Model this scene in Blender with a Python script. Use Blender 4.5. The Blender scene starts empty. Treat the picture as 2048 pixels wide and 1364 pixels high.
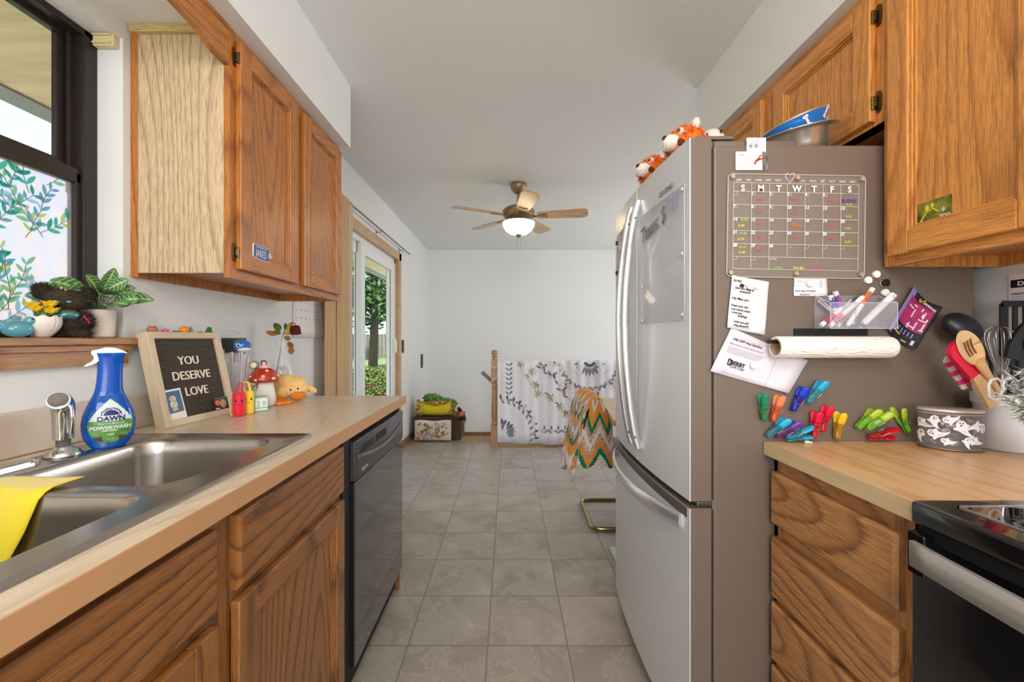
import bpy, bmesh, math, random
from mathutils import Vector, Matrix, noise

# ---------------------------------------------------------------- camera, world, lights, exposure
S = bpy.context.scene
COL = S.collection
H = 1.185                      # eye height
FPX = 822.0                    # focal length in pixels of a 2048 px wide frame
VX, VY = 1018.0, 677.0         # vanishing point of the room's long axis
cd = bpy.data.cameras.new('camera'); cam = bpy.data.objects.new('camera', cd); COL.objects.link(cam)
cd.sensor_width = 36; cd.lens = 36 * FPX / 2048
cam.location = (0, 0, H); cam.rotation_euler = (math.pi / 2, 0, 0)
cd.shift_x = (1024 - VX) / 2048; cd.shift_y = (VY - 682) / 2048
cd.clip_start = .02; cd.clip_end = 300
S.camera = cam
w = bpy.data.worlds.new('world'); S.world = w; w.use_nodes = True
nt = w.node_tree; bg = nt.nodes['Background']
tc = nt.nodes.new('ShaderNodeTexCoord'); sp = nt.nodes.new('ShaderNodeSeparateXYZ'); cr = nt.nodes.new('ShaderNodeValToRGB')
nt.links.new(tc.outputs['Generated'], sp.inputs[0]); nt.links.new(sp.outputs['Z'], cr.inputs[0]); nt.links.new(cr.outputs[0], bg.inputs[0])
cr.color_ramp.elements[0].position = 0.0; cr.color_ramp.elements[0].color = (.86, .90, .93, 1)
cr.color_ramp.elements[1].position = .6; cr.color_ramp.elements[1].color = (.50, .68, .95, 1)
bg.inputs[1].default_value = 1.5
def light(name, kind, loc, energy, color=(1, 1, 1), size=.1, size_y=None, target=None, r=None):
    d = bpy.data.lights.new(name, kind); o = bpy.data.objects.new(name, d); COL.objects.link(o)
    o.location = loc; d.energy = energy; d.color = color
    if kind == 'AREA':
        d.size = size
        if size_y: d.shape = 'RECTANGLE'; d.size_y = size_y
    elif kind != 'SUN': d.shadow_soft_size = size
    else: d.angle = math.radians(1)
    if target: o.rotation_euler = (Vector(target) - Vector(loc)).to_track_quat('-Z', 'Y').to_euler()
    return o
light('sun', 'SUN', (-3, -4, 9), 5.0, (1, .95, .86), target=(0, 0, 0))
# the lit kitchen and living area behind the camera: ceiling fixture, then an added fill light
light('kitchen_ceiling_light', 'POINT', (.1, -.45, 2.12), 30, (1, .90, .78), .14)
light('rear_fill_light', 'AREA', (.1, -2.6, 1.55), 64, (.97, .98, 1), 2.0, 1.5, target=(.1, 2, 1.3))  # unseen area light added behind the camera to brighten the foreground
light('dining_fill_light', 'AREA', (2.9, 4.0, 1.5), 36, (.97, .98, 1), 1.6, 1.5, target=(-1, 4.0, 1.3))  # unseen area light added to brighten the dining end
S.view_settings.view_transform = 'Standard'; S.view_settings.look = 'None'
S.view_settings.exposure = 0.08; S.view_settings.gamma = 1; S.view_settings.use_curve_mapping = False
S.cycles.max_bounces = 8; S.cycles.transparent_max_bounces = 16; S.cycles.sample_clamp_indirect = 6

# ---------------------------------------------------------------- helpers
RND = random.Random(7)
def P(px, py, Y): return Vector(((px - VX) * Y / FPX, Y, H + (VY - py) * Y / FPX))
def lin(c):
    return tuple((v / 255 / 12.92) if v / 255 <= .04045 else ((v / 255 + .055) / 1.055) ** 2.4 for v in c[:3]) + (1,)
MATS = {}
def mat(name, col=(200, 200, 200), rough=.5, metal=0, bump=None, coat=0, trans=0, alpha=1, emit=0, ior=1.45, var=None, sheen=0, spec=.5):
    if name in MATS: return MATS[name]
    m = bpy.data.materials.new(name); m.use_nodes = True; MATS[name] = m
    t = m.node_tree; b = t.nodes['Principled BSDF']
    b.inputs['Base Color'].default_value = lin(col); b.inputs['Roughness'].default_value = rough
    b.inputs['Metallic'].default_value = metal; b.inputs['Coat Weight'].default_value = coat
    b.inputs['Transmission Weight'].default_value = trans; b.inputs['Alpha'].default_value = alpha
    b.inputs['IOR'].default_value = ior; b.inputs['Specular IOR Level'].default_value = spec
    if sheen: b.inputs['Sheen Weight'].default_value = sheen
    if emit: b.inputs['Emission Color'].default_value = lin(col); b.inputs['Emission Strength'].default_value = emit
    if bump or var: co = t.nodes.new('ShaderNodeTexCoord')
    if bump:
        n = t.nodes.new('ShaderNodeTexNoise'); n.inputs['Scale'].default_value = bump[0]; n.inputs['Detail'].default_value = 3
        bp = t.nodes.new('ShaderNodeBump'); bp.inputs['Strength'].default_value = bump[1]; bp.inputs['Distance'].default_value = .002
        src = co.outputs['Object']
        if len(bump) > 2:
            mp = t.nodes.new('ShaderNodeMapping'); mp.inputs['Scale'].default_value = bump[2]; t.links.new(src, mp.inputs[0]); src = mp.outputs[0]
        t.links.new(src, n.inputs['Vector']); t.links.new(n.outputs[0], bp.inputs['Height']); t.links.new(bp.outputs[0], b.inputs['Normal'])
    if var:                     # (scale, second colour[, stretch])
        n = t.nodes.new('ShaderNodeTexNoise'); n.inputs['Scale'].default_value = var[0]; n.inputs['Detail'].default_value = 4
        mp = t.nodes.new('ShaderNodeMapping'); mp.inputs['Scale'].default_value = var[2] if len(var) > 2 else (1, 1, 1)
        r = t.nodes.new('ShaderNodeValToRGB'); r.color_ramp.elements[0].position = .38; r.color_ramp.elements[1].position = .64
        r.color_ramp.elements[0].color = lin(col); r.color_ramp.elements[1].color = lin(var[1])
        t.links.new(co.outputs['Object'], mp.inputs[0]); t.links.new(mp.outputs[0], n.inputs['Vector'])
        t.links.new(n.outputs[0], r.inputs[0]); t.links.new(r.outputs[0], b.inputs['Base Color'])
    return m
def wood(name, light_c, dark_c, axis, rings=34, rough=.38, scale=2.7, pores=.45, coat=.25, stretch=.13, seed=0):
    """flat-sawn oak: contour lines of a stretched noise make the arches, a finer one the pores"""
    if name in MATS: return MATS[name]
    m = bpy.data.materials.new(name); m.use_nodes = True; MATS[name] = m
    t = m.node_tree; b = t.nodes['Principled BSDF']; L = t.links; N = t.nodes.new
    co = N('ShaderNodeTexCoord'); mp = N('ShaderNodeMapping'); L.new(co.outputs['Object'], mp.inputs[0])
    sc = [1, 1, 1]; sc['xyz'.index(axis)] = stretch; mp.inputs['Scale'].default_value = sc; mp.inputs['Location'].default_value = (seed, seed * .7, seed * .3)
    n = N('ShaderNodeTexNoise'); n.inputs['Scale'].default_value = scale; n.inputs['Detail'].default_value = 1.5; n.inputs['Roughness'].default_value = .35
    L.new(mp.outputs[0], n.inputs['Vector'])
    mu = N('ShaderNodeMath'); mu.operation = 'MULTIPLY'; mu.inputs[1].default_value = rings; L.new(n.outputs[0], mu.inputs[0]); ad = N('ShaderNodeMath'); ad.operation = 'MULTIPLY_ADD'; ad.inputs[1].default_value = .5
    fr = N('ShaderNodeMath'); fr.operation = 'FRACT'; L.new(mu.outputs[0], ad.inputs[2]); L.new(ad.outputs[0], fr.inputs[0])
    rp = N('ShaderNodeValToRGB'); e = rp.color_ramp.elements
    e[0].position = 0; e[0].color = (1, 1, 1, 1); e[1].position = 1; e[1].color = (0, 0, 0, 1)
    e[1].color = (.95, .95, .95, 1); x = e.new(.58); x.color = (.9, .9, .9, 1); x = e.new(.74); x.color = (.55, .55, .55, 1); x = e.new(.84); x.color = (.15, .15, .15, 1); x = e.new(.92); x.color = (.7, .7, .7, 1)
    L.new(fr.outputs[0], rp.inputs[0])
    mp2 = N('ShaderNodeMapping'); L.new(co.outputs['Object'], mp2.inputs[0])
    sc = [1, 1, 1]; sc['xyz'.index(axis)] = .035; mp2.inputs['Scale'].default_value = sc
    n2 = N('ShaderNodeTexNoise'); n2.inputs['Scale'].default_value = 620; n2.inputs['Detail'].default_value = 3; n2.inputs['Roughness'].default_value = .6; L.new(mp2.outputs[0], n2.inputs['Vector']); L.new(n2.outputs[0], ad.inputs[0])
    rp2 = N('ShaderNodeValToRGB'); rp2.color_ramp.elements[0].position = .36; rp2.color_ramp.elements[1].position = .56
    rp2.color_ramp.elements[0].color = (1 - pores,) * 3 + (1,); rp2.color_ramp.elements[1].color = (1, 1, 1, 1); L.new(n2.outputs[0], rp2.inputs[0])
    mx = N('ShaderNodeMix'); mx.data_type = 'RGBA'; mx.inputs[6].default_value = lin(dark_c); mx.inputs[7].default_value = lin(light_c); L.new(rp.outputs[0], mx.inputs[0])
    mm = N('ShaderNodeMix'); mm.data_type = 'RGBA'; mm.blend_type = 'MULTIPLY'; mm.inputs[0].default_value = 1
    L.new(mx.outputs[2], mm.inputs[6]); L.new(rp2.outputs[0], mm.inputs[7]); L.new(mm.outputs[2], b.inputs['Base Color'])
    bp = N('ShaderNodeBump'); bp.inputs['Strength'].default_value = .18; bp.inputs['Distance'].default_value = .001
    L.new(n2.outputs[0], bp.inputs['Height']); L.new(bp.outputs[0], b.inputs['Normal'])
    b.inputs['Roughness'].default_value = rough; b.inputs['Coat Weight'].default_value = coat; b.inputs['Coat Roughness'].default_value = .25
    return m

def frame(o, x, y):            # matrix with local x, y axes along the given directions
    x = Vector(x).normalized(); y = Vector(y); z = x.cross(y).normalized(); y = z.cross(x)
    return Matrix(((x.x, y.x, z.x, o[0]), (x.y, y.y, z.y, o[1]), (x.z, y.z, z.z, o[2]), (0, 0, 0, 1)))
def rotz(a, o=(0, 0, 0)): return Matrix.Translation(o) @ Matrix.Rotation(a, 4, 'Z')
FONT = None
class B:
    def __init__(s): s.v = []; s.f = []; s.m = []; s.s = []
    def add(s, vs, fs, mi=0, sm=False, T=None):
        k = len(s.v); s.v += [(T @ Vector(v)) if T else Vector(v) for v in vs]
        for f in fs: s.f.append([i + k for i in f]); s.m.append(mi); s.s.append(sm)
        return s
    def box(s, a, b, mi=0, bev=0, T=None):
        x0, x1 = sorted((a[0], b[0])); y0, y1 = sorted((a[1], b[1])); z0, z1 = sorted((a[2], b[2]))
        if bev <= 0:
            return s.add([(x0, y0, z0), (x1, y0, z0), (x1, y1, z0), (x0, y1, z0), (x0, y0, z1), (x1, y0, z1), (x1, y1, z1), (x0, y1, z1)],
                         [(0, 3, 2, 1), (4, 5, 6, 7), (0, 1, 5, 4), (1, 2, 6, 5), (2, 3, 7, 6), (3, 0, 4, 7)], mi, False, T)
        m = bmesh.new(); bmesh.ops.create_cube(m, size=1)
        for v in m.verts: v.co = Vector(((x0 + x1) / 2 + v.co.x * (x1 - x0), (y0 + y1) / 2 + v.co.y * (y1 - y0), (z0 + z1) / 2 + v.co.z * (z1 - z0)))
        bmesh.ops.bevel(m, geom=m.edges[:], offset=min(bev, (x1 - x0) * .49, (y1 - y0) * .49, (z1 - z0) * .49), segments=2 if bev < .006 else 4, affect='EDGES', profile=.5)
        return s.bm(m, mi, bev >= .006, T)
    def bm(s, m, mi=0, sm=False, T=None):
        m.verts.index_update(); s.add([v.co.copy() for v in m.verts], [[v.index for v in f.verts] for f in m.faces], mi, sm, T); m.free(); return s
    def cyl(s, p, q, r, r2=None, n=16, mi=0, caps=True, sm=True):
        r2 = r if r2 is None else r2; p = Vector(p); q = Vector(q); d = (q - p).normalized()
        a = d.orthogonal().normalized(); b = d.cross(a); vs = []
        for c, rr in ((p, r), (q, r2)): vs += [c + (a * math.cos(t) + b * math.sin(t)) * rr for t in (2 * math.pi * i / n for i in range(n))]
        s.add(vs, [(i, (i + 1) % n, n + (i + 1) % n, n + i) for i in range(n)], mi, sm)
        if caps: s.add(vs, [list(range(n - 1, -1, -1)), list(range(n, 2 * n))], mi)
        return s
    def tube(s, pts, r, n=8, mi=0, closed=False, flat=1, up=None, caps=True):
        pts = [Vector(p) for p in pts]; k = len(pts); rs = r if isinstance(r, (list, tuple)) else [r] * k; vs = []; pa = None
        for i, p in enumerate(pts):
            a = pts[i - 1] if (i or closed) else p; b = pts[(i + 1) % k] if (i < k - 1 or closed) else p
            d = (b - a).normalized()
            if up is not None: x = Vector(up).cross(d).normalized()
            elif pa is None: x = d.orthogonal().normalized()
            else: x = (pa - d * pa.dot(d)).normalized()
            pa = x; y = d.cross(x)
            vs += [p + x * rs[i] * math.cos(t) + y * rs[i] * flat * math.sin(t) for t in (2 * math.pi * j / n for j in range(n))]
        fs = [(i * n + j, i * n + (j + 1) % n, ((i + 1) % k) * n + (j + 1) % n, ((i + 1) % k) * n + j) for i in range(k if closed else k - 1) for j in range(n)]
        s.add(vs, fs, mi, True)
        if caps and not closed: s.add(vs, [list(range(n - 1, -1, -1)), list(range((k - 1) * n, k * n))], mi, True)
        return s
    def lathe(s, prof, n=32, mi=0, T=None, sm=True, sx=1, sy=1, arc=1):
        vs = [(r * sx * math.cos(2 * math.pi * arc * j / n), r * sy * math.sin(2 * math.pi * arc * j / n), z) for r, z in prof for j in range(n)]
        k = len(prof); J = n if arc == 1 else n - 1
        fs = [(i * n + j, i * n + (j + 1) % n, (i + 1) * n + (j + 1) % n, (i + 1) * n + j) for i in range(k - 1) for j in range(J)]
        return s.add(vs, fs, mi, sm, T)
    def prism(s, poly, z0, z1, T=None, mi=0, side_mi=None):
        n = len(poly); vs = [(x, y, z0) for x, y in poly] + [(x, y, z1) for x, y in poly]
        ar = sum(poly[i][0] * poly[(i + 1) % n][1] - poly[(i + 1) % n][0] * poly[i][1] for i in range(n))
        o = list(range(n)) if ar > 0 else list(range(n - 1, -1, -1))
        s.add(vs, [[i for i in reversed(o)], [i + n for i in o]], mi, False, T)
        s.add(vs, [(o[i], o[(i + 1) % n], o[(i + 1) % n] + n, o[i] + n) for i in range(n)], mi if side_mi is None else side_mi, False, T); return s
    def ball(s, c, r, mi=0, seg=20, rings=12, T=None, wob=0, wf=8):
        r = (r, r, r) if not isinstance(r, (tuple, list)) else r; vs = []; fs = []
        for i in range(rings + 1):
            for j in range(seg):
                a = math.pi * i / rings; b = 2 * math.pi * j / seg
                d = Vector((math.sin(a) * math.cos(b), math.sin(a) * math.sin(b), math.cos(a)))
                k = 1 + (wob * noise.noise(d * wf * .3 + Vector(c) * 9) if wob else 0)
                vs.append(Vector((c[0] + d.x * r[0] * k, c[1] + d.y * r[1] * k, c[2] + d.z * r[2] * k)))
        for i in range(rings):
            for j in range(seg): fs.append((i * seg + j, (i + 1) * seg + j, (i + 1) * seg + (j + 1) % seg, i * seg + (j + 1) % seg))
        return s.add(vs, fs, mi, True, T)
    def fur(s, c, r, n, ln, mi=0, T=None, wd=.0016, rnd=RND, lean=(0, 0, -.25)):
        r = (r, r, r) if not isinstance(r, (tuple, list)) else r; c = Vector(c)
        for _ in range(n):
            d = Vector((rnd.gauss(0, 1), rnd.gauss(0, 1), rnd.gauss(0, 1))).normalized()
            p = c + Vector((d.x * r[0], d.y * r[1], d.z * r[2])) * .98
            q = p + (d + Vector(lean) + Vector((rnd.gauss(0, .35), rnd.gauss(0, .35), rnd.gauss(0, .35)))) * ln * rnd.uniform(.5, 1.1)
            a = d.orthogonal().normalized(); a = (Matrix.Rotation(rnd.uniform(0, 6.28), 3, d) @ a) * wd
            s.add([p - a, p + a, q], [(0, 1, 2)], mi, True, T)
        return s
    def grid(s, f, nu, nv, mi=0, sm=True, thick=0, T=None, mf=None, close_u=False):
        vs = [Vector(f(i / nu, j / nv)) for i in range(nu + 1) for j in range(nv + 1)]
        q = [(i, j) for i in range(nu) for j in range(nv)]
        for i, j in q:
            a = i * (nv + 1) + j; pts = [vs[a], vs[a + nv + 1], vs[a + nv + 2], vs[a + 1]]
        k = len(s.v); s.v += [(T @ v) if T else v for v in vs]; W = nv + 1
        for i, j in q:
            a = k + i * W + j; s.f.append([a, a + W, a + W + 1, a + 1]); s.m.append(mf(i, j) if mf else mi); s.s.append(sm)
        if thick:
            nr = []
            for i in range(nu + 1):
                for j in range(nv + 1):
                    du = vs[min(i + 1, nu) * W + j] - vs[max(i - 1, 0) * W + j]; dv = vs[i * W + min(j + 1, nv)] - vs[i * W + max(j - 1, 0)]
                    c = du.cross(dv); nr.append(c.normalized() if c.length > 1e-12 else Vector((0, 0, 1)))
            k2 = len(s.v); s.v += [(T @ (v - n * thick)) if T else v - n * thick for v, n in zip(vs, nr)]
            for i, j in q:
                a = k2 + i * W + j; s.f.append([a + 1, a + W + 1, a + W, a]); s.m.append(mf(i, j) if mf else mi); s.s.append(sm)
            def e(i0, j0, i1, j1, m2):
                a = i0 * W + j0; b = i1 * W + j1; s.f.append([k + b, k + a, k2 + a, k2 + b]); s.m.append(m2); s.s.append(False)
            for j in range(nv): e(0, j + 1, 0, j, mf(0, j) if mf else mi); e(nu, j, nu, j + 1, mf(nu - 1, j) if mf else mi)
            for i in range(nu): e(i, 0, i + 1, 0, mf(i, 0) if mf else mi); e(i + 1, nv, i, nv, mf(i, nv - 1) if mf else mi)
        return s
    def text(s, t, size, T, mi=0, ext=.0003, align='LEFT', sx=1, bold=0, shear=0, sp=1):
        c = bpy.data.curves.new('t', 'FONT'); c.body = t; c.size = size; c.extrude = ext; c.align_x = align; c.resolution_u = 3
        c.offset = bold; c.shear = shear; c.space_character = sp
        o = bpy.data.objects.new('t', c); COL.objects.link(o); bpy.context.view_layer.update()
        me = bpy.data.meshes.new_from_object(o.evaluated_get(bpy.context.evaluated_depsgraph_get()))
        T2 = T @ Matrix.Diagonal((sx, 1, 1, 1))
        s.add([v.co.copy() for v in me.vertices], [list(p.vertices) for p in me.polygons], mi, False, T2)
        bpy.data.objects.remove(o); bpy.data.curves.remove(c); bpy.data.meshes.remove(me); return s
    def obj(s, name, mats, parent=None, loc=None, kind=None, label=None, cat=None, group=None, local=False, weld=False):
        """loc: origin of a top-level mesh. Children get the root's origin. local=True: vertices already local."""
        me = bpy.data.meshes.new(name); o = bpy.data.objects.new(name, me); COL.objects.link(o)
        org = Vector((0, 0, 0))
        if parent is not None:
            o.parent = parent
            if not local: org = ORG.get(parent.name, Vector((0, 0, 0)))
            ORG[o.name] = org
        elif loc is not None: org = Vector(loc); o.location = org
        elif cat and not local:
            xs = [v.x for v in s.v]; ys = [v.y for v in s.v]; zs = [v.z for v in s.v]
            org = Vector(((min(xs) + max(xs)) / 2, (min(ys) + max(ys)) / 2, min(zs))); o.location = org
        if parent is None: ORG[o.name] = org
        me.from_pydata([v - org for v in s.v], [], s.f)
        for m in (mats if isinstance(mats, (list, tuple)) else [mats]): me.materials.append(m)
        me.polygons.foreach_set('material_index', s.m); me.polygons.foreach_set('use_smooth', s.s); me.update()
        tag(o, label, cat, group, kind); return o
ORG = {}
def tag(o, label=None, cat=None, group=None, kind=None):
    if label: o['label'] = label
    if cat: o['category'] = cat
    if group: o['group'] = group
    if kind: o['kind'] = kind
def thing(name, label, cat, loc=(0, 0, 0), group=None, rot=None):
    o = bpy.data.objects.new(name, None); COL.objects.link(o); o.location = loc; o.empty_display_size = .05
    if rot is not None: o.rotation_euler = rot
    tag(o, label, cat, group); ORG[o.name] = Vector(loc); return o
def copy_tree(o, parent=None):
    c = o.copy(); COL.objects.link(c); c.parent = parent
    for ch in [x for x in bpy.data.objects if x.parent == o]: copy_tree(ch, c)
    return c
def arc(c, r, a0, a1, n, plane='xy', k=0):
    out = []
    for i in range(n + 1):
        a = a0 + (a1 - a0) * i / n; u, v = r * math.cos(a), r * math.sin(a)
        out.append({'xy': (c[0] + u, c[1] + v, k), 'xz': (c[0] + u, k, c[1] + v), 'yz': (k, c[0] + u, c[1] + v)}[plane])
    return out
def rrect(x0, y0, x1, y1, r, n=5):
    o = []
    for cx, cy, a in ((x1 - r, y1 - r, 0), (x0 + r, y1 - r, 1), (x0 + r, y0 + r, 2), (x1 - r, y0 + r, 3)):
        for i in range(n + 1):
            t = (a + i / n) * math.pi / 2; o.append((cx + r * math.cos(t), cy + r * math.sin(t)))
    return o
# ---------------------------------------------------------------- shared materials
wallm = mat('wall_paint', (228, 228, 226), .55, bump=(160, .12))
ceilm = mat('ceiling_paint', (228, 228, 226), .8, bump=(120, .5))
white = mat('white_plastic', (238, 238, 236), .35)
blackp = mat('black_plastic', (22, 22, 24), .35)
oakV = wood('oak_vertical', (194, 122, 54), (138, 78, 30), 'z')
oakH = wood('oak_horizontal', (194, 122, 54), (138, 78, 30), 'y', seed=3)
oakRV = wood('oak_right_vertical', (226, 154, 76), (180, 112, 48), 'z', seed=5)
oakRH = wood('oak_right_horizontal', (226, 154, 76), (176, 108, 46), 'y', seed=8)
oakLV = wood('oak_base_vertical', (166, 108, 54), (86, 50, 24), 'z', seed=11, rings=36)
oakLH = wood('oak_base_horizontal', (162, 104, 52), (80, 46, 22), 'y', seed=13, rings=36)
oakDV = wood('oak_drawer_stack_vertical', (198, 142, 88), (124, 80, 46), 'z', seed=15, pores=.5)
oakDH = wood('oak_drawer_stack_horizontal', (198, 142, 88), (124, 80, 46), 'y', seed=17, pores=.5)
oakGlare = wood('oak_side_glare', (222, 192, 154), (168, 138, 106), 'z', seed=21, rings=34, rough=.45, coat=.1)  # side panel oak paled: the window glare is put into its colour
pine = wood('pale_pine', (216, 190, 128), (190, 158, 92), 'x', seed=23, rings=9)
rail_oak = wood('rail_oak', (188, 146, 98), (158, 114, 68), 'z', seed=25)
casing = wood('door_casing_oak', (214, 176, 132), (196, 154, 106), 'y', seed=27, rings=5)
brass = mat('antique_brass', (112, 92, 58), .35, 1)
chrome = mat('chrome', (215, 215, 218), .12, 1)
dark = mat('dark_gap', (18, 14, 12), .8)

# ---------------------------------------------------------------- floor
fm = bpy.data.materials.new('slate_look_tile'); fm.use_nodes = True
def floor_nodes():
    t = fm.node_tree; b = t.nodes['Principled BSDF']; L = t.links; N = t.nodes.new
    co = N('ShaderNodeTexCoord'); se = N('ShaderNodeSeparateXYZ'); L.new(co.outputs['Object'], se.inputs[0])
    def M(op, a, c=None):
        n = N('ShaderNodeMath'); n.operation = op
        for i, v in enumerate((a, c)):
            if v is None: continue
            if isinstance(v, (int, float)): n.inputs[i].default_value = v
            else: L.new(v, n.inputs[i])
        return n.outputs[0]
    T = .3078
    ux = M('DIVIDE', M('ADD', se.outputs[0], .3898), T); uy = M('DIVIDE', M('SUBTRACT', se.outputs[1], 1.585), T)
    fx = M('ABSOLUTE', M('SUBTRACT', M('FRACT', ux), .5)); fy = M('ABSOLUTE', M('SUBTRACT', M('FRACT', uy), .5))
    ed = M('MAXIMUM', fx, fy); gr = M('GREATER_THAN', ed, .4905)
    cell = N('ShaderNodeCombineXYZ'); L.new(M('FLOOR', ux), cell.inputs[0]); L.new(M('FLOOR', uy), cell.inputs[1])
    wn = N('ShaderNodeTexWhiteNoise'); wn.noise_dimensions = '3D'; L.new(cell.outputs[0], wn.inputs['Vector'])
    of = N('ShaderNodeVectorMath'); of.operation = 'MULTIPLY_ADD'; L.new(wn.outputs['Color'], of.inputs[0]); of.inputs[1].default_value = (9, 9, 9); L.new(co.outputs['Object'], of.inputs[2])
    n1 = N('ShaderNodeTexNoise'); n1.inputs['Scale'].default_value = 5; n1.inputs['Detail'].default_value = 8; n1.inputs['Roughness'].default_value = .6; n1.inputs['Distortion'].default_value = .5; L.new(of.outputs[0], n1.inputs['Vector'])
    r = N('ShaderNodeValToRGB'); e = r.color_ramp.elements; e[0].position = .28; e[0].color = lin((148, 137, 124)); e[1].position = .72; e[1].color = lin((186, 178, 166)); x = e.new(.5); x.color = lin((166, 156, 143))
    L.new(n1.outputs[0], r.inputs[0])
    vz = M('LESS_THAN', M('ABSOLUTE', M('SUBTRACT', n1.outputs[0], .47)), .008)
    m0 = N('ShaderNodeMix'); m0.data_type = 'RGBA'; L.new(M('MULTIPLY', vz, .3), m0.inputs[0]); L.new(r.outputs[0], m0.inputs[6]); m0.inputs[7].default_value = lin((205, 200, 192))
    m1 = N('ShaderNodeMix'); m1.data_type = 'RGBA'; L.new(gr, m1.inputs[0]); L.new(m0.outputs[2], m1.inputs[6]); m1.inputs[7].default_value = lin((132, 121, 109))
    L.new(m1.outputs[2], b.inputs['Base Color'])
    n2 = N('ShaderNodeTexNoise'); n2.inputs['Scale'].default_value = 45; n2.inputs['Detail'].default_value = 5; L.new(of.outputs[0], n2.inputs['Vector'])
    hh = M('SUBTRACT', M('ADD', M('MULTIPLY', n1.outputs[0], 1.2), M('MULTIPLY', n2.outputs[0], .5)), M('MULTIPLY', gr, .9))
    bp = N('ShaderNodeBump'); bp.inputs['Strength'].default_value = .5; bp.inputs['Distance'].default_value = .003; L.new(hh, bp.inputs['Height']); L.new(bp.outputs[0], b.inputs['Normal'])
    b.inputs['Roughness'].default_value = .33
floor_nodes()
st = dict(kind='structure')
B().box((-1.27, -1.8, -.1), (3.0, 4.68, 0)).box((-1.27, 4.68, -.1), (-.58, 5.14, 0)).obj('floor', fm, **st)
carpet = mat('tan_carpet', (176, 148, 112), .95, bump=(300, .6))
x = B().box((-.58, 4.68, -.3), (.0, 5.83, -.19)).box((-1.15, 5.14, -.3), (-.58, 5.83, -.19))
for i in range(5): x.box((.0 + i * .27, 4.72, -.6), (.27 + i * .27, 5.83, -.38 - i * .19))
x.obj('trim_4', carpet, **st)                       # stair landing and treads below the rail
B().box((-1.27, -1.8, 2.44), (3.1, 5.95, 2.54)).obj('ceiling', ceilm, **st)
# ---------------------------------------------------------------- walls
WX = -1.15
x = B()
for y0, y1, z0, z1 in ((-1.8, .25, 0, 2.44), (.25, 1.2245, 0, 1.167), (.25, 1.2245, 2.079, 2.44), (1.2245, 2.60, 0, 2.44), (2.60, 4.275, 2.03, 2.44), (4.275, 5.95, -.6, 2.44)):
    x.box((-1.27, y0, z0), (WX, y1, z1))
x.obj('wall_left', wallm, **st)
B().box((-1.15, 5.83, -1.2), (3.1, 5.95, 2.44)).obj('wall_back', wallm, **st)
B().box((1.28, -1.8, 0), (1.40, 2.07, 2.44)).box((1.40, 1.95, 0), (3.0, 2.07, 2.44)).obj('wall_right', wallm, **st)
x = B()
for y0, y1, z0, z1 in ((2.07, 3.2, -.6, 2.44), (4.8, 5.83, -.6, 2.44), (3.2, 4.8, -.6, .8), (3.2, 4.8, 2.2, 2.44)): x.box((3.0, y0, z0), (3.1, y1, z1))
x.obj('wall_dining', wallm, **st)  # opening in this unseen wall is added for daylight
B().box((-1.15, -1.8, 2.135), (-.79, 2.05, 2.44)).obj('wall_soffit_left', wallm, **st)
B().box((.945, -1.8, 2.135), (1.28, 2.068, 2.44)).obj('wall_soffit_right', wallm, **st)
bbm = wood('baseboard_oak', (150, 112, 76), (124, 86, 54), 'y', seed=31, rings=6)
B().box((WX, 4.345, 0), (WX + .012, 5.14, .085)).obj('baseboard_left', bbm, **st)
B().box((-1.138, 5.818, -.19), (0, 5.83, -.14)).box((-1.138, 5.812, -.19), (-.0, 5.83, -.15)).obj('baseboard_back', bbm, **st)

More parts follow.
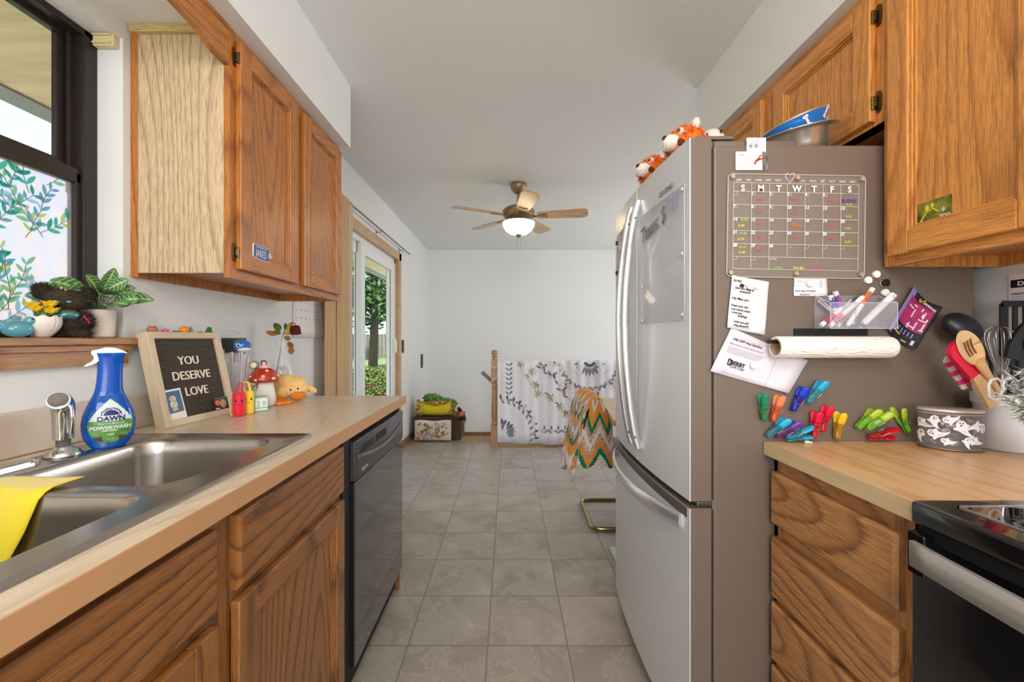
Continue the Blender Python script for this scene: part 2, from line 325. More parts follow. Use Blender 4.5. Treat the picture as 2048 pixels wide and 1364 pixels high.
# ---------------------------------------------------------------- kitchen window (left wall)
wf = mat('bronze_window_frame', (52, 44, 42), .35, .3)
glass = mat('window_glass', (245, 250, 250), .02, trans=1, ior=1.01, spec=.3)
film = mat('frosted_film', (234, 238, 252), .6, trans=.72, ior=1.03, var=(26, (252, 238, 230)), bump=(60, .8))
def window_kitchen():
    W = thing('window_1', 'double hung bronze framed kitchen window over the sink', 'window', (-1.25, .74, 1.187)); W['kind'] = 'structure'
    x = B()
    for a, b in (((-1.27, 1.185, 1.187), (-1.225, 1.2245, 2.079)), ((-1.27, .25, 1.187), (-1.225, .29, 2.079)), ((-1.27, .25, 2.06), (-1.225, 1.2245, 2.079)), ((-1.27, .25, 1.187), (-1.225, 1.2245, 1.20))): x.box(a, b, 0, .003)
    x.box((-1.262, 1.168, 1.60), (-1.25, 1.192, 2.07), 0, .002).box((-1.282, 1.15, 1.68), (-1.266, 1.19, 2.07), 0, .002)
    x.obj('window_frame', wf, W)
    x = B()
    for a, b in (((-1.262, .28, 1.630), (-1.235, 1.195, 1.672)), ((-1.262, 1.172, 1.20), (-1.235, 1.195, 1.66)), ((-1.262, .28, 1.197), (-1.235, 1.195, 1.215)), ((-1.262, .28, 1.2), (-1.235, .30, 1.66))): x.box(a, b, 0, .003)
    x.obj('lower_sash', wf, W)
    B().box((-1.284, .29, 1.67), (-1.262, 1.18, 1.692), 0, .002).box((-1.284, .29, 2.045), (-1.262, 1.18, 2.068), 0, .002).obj('upper_sash', wf, W)
    B().box((-1.276, .29, 1.69), (-1.272, 1.16, 2.05)).obj('upper_pane', glass, W)
    # lower pane: decorative film with printed sprigs
    r = random.Random(4); x = B(); x.box((-1.250, .29, 1.21), (-1.248, 1.18, 1.64))
    cols = [(70, 185, 150), (130, 205, 150), (185, 215, 130), (90, 170, 205), (160, 215, 235), (40, 160, 125), (215, 220, 160)]
    ms = [film] + [mat('film_leaf_%d' % i, c, .5, trans=.4, ior=1.02) for i, c in enumerate(cols)] + [mat('film_twig', (110, 120, 90), .5, trans=.2)]
    def leaf(y, z, a, l, wd, mi):
        pts = [(l * t, wd * math.sin(math.pi * t) ** .8 * sg) for sg, rg in ((1, (0, .15, .35, .55, .75, .9, 1)), (-1, (.9, .75, .55, .35, .15))) for t in rg]
        T = frame((-1.2472 + r.uniform(0, .0008), y, z), (0, math.cos(a), math.sin(a)), (0, -math.sin(a), math.cos(a)))
        x.add([(u, v, 0) for u, v in pts], [list(range(len(pts)))], mi, False, T)
    for k in range(46):
        y, z, a = r.uniform(.70, 1.17), r.uniform(1.20, 1.60), r.uniform(.6, 2.4); ps = [(-1.2468, y, z)]
        c0 = r.choice((1, 2, 4, 5, 6)); 
        for i in range(7):
            y += math.cos(a) * .022; z += math.sin(a) * .022; a += r.uniform(-.3, .3)
            if not (.6 < y < 1.172 and 1.21 < z < 1.632): break
            ps.append((-1.2468, y, z))
            for sd in (-1, 1):
                b = a + sd * r.uniform(.5, 1.0); l = r.uniform(.02, .038)
                if .6 < y + l * math.cos(b) < 1.172 and 1.21 < z + l * math.sin(b) < 1.635: leaf(y, z, b, l, l * .17, c0 if r.random() < .6 else r.randint(1, 7))
        if len(ps) > 1: x.tube(ps, .0008, 4, 8)
    x.obj('lower_pane', ms, W)
window_kitchen()
sillm = wood('sill_oak', (178, 122, 62), (138, 84, 36), 'y', seed=33)
B().box((-1.225, .25, 1.167), (-1.118, 1.243, 1.187), 0, .003).box((-1.15, .2, 1.112), (-1.135, 1.225, 1.167), 0).box((-1.15, .2, 1.15), (-1.128, 1.23, 1.167), 0, .002).obj('trim_1', sillm, **st)
x = B(); c = P(197, 82, 1.2)
B().box((-1.222, 1.205, 2.045), (-1.160, 1.2235, 2.079), 0, .002).box((-1.218, 1.198, 2.049), (-1.165, 1.206, 2.053), 0).box((-1.218, 1.198, 2.072), (-1.165, 1.206, 2.076), 0).obj('blind_bracket', mat('cream_plastic', (226, 206, 160), .4), label='small cream plastic blind bracket screwed to the window jamb', cat='bracket')

# ---------------------------------------------------------------- sliding patio door
upvc = mat('white_vinyl', (236, 237, 238), .3)
def sliding():
    D = thing('door_1', 'white vinyl sliding patio door', 'door', (-1.2, 3.3, 0)); D['kind'] = 'structure'
    x = B()
    for a, b in (((-1.262, 2.60, 0), (-1.18, 2.64, 2.0)), ((-1.262, 4.225, 0), (-1.18, 4.262, 2.0)), ((-1.262, 2.60, 1.955), (-1.18, 4.262, 2.0)), ((-1.262, 2.60, 0), (-1.18, 4.262, .03))): x.box(a, b, 0, .004)
    x.obj('door_frame', upvc, D)
    def leafp(y0, y1, xx, nm):
        x = B(); s = .085
        for a, b in (((xx, y0, .03), (xx + .035, y0 + s, 1.955)), ((xx, y1 - s, .03), (xx + .035, y1, 1.955)), ((xx, y0 + s, 1.87), (xx + .035, y1 - s, 1.955)), ((xx, y0 + s, .03), (xx + .035, y1 - s, .15))): x.box(a, b, 0, .004)
        o = x.obj(nm, upvc, D); B().box((xx + .014, y0 + s, .15), (xx + .02, y1 - s, 1.87)).obj('pane', glass, o); return o
    leafp(2.64, 3.40, -1.255, 'fixed_panel'); a = leafp(3.285, 4.225, -1.214, 'sliding_panel')
    x = B(); x.box((-1.179, 4.145, 1.02), (-1.174, 4.175, 1.20), 0, .002)
    x.tube([(-1.176, 4.16, 1.185), (-1.150, 4.16, 1.178), (-1.142, 4.155, 1.15), (-1.142, 4.155, 1.07), (-1.150, 4.16, 1.042), (-1.176, 4.16, 1.035)], .0085, 10)
    x.obj('handle', white, a)
    B().box((-1.262, 4.13, 1.03), (-1.256, 4.17, 1.2)).obj('outer_handle', white, D)
sliding()
x = B(); x.box((WX, 4.262, 0), (WX + .014, 4.345, 2.076), 0, .003).box((WX, 2.56, 1.995), (WX + .014, 4.345, 2.076), 0, .003).box((WX, 2.56, 0), (WX + .014, 2.62, 2.0), 0)
x.box((-1.18, 4.262, 0), (WX + .004, 4.275, 2.03)).box((-1.18, 2.6, 2.0), (WX + .004, 4.27, 2.03))
x.obj('trim_2', casing, **st)
# curtain track with woven panel blinds stacked at its near end
fabric = mat('woven_panel_fabric', (206, 172, 132), .8, var=(60, (186, 150, 110), (3, 3, .05)), bump=(260, .5, (3, 3, .1)))
fabric2 = mat('woven_panel_fabric_grey', (205, 190, 172), .8, var=(60, (186, 168, 150), (3, 3, .05)))
T_ = thing('panel_track_blind', 'tan woven panel blind gathered beside the white sliding door', 'blind', (-1.10, 2.6, 2.115))
steel = mat('brushed_nickel', (140, 138, 134), .3, 1)
x = B(); x.tube([(-1.10, 2.30, 2.118), (-1.10, 4.53, 2.118)], .007, 10); x.ball((-1.10, 4.535, 2.118), .010, 0, 10, 8); x.obj('rod', steel, T_)
for y in (3.55, 4.28):
    B().box((-1.15, y - .006, 2.07), (-1.145, y + .006, 2.125)).tube([(-1.147, y, 2.10), (-1.10, y, 2.108)], .003, 6).obj('bracket', steel, T_)
for i, (y0, y1, xx, m_) in enumerate(((2.44, 2.64, -1.096, fabric), (2.60, 2.80, -1.090, fabric), (2.76, 2.88, -1.098, fabric2))):
    x = B(); x.box((xx, y0, .06), (xx + .003, y1, 2.13)); x.box((xx - .003, y0, .06), (xx + .006, y1, .085)); x.obj('fabric_panel', m_, T_)

# ---------------------------------------------------------------- cabinet doors and drawers
# local frame: u to the right as seen from the front, v up, w out of the door
def face_T(Y, z, X, side):     # side 'L': front faces +X, u -> +Y ; 'R': front faces -X, u -> -Y
    return frame((X, Y, z), (0, 1, 0), (0, 0, 1)) if side == 'L' else frame((X, Y, z), (0, -1, 0), (0, 0, 1))
def panel_door(parent, Y, z0, wd, ht, X, side, mv, mh, name='door', fw=.055):
    T = face_T(Y, z0, X, side); x = B(); t = .019
    x.box((0, 0, 0), (fw, ht, t), 0, .003, T).box((wd - fw, 0, 0), (wd, ht, t), 0, .003, T)
    x.box((fw, 0, 0), (wd - fw, fw, t), 1, .003, T).box((fw, ht - fw, 0), (wd - fw, ht, t), 1, .003, T)
    def ring(o, i, w, lo=0):
        x.box((o, o, lo), (i, ht - o, w), 0, .0012, T).box((wd - i, o, lo), (wd - o, ht - o, w), 0, .0012, T)
        x.box((i, o, lo), (wd - i, i, w), 1, .0012, T).box((i, ht - i, lo), (wd - i, ht - o, w), 1, .0012, T)
    ring(fw, fw + .006, .0135); ring(fw + .007, fw + .012, .0095)
    x.box((fw - .002, fw - .002, .001), (wd - fw + .002, ht - fw + .002, .006), 0, 0, T)
    return x.obj(name, [mv, mh], parent)
def slab(parent, Y, z0, wd, ht, X, side, mh, name='drawer', t=.019):
    T = face_T(Y, z0, X, side); x = B(); c = .007
    v = [(0, 0, 0), (wd, 0, 0), (wd, ht, 0), (0, ht, 0), (0, 0, t - .006), (wd, 0, t - .006), (wd, ht, t - .006), (0, ht, t - .006), (c, c, t), (wd - c, c, t), (wd - c, ht - c, t), (c, ht - c, t)]
    x.add(v, [(0, 3, 2, 1), (0, 1, 5, 4), (1, 2, 6, 5), (2, 3, 7, 6), (3, 0, 4, 7), (4, 5, 9, 8), (5, 6, 10, 9), (6, 7, 11, 10), (7, 4, 8, 11), (8, 9, 10, 11)], 0, False, T)
    return x.obj(name, mh, parent)
def hinge(parent, Y, z, X, side, flip=1):
    T = face_T(Y, z, X, side); x = B()
    x.prism([(-.013 * flip, -.026), (-.004 * flip, -.03), (0, -.024), (0, .024), (-.004 * flip, .03), (-.013 * flip, .026), (-.016 * flip, .012), (-.016 * flip, -.012)], 0, .003, T)
    for z_ in (-.018, -.006, .006): x.cyl(T @ Vector((.002 * flip, z_, .010)), T @ Vector((.002 * flip, z_ + .011, .010)), .0052, n=10)
    x.box((-.006 * flip, -.012, .003), (.002 * flip, .012, .011), 0, .002, T)
    return x.obj('hinge', brass, parent)

# left wall cabinet
U = thing('wall_cabinet', 'oak wall cabinet with two panel doors above the letter board', 'cabinet', (-1.0, 1.66, 1.371))
x = B(); x.box((-1.15, 1.25, 1.385), (-.868, 1.262, 2.135), 1); x.box((-1.15, 1.262, 2.05), (-.868, 1.28, 2.13), 0)
x.box((-1.15, 2.046, 1.371), (-.868, 2.06, 2.135), 0).box((-1.15, 1.262, 1.40), (-.868, 2.046, 1.412), 0).box((-1.15, 1.262, 1.371), (-1.138, 2.046, 1.40), 0)
x.box((-1.15, 1.262, 1.412), (-1.145, 2.046, 2.13), 0)
x.box((-1.15, 1.2485, 1.371), (-1.128, 1.2525, 2.11), 0)
x.obj('body', [oakV, oakGlare], U)
x = B(); x.box((-.868, 1.25, 1.371), (-.849, 1.285, 2.135)).box((-.868, 2.03, 1.371), (-.849, 2.06, 2.135)).box((-.868, 1.605, 1.412), (-.849, 1.695, 2.09), 0)
x.box((-.868, 1.285, 1.371), (-.849, 2.03, 1.412), 1).box((-.868, 1.285, 2.09), (-.849, 2.03, 2.135), 1).box((-.868, .25, 2.1205), (-.8475, 1.2495, 2.1345), 1)
x.obj('face_frame', [oakV, oakH], U)
B().box((-1.145, 1.236, 2.110), (-.86, 1.25, 2.135), 0, .002).obj('crown_strip', pine, U, label='pale unfinished strip')
dA = panel_door(U, 1.275, 1.40, .345, .707, -.849, 'L', oakV, oakH); panel_door(U, 1.676, 1.40, .362, .707, -.849, 'L', oakV, oakH)
for z in (1.452, 2.055): hinge(dA, 1.274, z, -.849, 'L')
# scalloped valance over the window
x = B(); pts = [(1.249, 2.120), (.25, 2.120), (.25, 2.018), (.30, 2.018)]
for i in range(15): t = i / 14; pts.append((.33 + .86 * t, 2.018 + .03 * max(0, math.sin(math.pi * t)) ** .28))
pts += [(1.20, 2.017), (1.249, 2.017)]
x.prism([(p[0], p[1]) for p in pts], 0, .018, frame((-.868, 0, 0), (0, 1, 0), (0, 0, 1)))
x.obj('window_valance', oakH, label='scalloped oak valance spanning above the kitchen window', cat='valance')

# right: cabinet over the fridge, tall one beside it
U = thing('fridge_top_cabinet', 'oak wall cabinet with low doors over the refrigerator', 'cabinet', (1.13, 1.56, 1.742))
x = B(); x.box((.985, 1.079, 1.742), (1.28, 2.05, 1.756), 0).box((1.0, 2.04, 1.742), (1.28, 2.05, 2.135), 0).box((1.0, 1.079, 1.742), (1.28, 1.09, 2.135), 0).box((1.27, 1.09, 1.75), (1.28, 2.04, 2.135), 0)
x.obj('body', oakRV, U)
x = B(); x.box((.985, 1.079, 1.742), (1.0, 1.115, 2.135)).box((.985, 2.0, 1.742), (1.0, 2.05, 2.135)).box((.985, 1.48, 1.785), (1.0, 1.60, 2.08))
x.box((.985, 1.115, 1.742), (1.0, 2.0, 1.785), 1).box((.985, 1.115, 2.08), (1.0, 2.0, 2.135), 1); x.obj('face_frame', [oakRV, oakRH], U)
dA = panel_door(U, 1.504, 1.767, .402, .335, .985, 'R', oakRV, oakRH); panel_door(U, 1.98, 1.767, .402, .335, .985, 'R', oakRV, oakRH)
for z in (1.815, 2.045): hinge(dA, 1.1, z, .985, 'R', -1)
U = thing('spice_cabinet', 'tall oak wall cabinet above the butcher block counter', 'cabinet', (1.13, .89, 1.371))
x = B(); x.box((1.0, 1.065, 1.371), (1.28, 1.077, 2.135)).box((1.0, .709, 1.371), (1.28, .721, 2.135)).box((1.0, .721, 1.40), (1.28, 1.065, 1.412)).box((1.268, .721, 1.371), (1.28, 1.065, 2.135))
x.box((1.0, .721, 2.12), (1.28, 1.065, 2.135)); x.obj('body', oakRV, U)
x = B(); x.box((.985, 1.045, 1.371), (1.0, 1.0785, 2.135)).box((.985, .709, 1.371), (1.0, .74, 2.135)).box((.985, .74, 1.371), (1.0, 1.045, 1.41), 1).box((.985, .74, 2.08), (1.0, 1.045, 2.135), 1); x.obj('face_frame', [oakRV, oakRH], U)
dA = panel_door(U, 1.052, 1.394, .325, .71, .985, 'R', oakRV, oakRH)
B().cyl((.983, 1.058, 1.405), (.983, 1.058, 1.437), .004, n=8).box((.980, 1.058, 1.405), (.985, 1.07, 1.437)).obj('hinge', steel, dA)

# ---------------------------------------------------------------- left base cabinets
def base_frame(x, y0, y1, X, mids=()):
    x.box((X - .019, y0, .10), (X, y0 + .03, .876)).box((X - .019, y1 - .03, .10), (X, y1, .876))
    x.box((X - .019, y0 + .03, .10), (X, y1 - .03, .13), 1).box((X - .019, y0 + .03, .68), (X, y1 - .03, .725), 1).box((X - .019, y0 + .03, .845), (X, y1 - .03, .876), 1)
def base_body(y0, y1, z1=.876):
    x = B(); x.box((-1.145, y0, .10), (-.539, y0 + .015, z1)).box((-1.145, y1 - .015, .10), (-.539, y1, z1)).box((-1.145, y0, .10), (-.539, y1, .115)).box((-1.145, y0, .10), (-1.13, y1, z1))
    x.box((-1.13, y0, 0), (-.60, y1, .10)); return x
U = thing('sink_base_cabinet', 'dark oak base cabinet under the double sink', 'cabinet', (-.83, .49, 0))
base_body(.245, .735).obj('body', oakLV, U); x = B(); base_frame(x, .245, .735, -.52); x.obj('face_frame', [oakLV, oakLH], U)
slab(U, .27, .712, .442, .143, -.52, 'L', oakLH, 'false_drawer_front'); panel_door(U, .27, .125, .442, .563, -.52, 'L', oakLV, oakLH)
U = thing('drawer_base_cabinet', 'dark oak base cabinet between the sink and the dishwasher', 'cabinet', (-.83, 1.0, 0))
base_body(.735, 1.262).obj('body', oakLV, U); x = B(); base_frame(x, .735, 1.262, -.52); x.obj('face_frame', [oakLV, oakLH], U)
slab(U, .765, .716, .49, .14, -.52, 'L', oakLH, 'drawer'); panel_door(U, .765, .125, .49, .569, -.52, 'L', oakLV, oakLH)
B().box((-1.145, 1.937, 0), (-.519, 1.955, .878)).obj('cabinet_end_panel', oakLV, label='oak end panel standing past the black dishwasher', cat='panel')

# ---------------------------------------------------------------- left countertop
lam = wood('light_laminate', (224, 205, 178), (204, 180, 150), 'y', seed=41, rings=26, scale=5, rough=.32, pores=.18, coat=.3, stretch=.10)
lame = mat('laminate_edge', (198, 150, 106), .45)
bsp = mat('backsplash_laminate', (205, 188, 168), .4, var=(9, (214, 200, 182)))
t0, t1 = .878, .914
x = B()
x.box((-1.148, -1.6, t0), (-.492, .335, t1)).box((-1.148, 1.125, t0), (-.492, 1.945, t1)).box((-.56, .335, t0), (-.492, 1.125, t1)).box((-1.148, .335, t0), (-1.05, 1.125, t1))
x.box((-.492, -1.6, t0), (-.488, 1.945, t1), 1).box((-1.148, 1.945, t0), (-.488, 1.948, t1), 1)
x.obj('laminate_countertop', [lam, lame], label='pale wood laminate countertop holding the sink and letter board', cat='countertop')
B().box((-1.148, -1.6, .9145), (-1.12, 1.46, 1.016), 0, .004).box((-1.1195, .884, .9145), (-1.1192, .886, 1.012), 1).box((-1.1195, .625, .9145), (-1.1192, .627, 1.012), 1).obj('backsplash', [bsp, mat('seam', (170, 152, 132), .6)], label='low beige backsplash strip behind the sink', cat='backsplash')

# ---------------------------------------------------------------- sink
ss = mat('brushed_stainless', (186, 180, 172), .27, 1, bump=(90, .05, (1, 12, 1)))
def sink():
    Sk = thing('kitchen_sink', 'double bowl stainless steel sink set in the pale countertop', 'sink', (-.80, .73, .914))
    zt = .9185; m = bmesh.new()
    def loop(pts, z): vs = [m.verts.new((a, b, z)) for a, b in pts]; return vs
    def br(a, b):
        n = len(a)
        for i in range(n): m.faces.new((a[i], a[(i + 1) % n], b[(i + 1) % n], b[i]))
    o0 = loop(rrect(-1.062, .31, -.541, 1.147, .02), .9143); o1 = loop(rrect(-1.058, .314, -.545, 1.143, .018), .9215); o2 = loop(rrect(-1.052, .32, -.551, 1.137, .016), .9222)
    o3 = loop(rrect(-1.047, .325, -.556, 1.132, .015), zt)
    br(o0, o1); br(o1, o2); br(o2, o3)
    edges = [m.edges.get((o3[i], o3[(i + 1) % len(o3)])) for i in range(len(o3))]
    tops = []
    for (x0, y0, x1, y1) in ((-.965, .743, -.612, 1.100), (-.965, .345, -.605, .712)):
        l0 = loop(rrect(x0, y0, x1, y1, .06, 8), zt); edges += [m.edges.new((l0[i], l0[(i + 1) % len(l0)])) for i in range(len(l0))]; tops.append((l0, x0, y0, x1, y1))
    bmesh.ops.triangle_fill(m, edges=edges, use_beauty=True)
    for l0, x0, y0, x1, y1 in tops:
        prev = l0
        for ins, z in ((.002, zt - .0008), (.006, zt - .004), (.009, zt - .012), (.011, .88), (.020, .775), (.026, .757), (.040, .746), (.07, .742), (.13, .739)):
            l = loop(rrect(x0 + ins, y0 + ins, x1 - ins, y1 - ins, max(.06 - ins * .2, .03), 8), z); br(prev, l); prev = l
        m.faces.new(prev)
    bmesh.ops.recalc_face_normals(m, faces=m.faces[:])
    x = B(); x.bm(m, 0, True)
    x.obj('basin_sheet', ss, Sk)
    for cy in (.92, .53):
        B().lathe([(0, .7405), (.012, .7405), (.03, .7405), (.042, .744), (.046, .7425)], 24, 0, Matrix.Translation((-.79, cy, 0))).obj('drain', chrome, Sk)
sink()
# faucet (mostly out of frame) and side sprayer
Fa = thing('kitchen_faucet', 'chrome faucet deck plate at the back of the sink', 'faucet', (-1.015, .76, .9185))
B().prism(rrect(-1.04, .64, -.992, .882, .022, 8), .919, .926).prism(rrect(-1.034, .648, -.998, .874, .017, 8), .926, .930).obj('deck_plate', chrome, Fa)
B().lathe([(.024, .93), (.022, .96), (.02, 1.0), (.0, 1.01)], 20, 0, Matrix.Translation((-1.015, .76, 0))).tube([(-1.015, .76, .985), (-1.0, .72, 1.02), (-.98, .64, 1.03), (-.96, .58, 1.01), (-.955, .565, .98)], .010, 12).obj('spout', chrome, Fa)
Sp = thing('sink_sprayer', 'chrome side sprayer standing on the sink deck beside the blue spray bottle', 'sprayer', (-1.014, .935, .9185))
Tm = Matrix.Translation((-1.014, .935, 0))
B().lathe([(0, .926), (.032, .919), (.033, .922), (.027, .931), (.016, .937), (.016, .940), (0, .940)], 24, 0, Tm).obj('base_flange', chrome, Sp)
B().lathe([(.012, .938), (.0125, .955), (.0145, .958), (0, .959)], 20, 0, Tm).obj('collar', mat('grey_rubber', (95, 90, 84), .5), Sp)
x = B(); x.tube([(-1.014, .935, .957), (-1.014, .935, 1.0), (-1.014, .935, 1.02), (-1.013, .933, 1.033), (-1.008, .923, 1.044), (-1.000, .912, 1.0475)], [.0175, .0185, .0195, .0205, .021, .019], 20)
x.tube([(-.994, .924, 1.04), (-.986, .926, 1.03), (-.985, .928, 1.0), (-.990, .93, .97)], .004, 8)
x.obj('spray_handle', chrome, Sp)
B().lathe([(0, .004), (.010, .004), (.012, .001), (.015, .001), (.018, -.003)], 20, 0, frame((-.9990, .9110, 1.0475), (.78, .62, 0), (0, .1, 1))).obj('nozzle', mat('nozzle_grey', (120, 110, 102), .6), Sp)

# ---------------------------------------------------------------- dishwasher
dwm = mat('dishwasher_black', (26, 27, 30), .10, coat=1, spec=.6)
dwp = mat('dishwasher_console', (56, 57, 60), .32, coat=.2)
D = thing('dishwasher', 'black built-in dishwasher under the end of the counter', 'dishwasher', (-.8, 1.63, 0))
B().box((-1.13, 1.268, .02), (-.535, 1.93, .868)).obj('tub', mat('tub_black', (14, 14, 15), .6), D)
B().box((-.535, 1.268, .10), (-.515, 1.333, .868)).obj('side_trim', mat('tub_black'), D)
x = B(); x.grid(lambda u, v: (-.500 - .002 * math.cos(v * 3), 1.333 + .594 * u, .115 + (.712 - .115) * v), 1, 1)
B().box((-.535, 1.333, .115), (-.500, 1.927, .715), 0, .003).obj('door_panel', dwm, D)
x = B(); x.box((-.535, 1.333, .718), (-.497, 1.927, .851), 0, .006)
cc = x.obj('control_console', dwp, D)
x = B(); n = 24
def hz(u): return .800 - .030 * math.sin(math.pi * u)
x.grid(lambda u, v: (-.4955 + .010 * math.sin(math.pi * u) * math.sin(math.pi * v), 1.345 + .57 * u, hz(u) - .010 + .014 * v), n, 5)
dp_ = x.obj('handle', mat('handle_lip', (96, 88, 78), .3), D)
x = B()
for i in range(4): x.box((-.4968, 1.36 + i * .01, .800 + i * .007), (-.4955, 1.52 - i * .006, .803 + i * .007))
x.box((-.4968, 1.535, .800), (-.4955, 1.66, .826)); x.obj('vent', mat('vent_black', (8, 8, 8), .7), cc)
gry = mat('panel_print', (170, 168, 162), .5)
x = B(); T = frame((-.4965, 1.385, .738), (0, 1, 0), (0, 0, 1)); x.text('Frigidaire', .017, T, shear=.2)
for i in range(9):
    yy = 1.66 + i * .026; x.box((-.4967, yy, .768 + (i % 3) * .003), (-.496, yy + .012, .770 + (i % 3) * .003)).box((-.4967, yy, .780 + (i % 2) * .004), (-.496, yy + .008, .7815 + (i % 2) * .004)).cyl((-.4967, yy + .005, .760), (-.496, yy + .005, .760), .0016, n=8)
x.obj('console_lettering', gry, cc)

# ---------------------------------------------------------------- right drawer cabinet, butcher block
U = thing('drawer_stack_cabinet', 'oak four drawer base cabinet between stove and refrigerator', 'cabinet', (.99, .9, 0))
x = B(); x.box((.70, 1.07, .10), (1.27, 1.083, .876)).box((.70, .695, .10), (1.27, .708, .876)).box((1.258, .708, .10), (1.27, 1.07, .876)).box((.76, .695, 0), (1.27, 1.083, .10)); x.obj('body', oakDV, U)
x = B(); x.box((.70, 1.05, .10), (.719, 1.083, .876)).box((.70, .695, .10), (.719, .745, .876))
for z0, z1 in ((.10, .135), (.33, .36), (.49, .53), (.66, .72), (.835, .876)): x.box((.70, .745, z0), (.719, 1.05, z1), 1)
x.obj('face_frame', [oakDV, oakDH], U)
for z, h in ((.704, .136), (.515, .155), (.350, .150), (.130, .205)): slab(U, 1.074, z, .350, h, .70, 'R', oakDH)
bb = wood('butcher_block_maple', (230, 184, 132), (208, 150, 96), 'y', seed=51, rings=16, scale=7, rough=.35, pores=.12, coat=.25, stretch=.06)
bbe = mat('butcher_edge', (216, 192, 152), .5, var=(14, (190, 166, 128), (1, .2, 1)))
x = B(); x.box((.676, .686, .880), (1.278, 1.084, .914)).box((.672, .686, .880), (.676, 1.084, .914), 1).obj('butcher_block_counter', [bb, bbe], label='maple butcher block counter section left of the stove', cat='countertop')

# ---------------------------------------------------------------- stove
en = mat('black_enamel', (12, 12, 13), .12, coat=.8)
gl = mat('ceramic_glass', (8, 8, 9), .03, coat=1, spec=.8)
V = thing('electric_range', 'black glass top electric range with stainless handle strip', 'stove', (.98, .33, 0))
B().box((.70, -.05, .02), (1.27, .684, .862)).obj('body', en, V)
B().box((.666, -.055, .880), (1.272, .6845, .918), 0, .008).obj('cooktop_frame', en, V)
B().box((.712, -.02, .9175), (1.22, .650, .9195), 0).obj('glass_top', gl, V)
B().box((.7105, -.022, .918), (.7135, .652, .9205)).box((.7105, .649, .918), (1.222, .653, .9205)).obj('glass_trim', chrome, V)
x = B(); x.box((.664, -.05, .17), (.70, .680, .815), 0, .006); o = x.obj('oven_door', mat('oven_door_black', (14, 14, 16), .2, coat=.5), V)
B().box((.662, .656, .800), (.70, .684, .868), 0, .002).obj('handle_bracket', en, o); B().box((.662, -.05, .800), (.70, -.02, .868), 0, .002).obj('handle_bracket', en, o)
hs = mat('oven_handle_steel', (190, 190, 184), .35, .6)
x = B(); x.grid(lambda u, v: (.659 - .018 * math.sin(math.pi * (.03 + .94 * u)) ** .6, .664 - .69 * u, .819 + .040 * v), 24, 1, thick=-.008); x.obj('handle', hs, o)
B().box((.680, -.05, .855), (.71, .683, .880)).obj('vent_strip', mat('vent_black'), V)
B().prism([(0, 0), (.004, .002), (.006, .009), (.004, .018), (.001, .020), (-.002, .010)], 0, .0008, frame((.6635, .612, .60), (0, -1, 0), (0, 0, 1))).obj('chipped_spot', mat('chip_cream', (225, 212, 190), .7), o, label='pale chip in the enamel')
Hd = thing('range_hood', 'pale grey range hood edge above the stove', 'range hood', (1.08, .33, 1.54))
B().box((.8815, -.05, 1.543), (1.28, .706, 1.585), 0, .004).obj('hood_lip', mat('hood_grey', (200, 200, 198), .35), Hd)
B().prism([(.93, 1.585), (1.28, 1.585), (1.28, 1.70), (1.02, 1.70)], -.706, .05, frame((0, 0, 0), (1, 0, 0), (0, 0, 1))).obj('hood_canopy', mat('hood_grey'), Hd)
# ---------------------------------------------------------------- refrigerator
fs = mat('fridge_side_grey', (118, 103, 91), .42, .1, bump=(400, .08))
ff = mat('fridge_stainless', (224, 227, 230), .34, .35, bump=(160, .03, (1, 1, .02)))
fh = mat('fridge_handle_silver', (220, 221, 224), .22, .8)
FY = 1.087
Fr = thing('refrigerator', 'stainless french door refrigerator with grey side covered in magnets', 'refrigerator', (.85, 1.46, 0))
Yc, Yh = 1.4635, .3765
def fx(y, k=.022): return .478 - k * (1 - ((y - Yc) / Yh) ** 2)
x = B(); x.box((.542, FY, .03), (1.2325, 1.838, 1.697), 0, .005).box((.60, 1.12, 0), (1.2, 1.80, .03)); x.obj('body', fs, Fr)
B().box((.532, FY + .006, .09), (.545, 1.832, 1.69)).obj('door_gasket', mat('gasket', (48, 38, 34), .7), Fr)
def cdoor(y0, y1, z0, z1, name, zt=None):
    x = B(); n = 14; ys = [y0 + (y1 - y0) * i / n for i in range(n + 1)]; r = .004
    x.grid(lambda u, v: (fx(y0 + (y1 - y0) * u), y0 + (y1 - y0) * u, z0 + (z1 - z0) * v), n, 1, 0)
    x.grid(lambda u, v: (fx(y0 + (y1 - y0) * u) * (1 - v) + .535 * v, y0 + (y1 - y0) * u, z1), n, 1, 1, sm=False)
    x.grid(lambda u, v: (fx(y0 + (y1 - y0) * u) * v + .535 * (1 - v), y0 + (y1 - y0) * u, z0), n, 1, 1, sm=False)
    for y, o in ((y0, 0), (y1, 1)):
        q = [(fx(y), y, z0), (.535, y, z0), (.535, y, z1), (fx(y), y, z1)]
        x.add(q, [(0, 1, 2, 3)] if not o else [(3, 2, 1, 0)], 1)
    x.tube([(fx(y0) + .001, y0 + .001, z0), (fx(y0) + .001, y0 + .001, z1)], .0022, 8, 0)
    return x.obj(name, [ff, fs], Fr)
d1 = cdoor(FY, 1.460, .754, 1.716, 'door'); d2 = cdoor(1.467, 1.840, .754, 1.716, 'door'); d3 = cdoor(FY, 1.840, .08, .735, 'freezer_drawer')
B().box((.50, FY + .02, .015), (.54, 1.82, .08)).obj('toe_grille', mat('grille_grey', (120, 116, 112), .5), Fr)
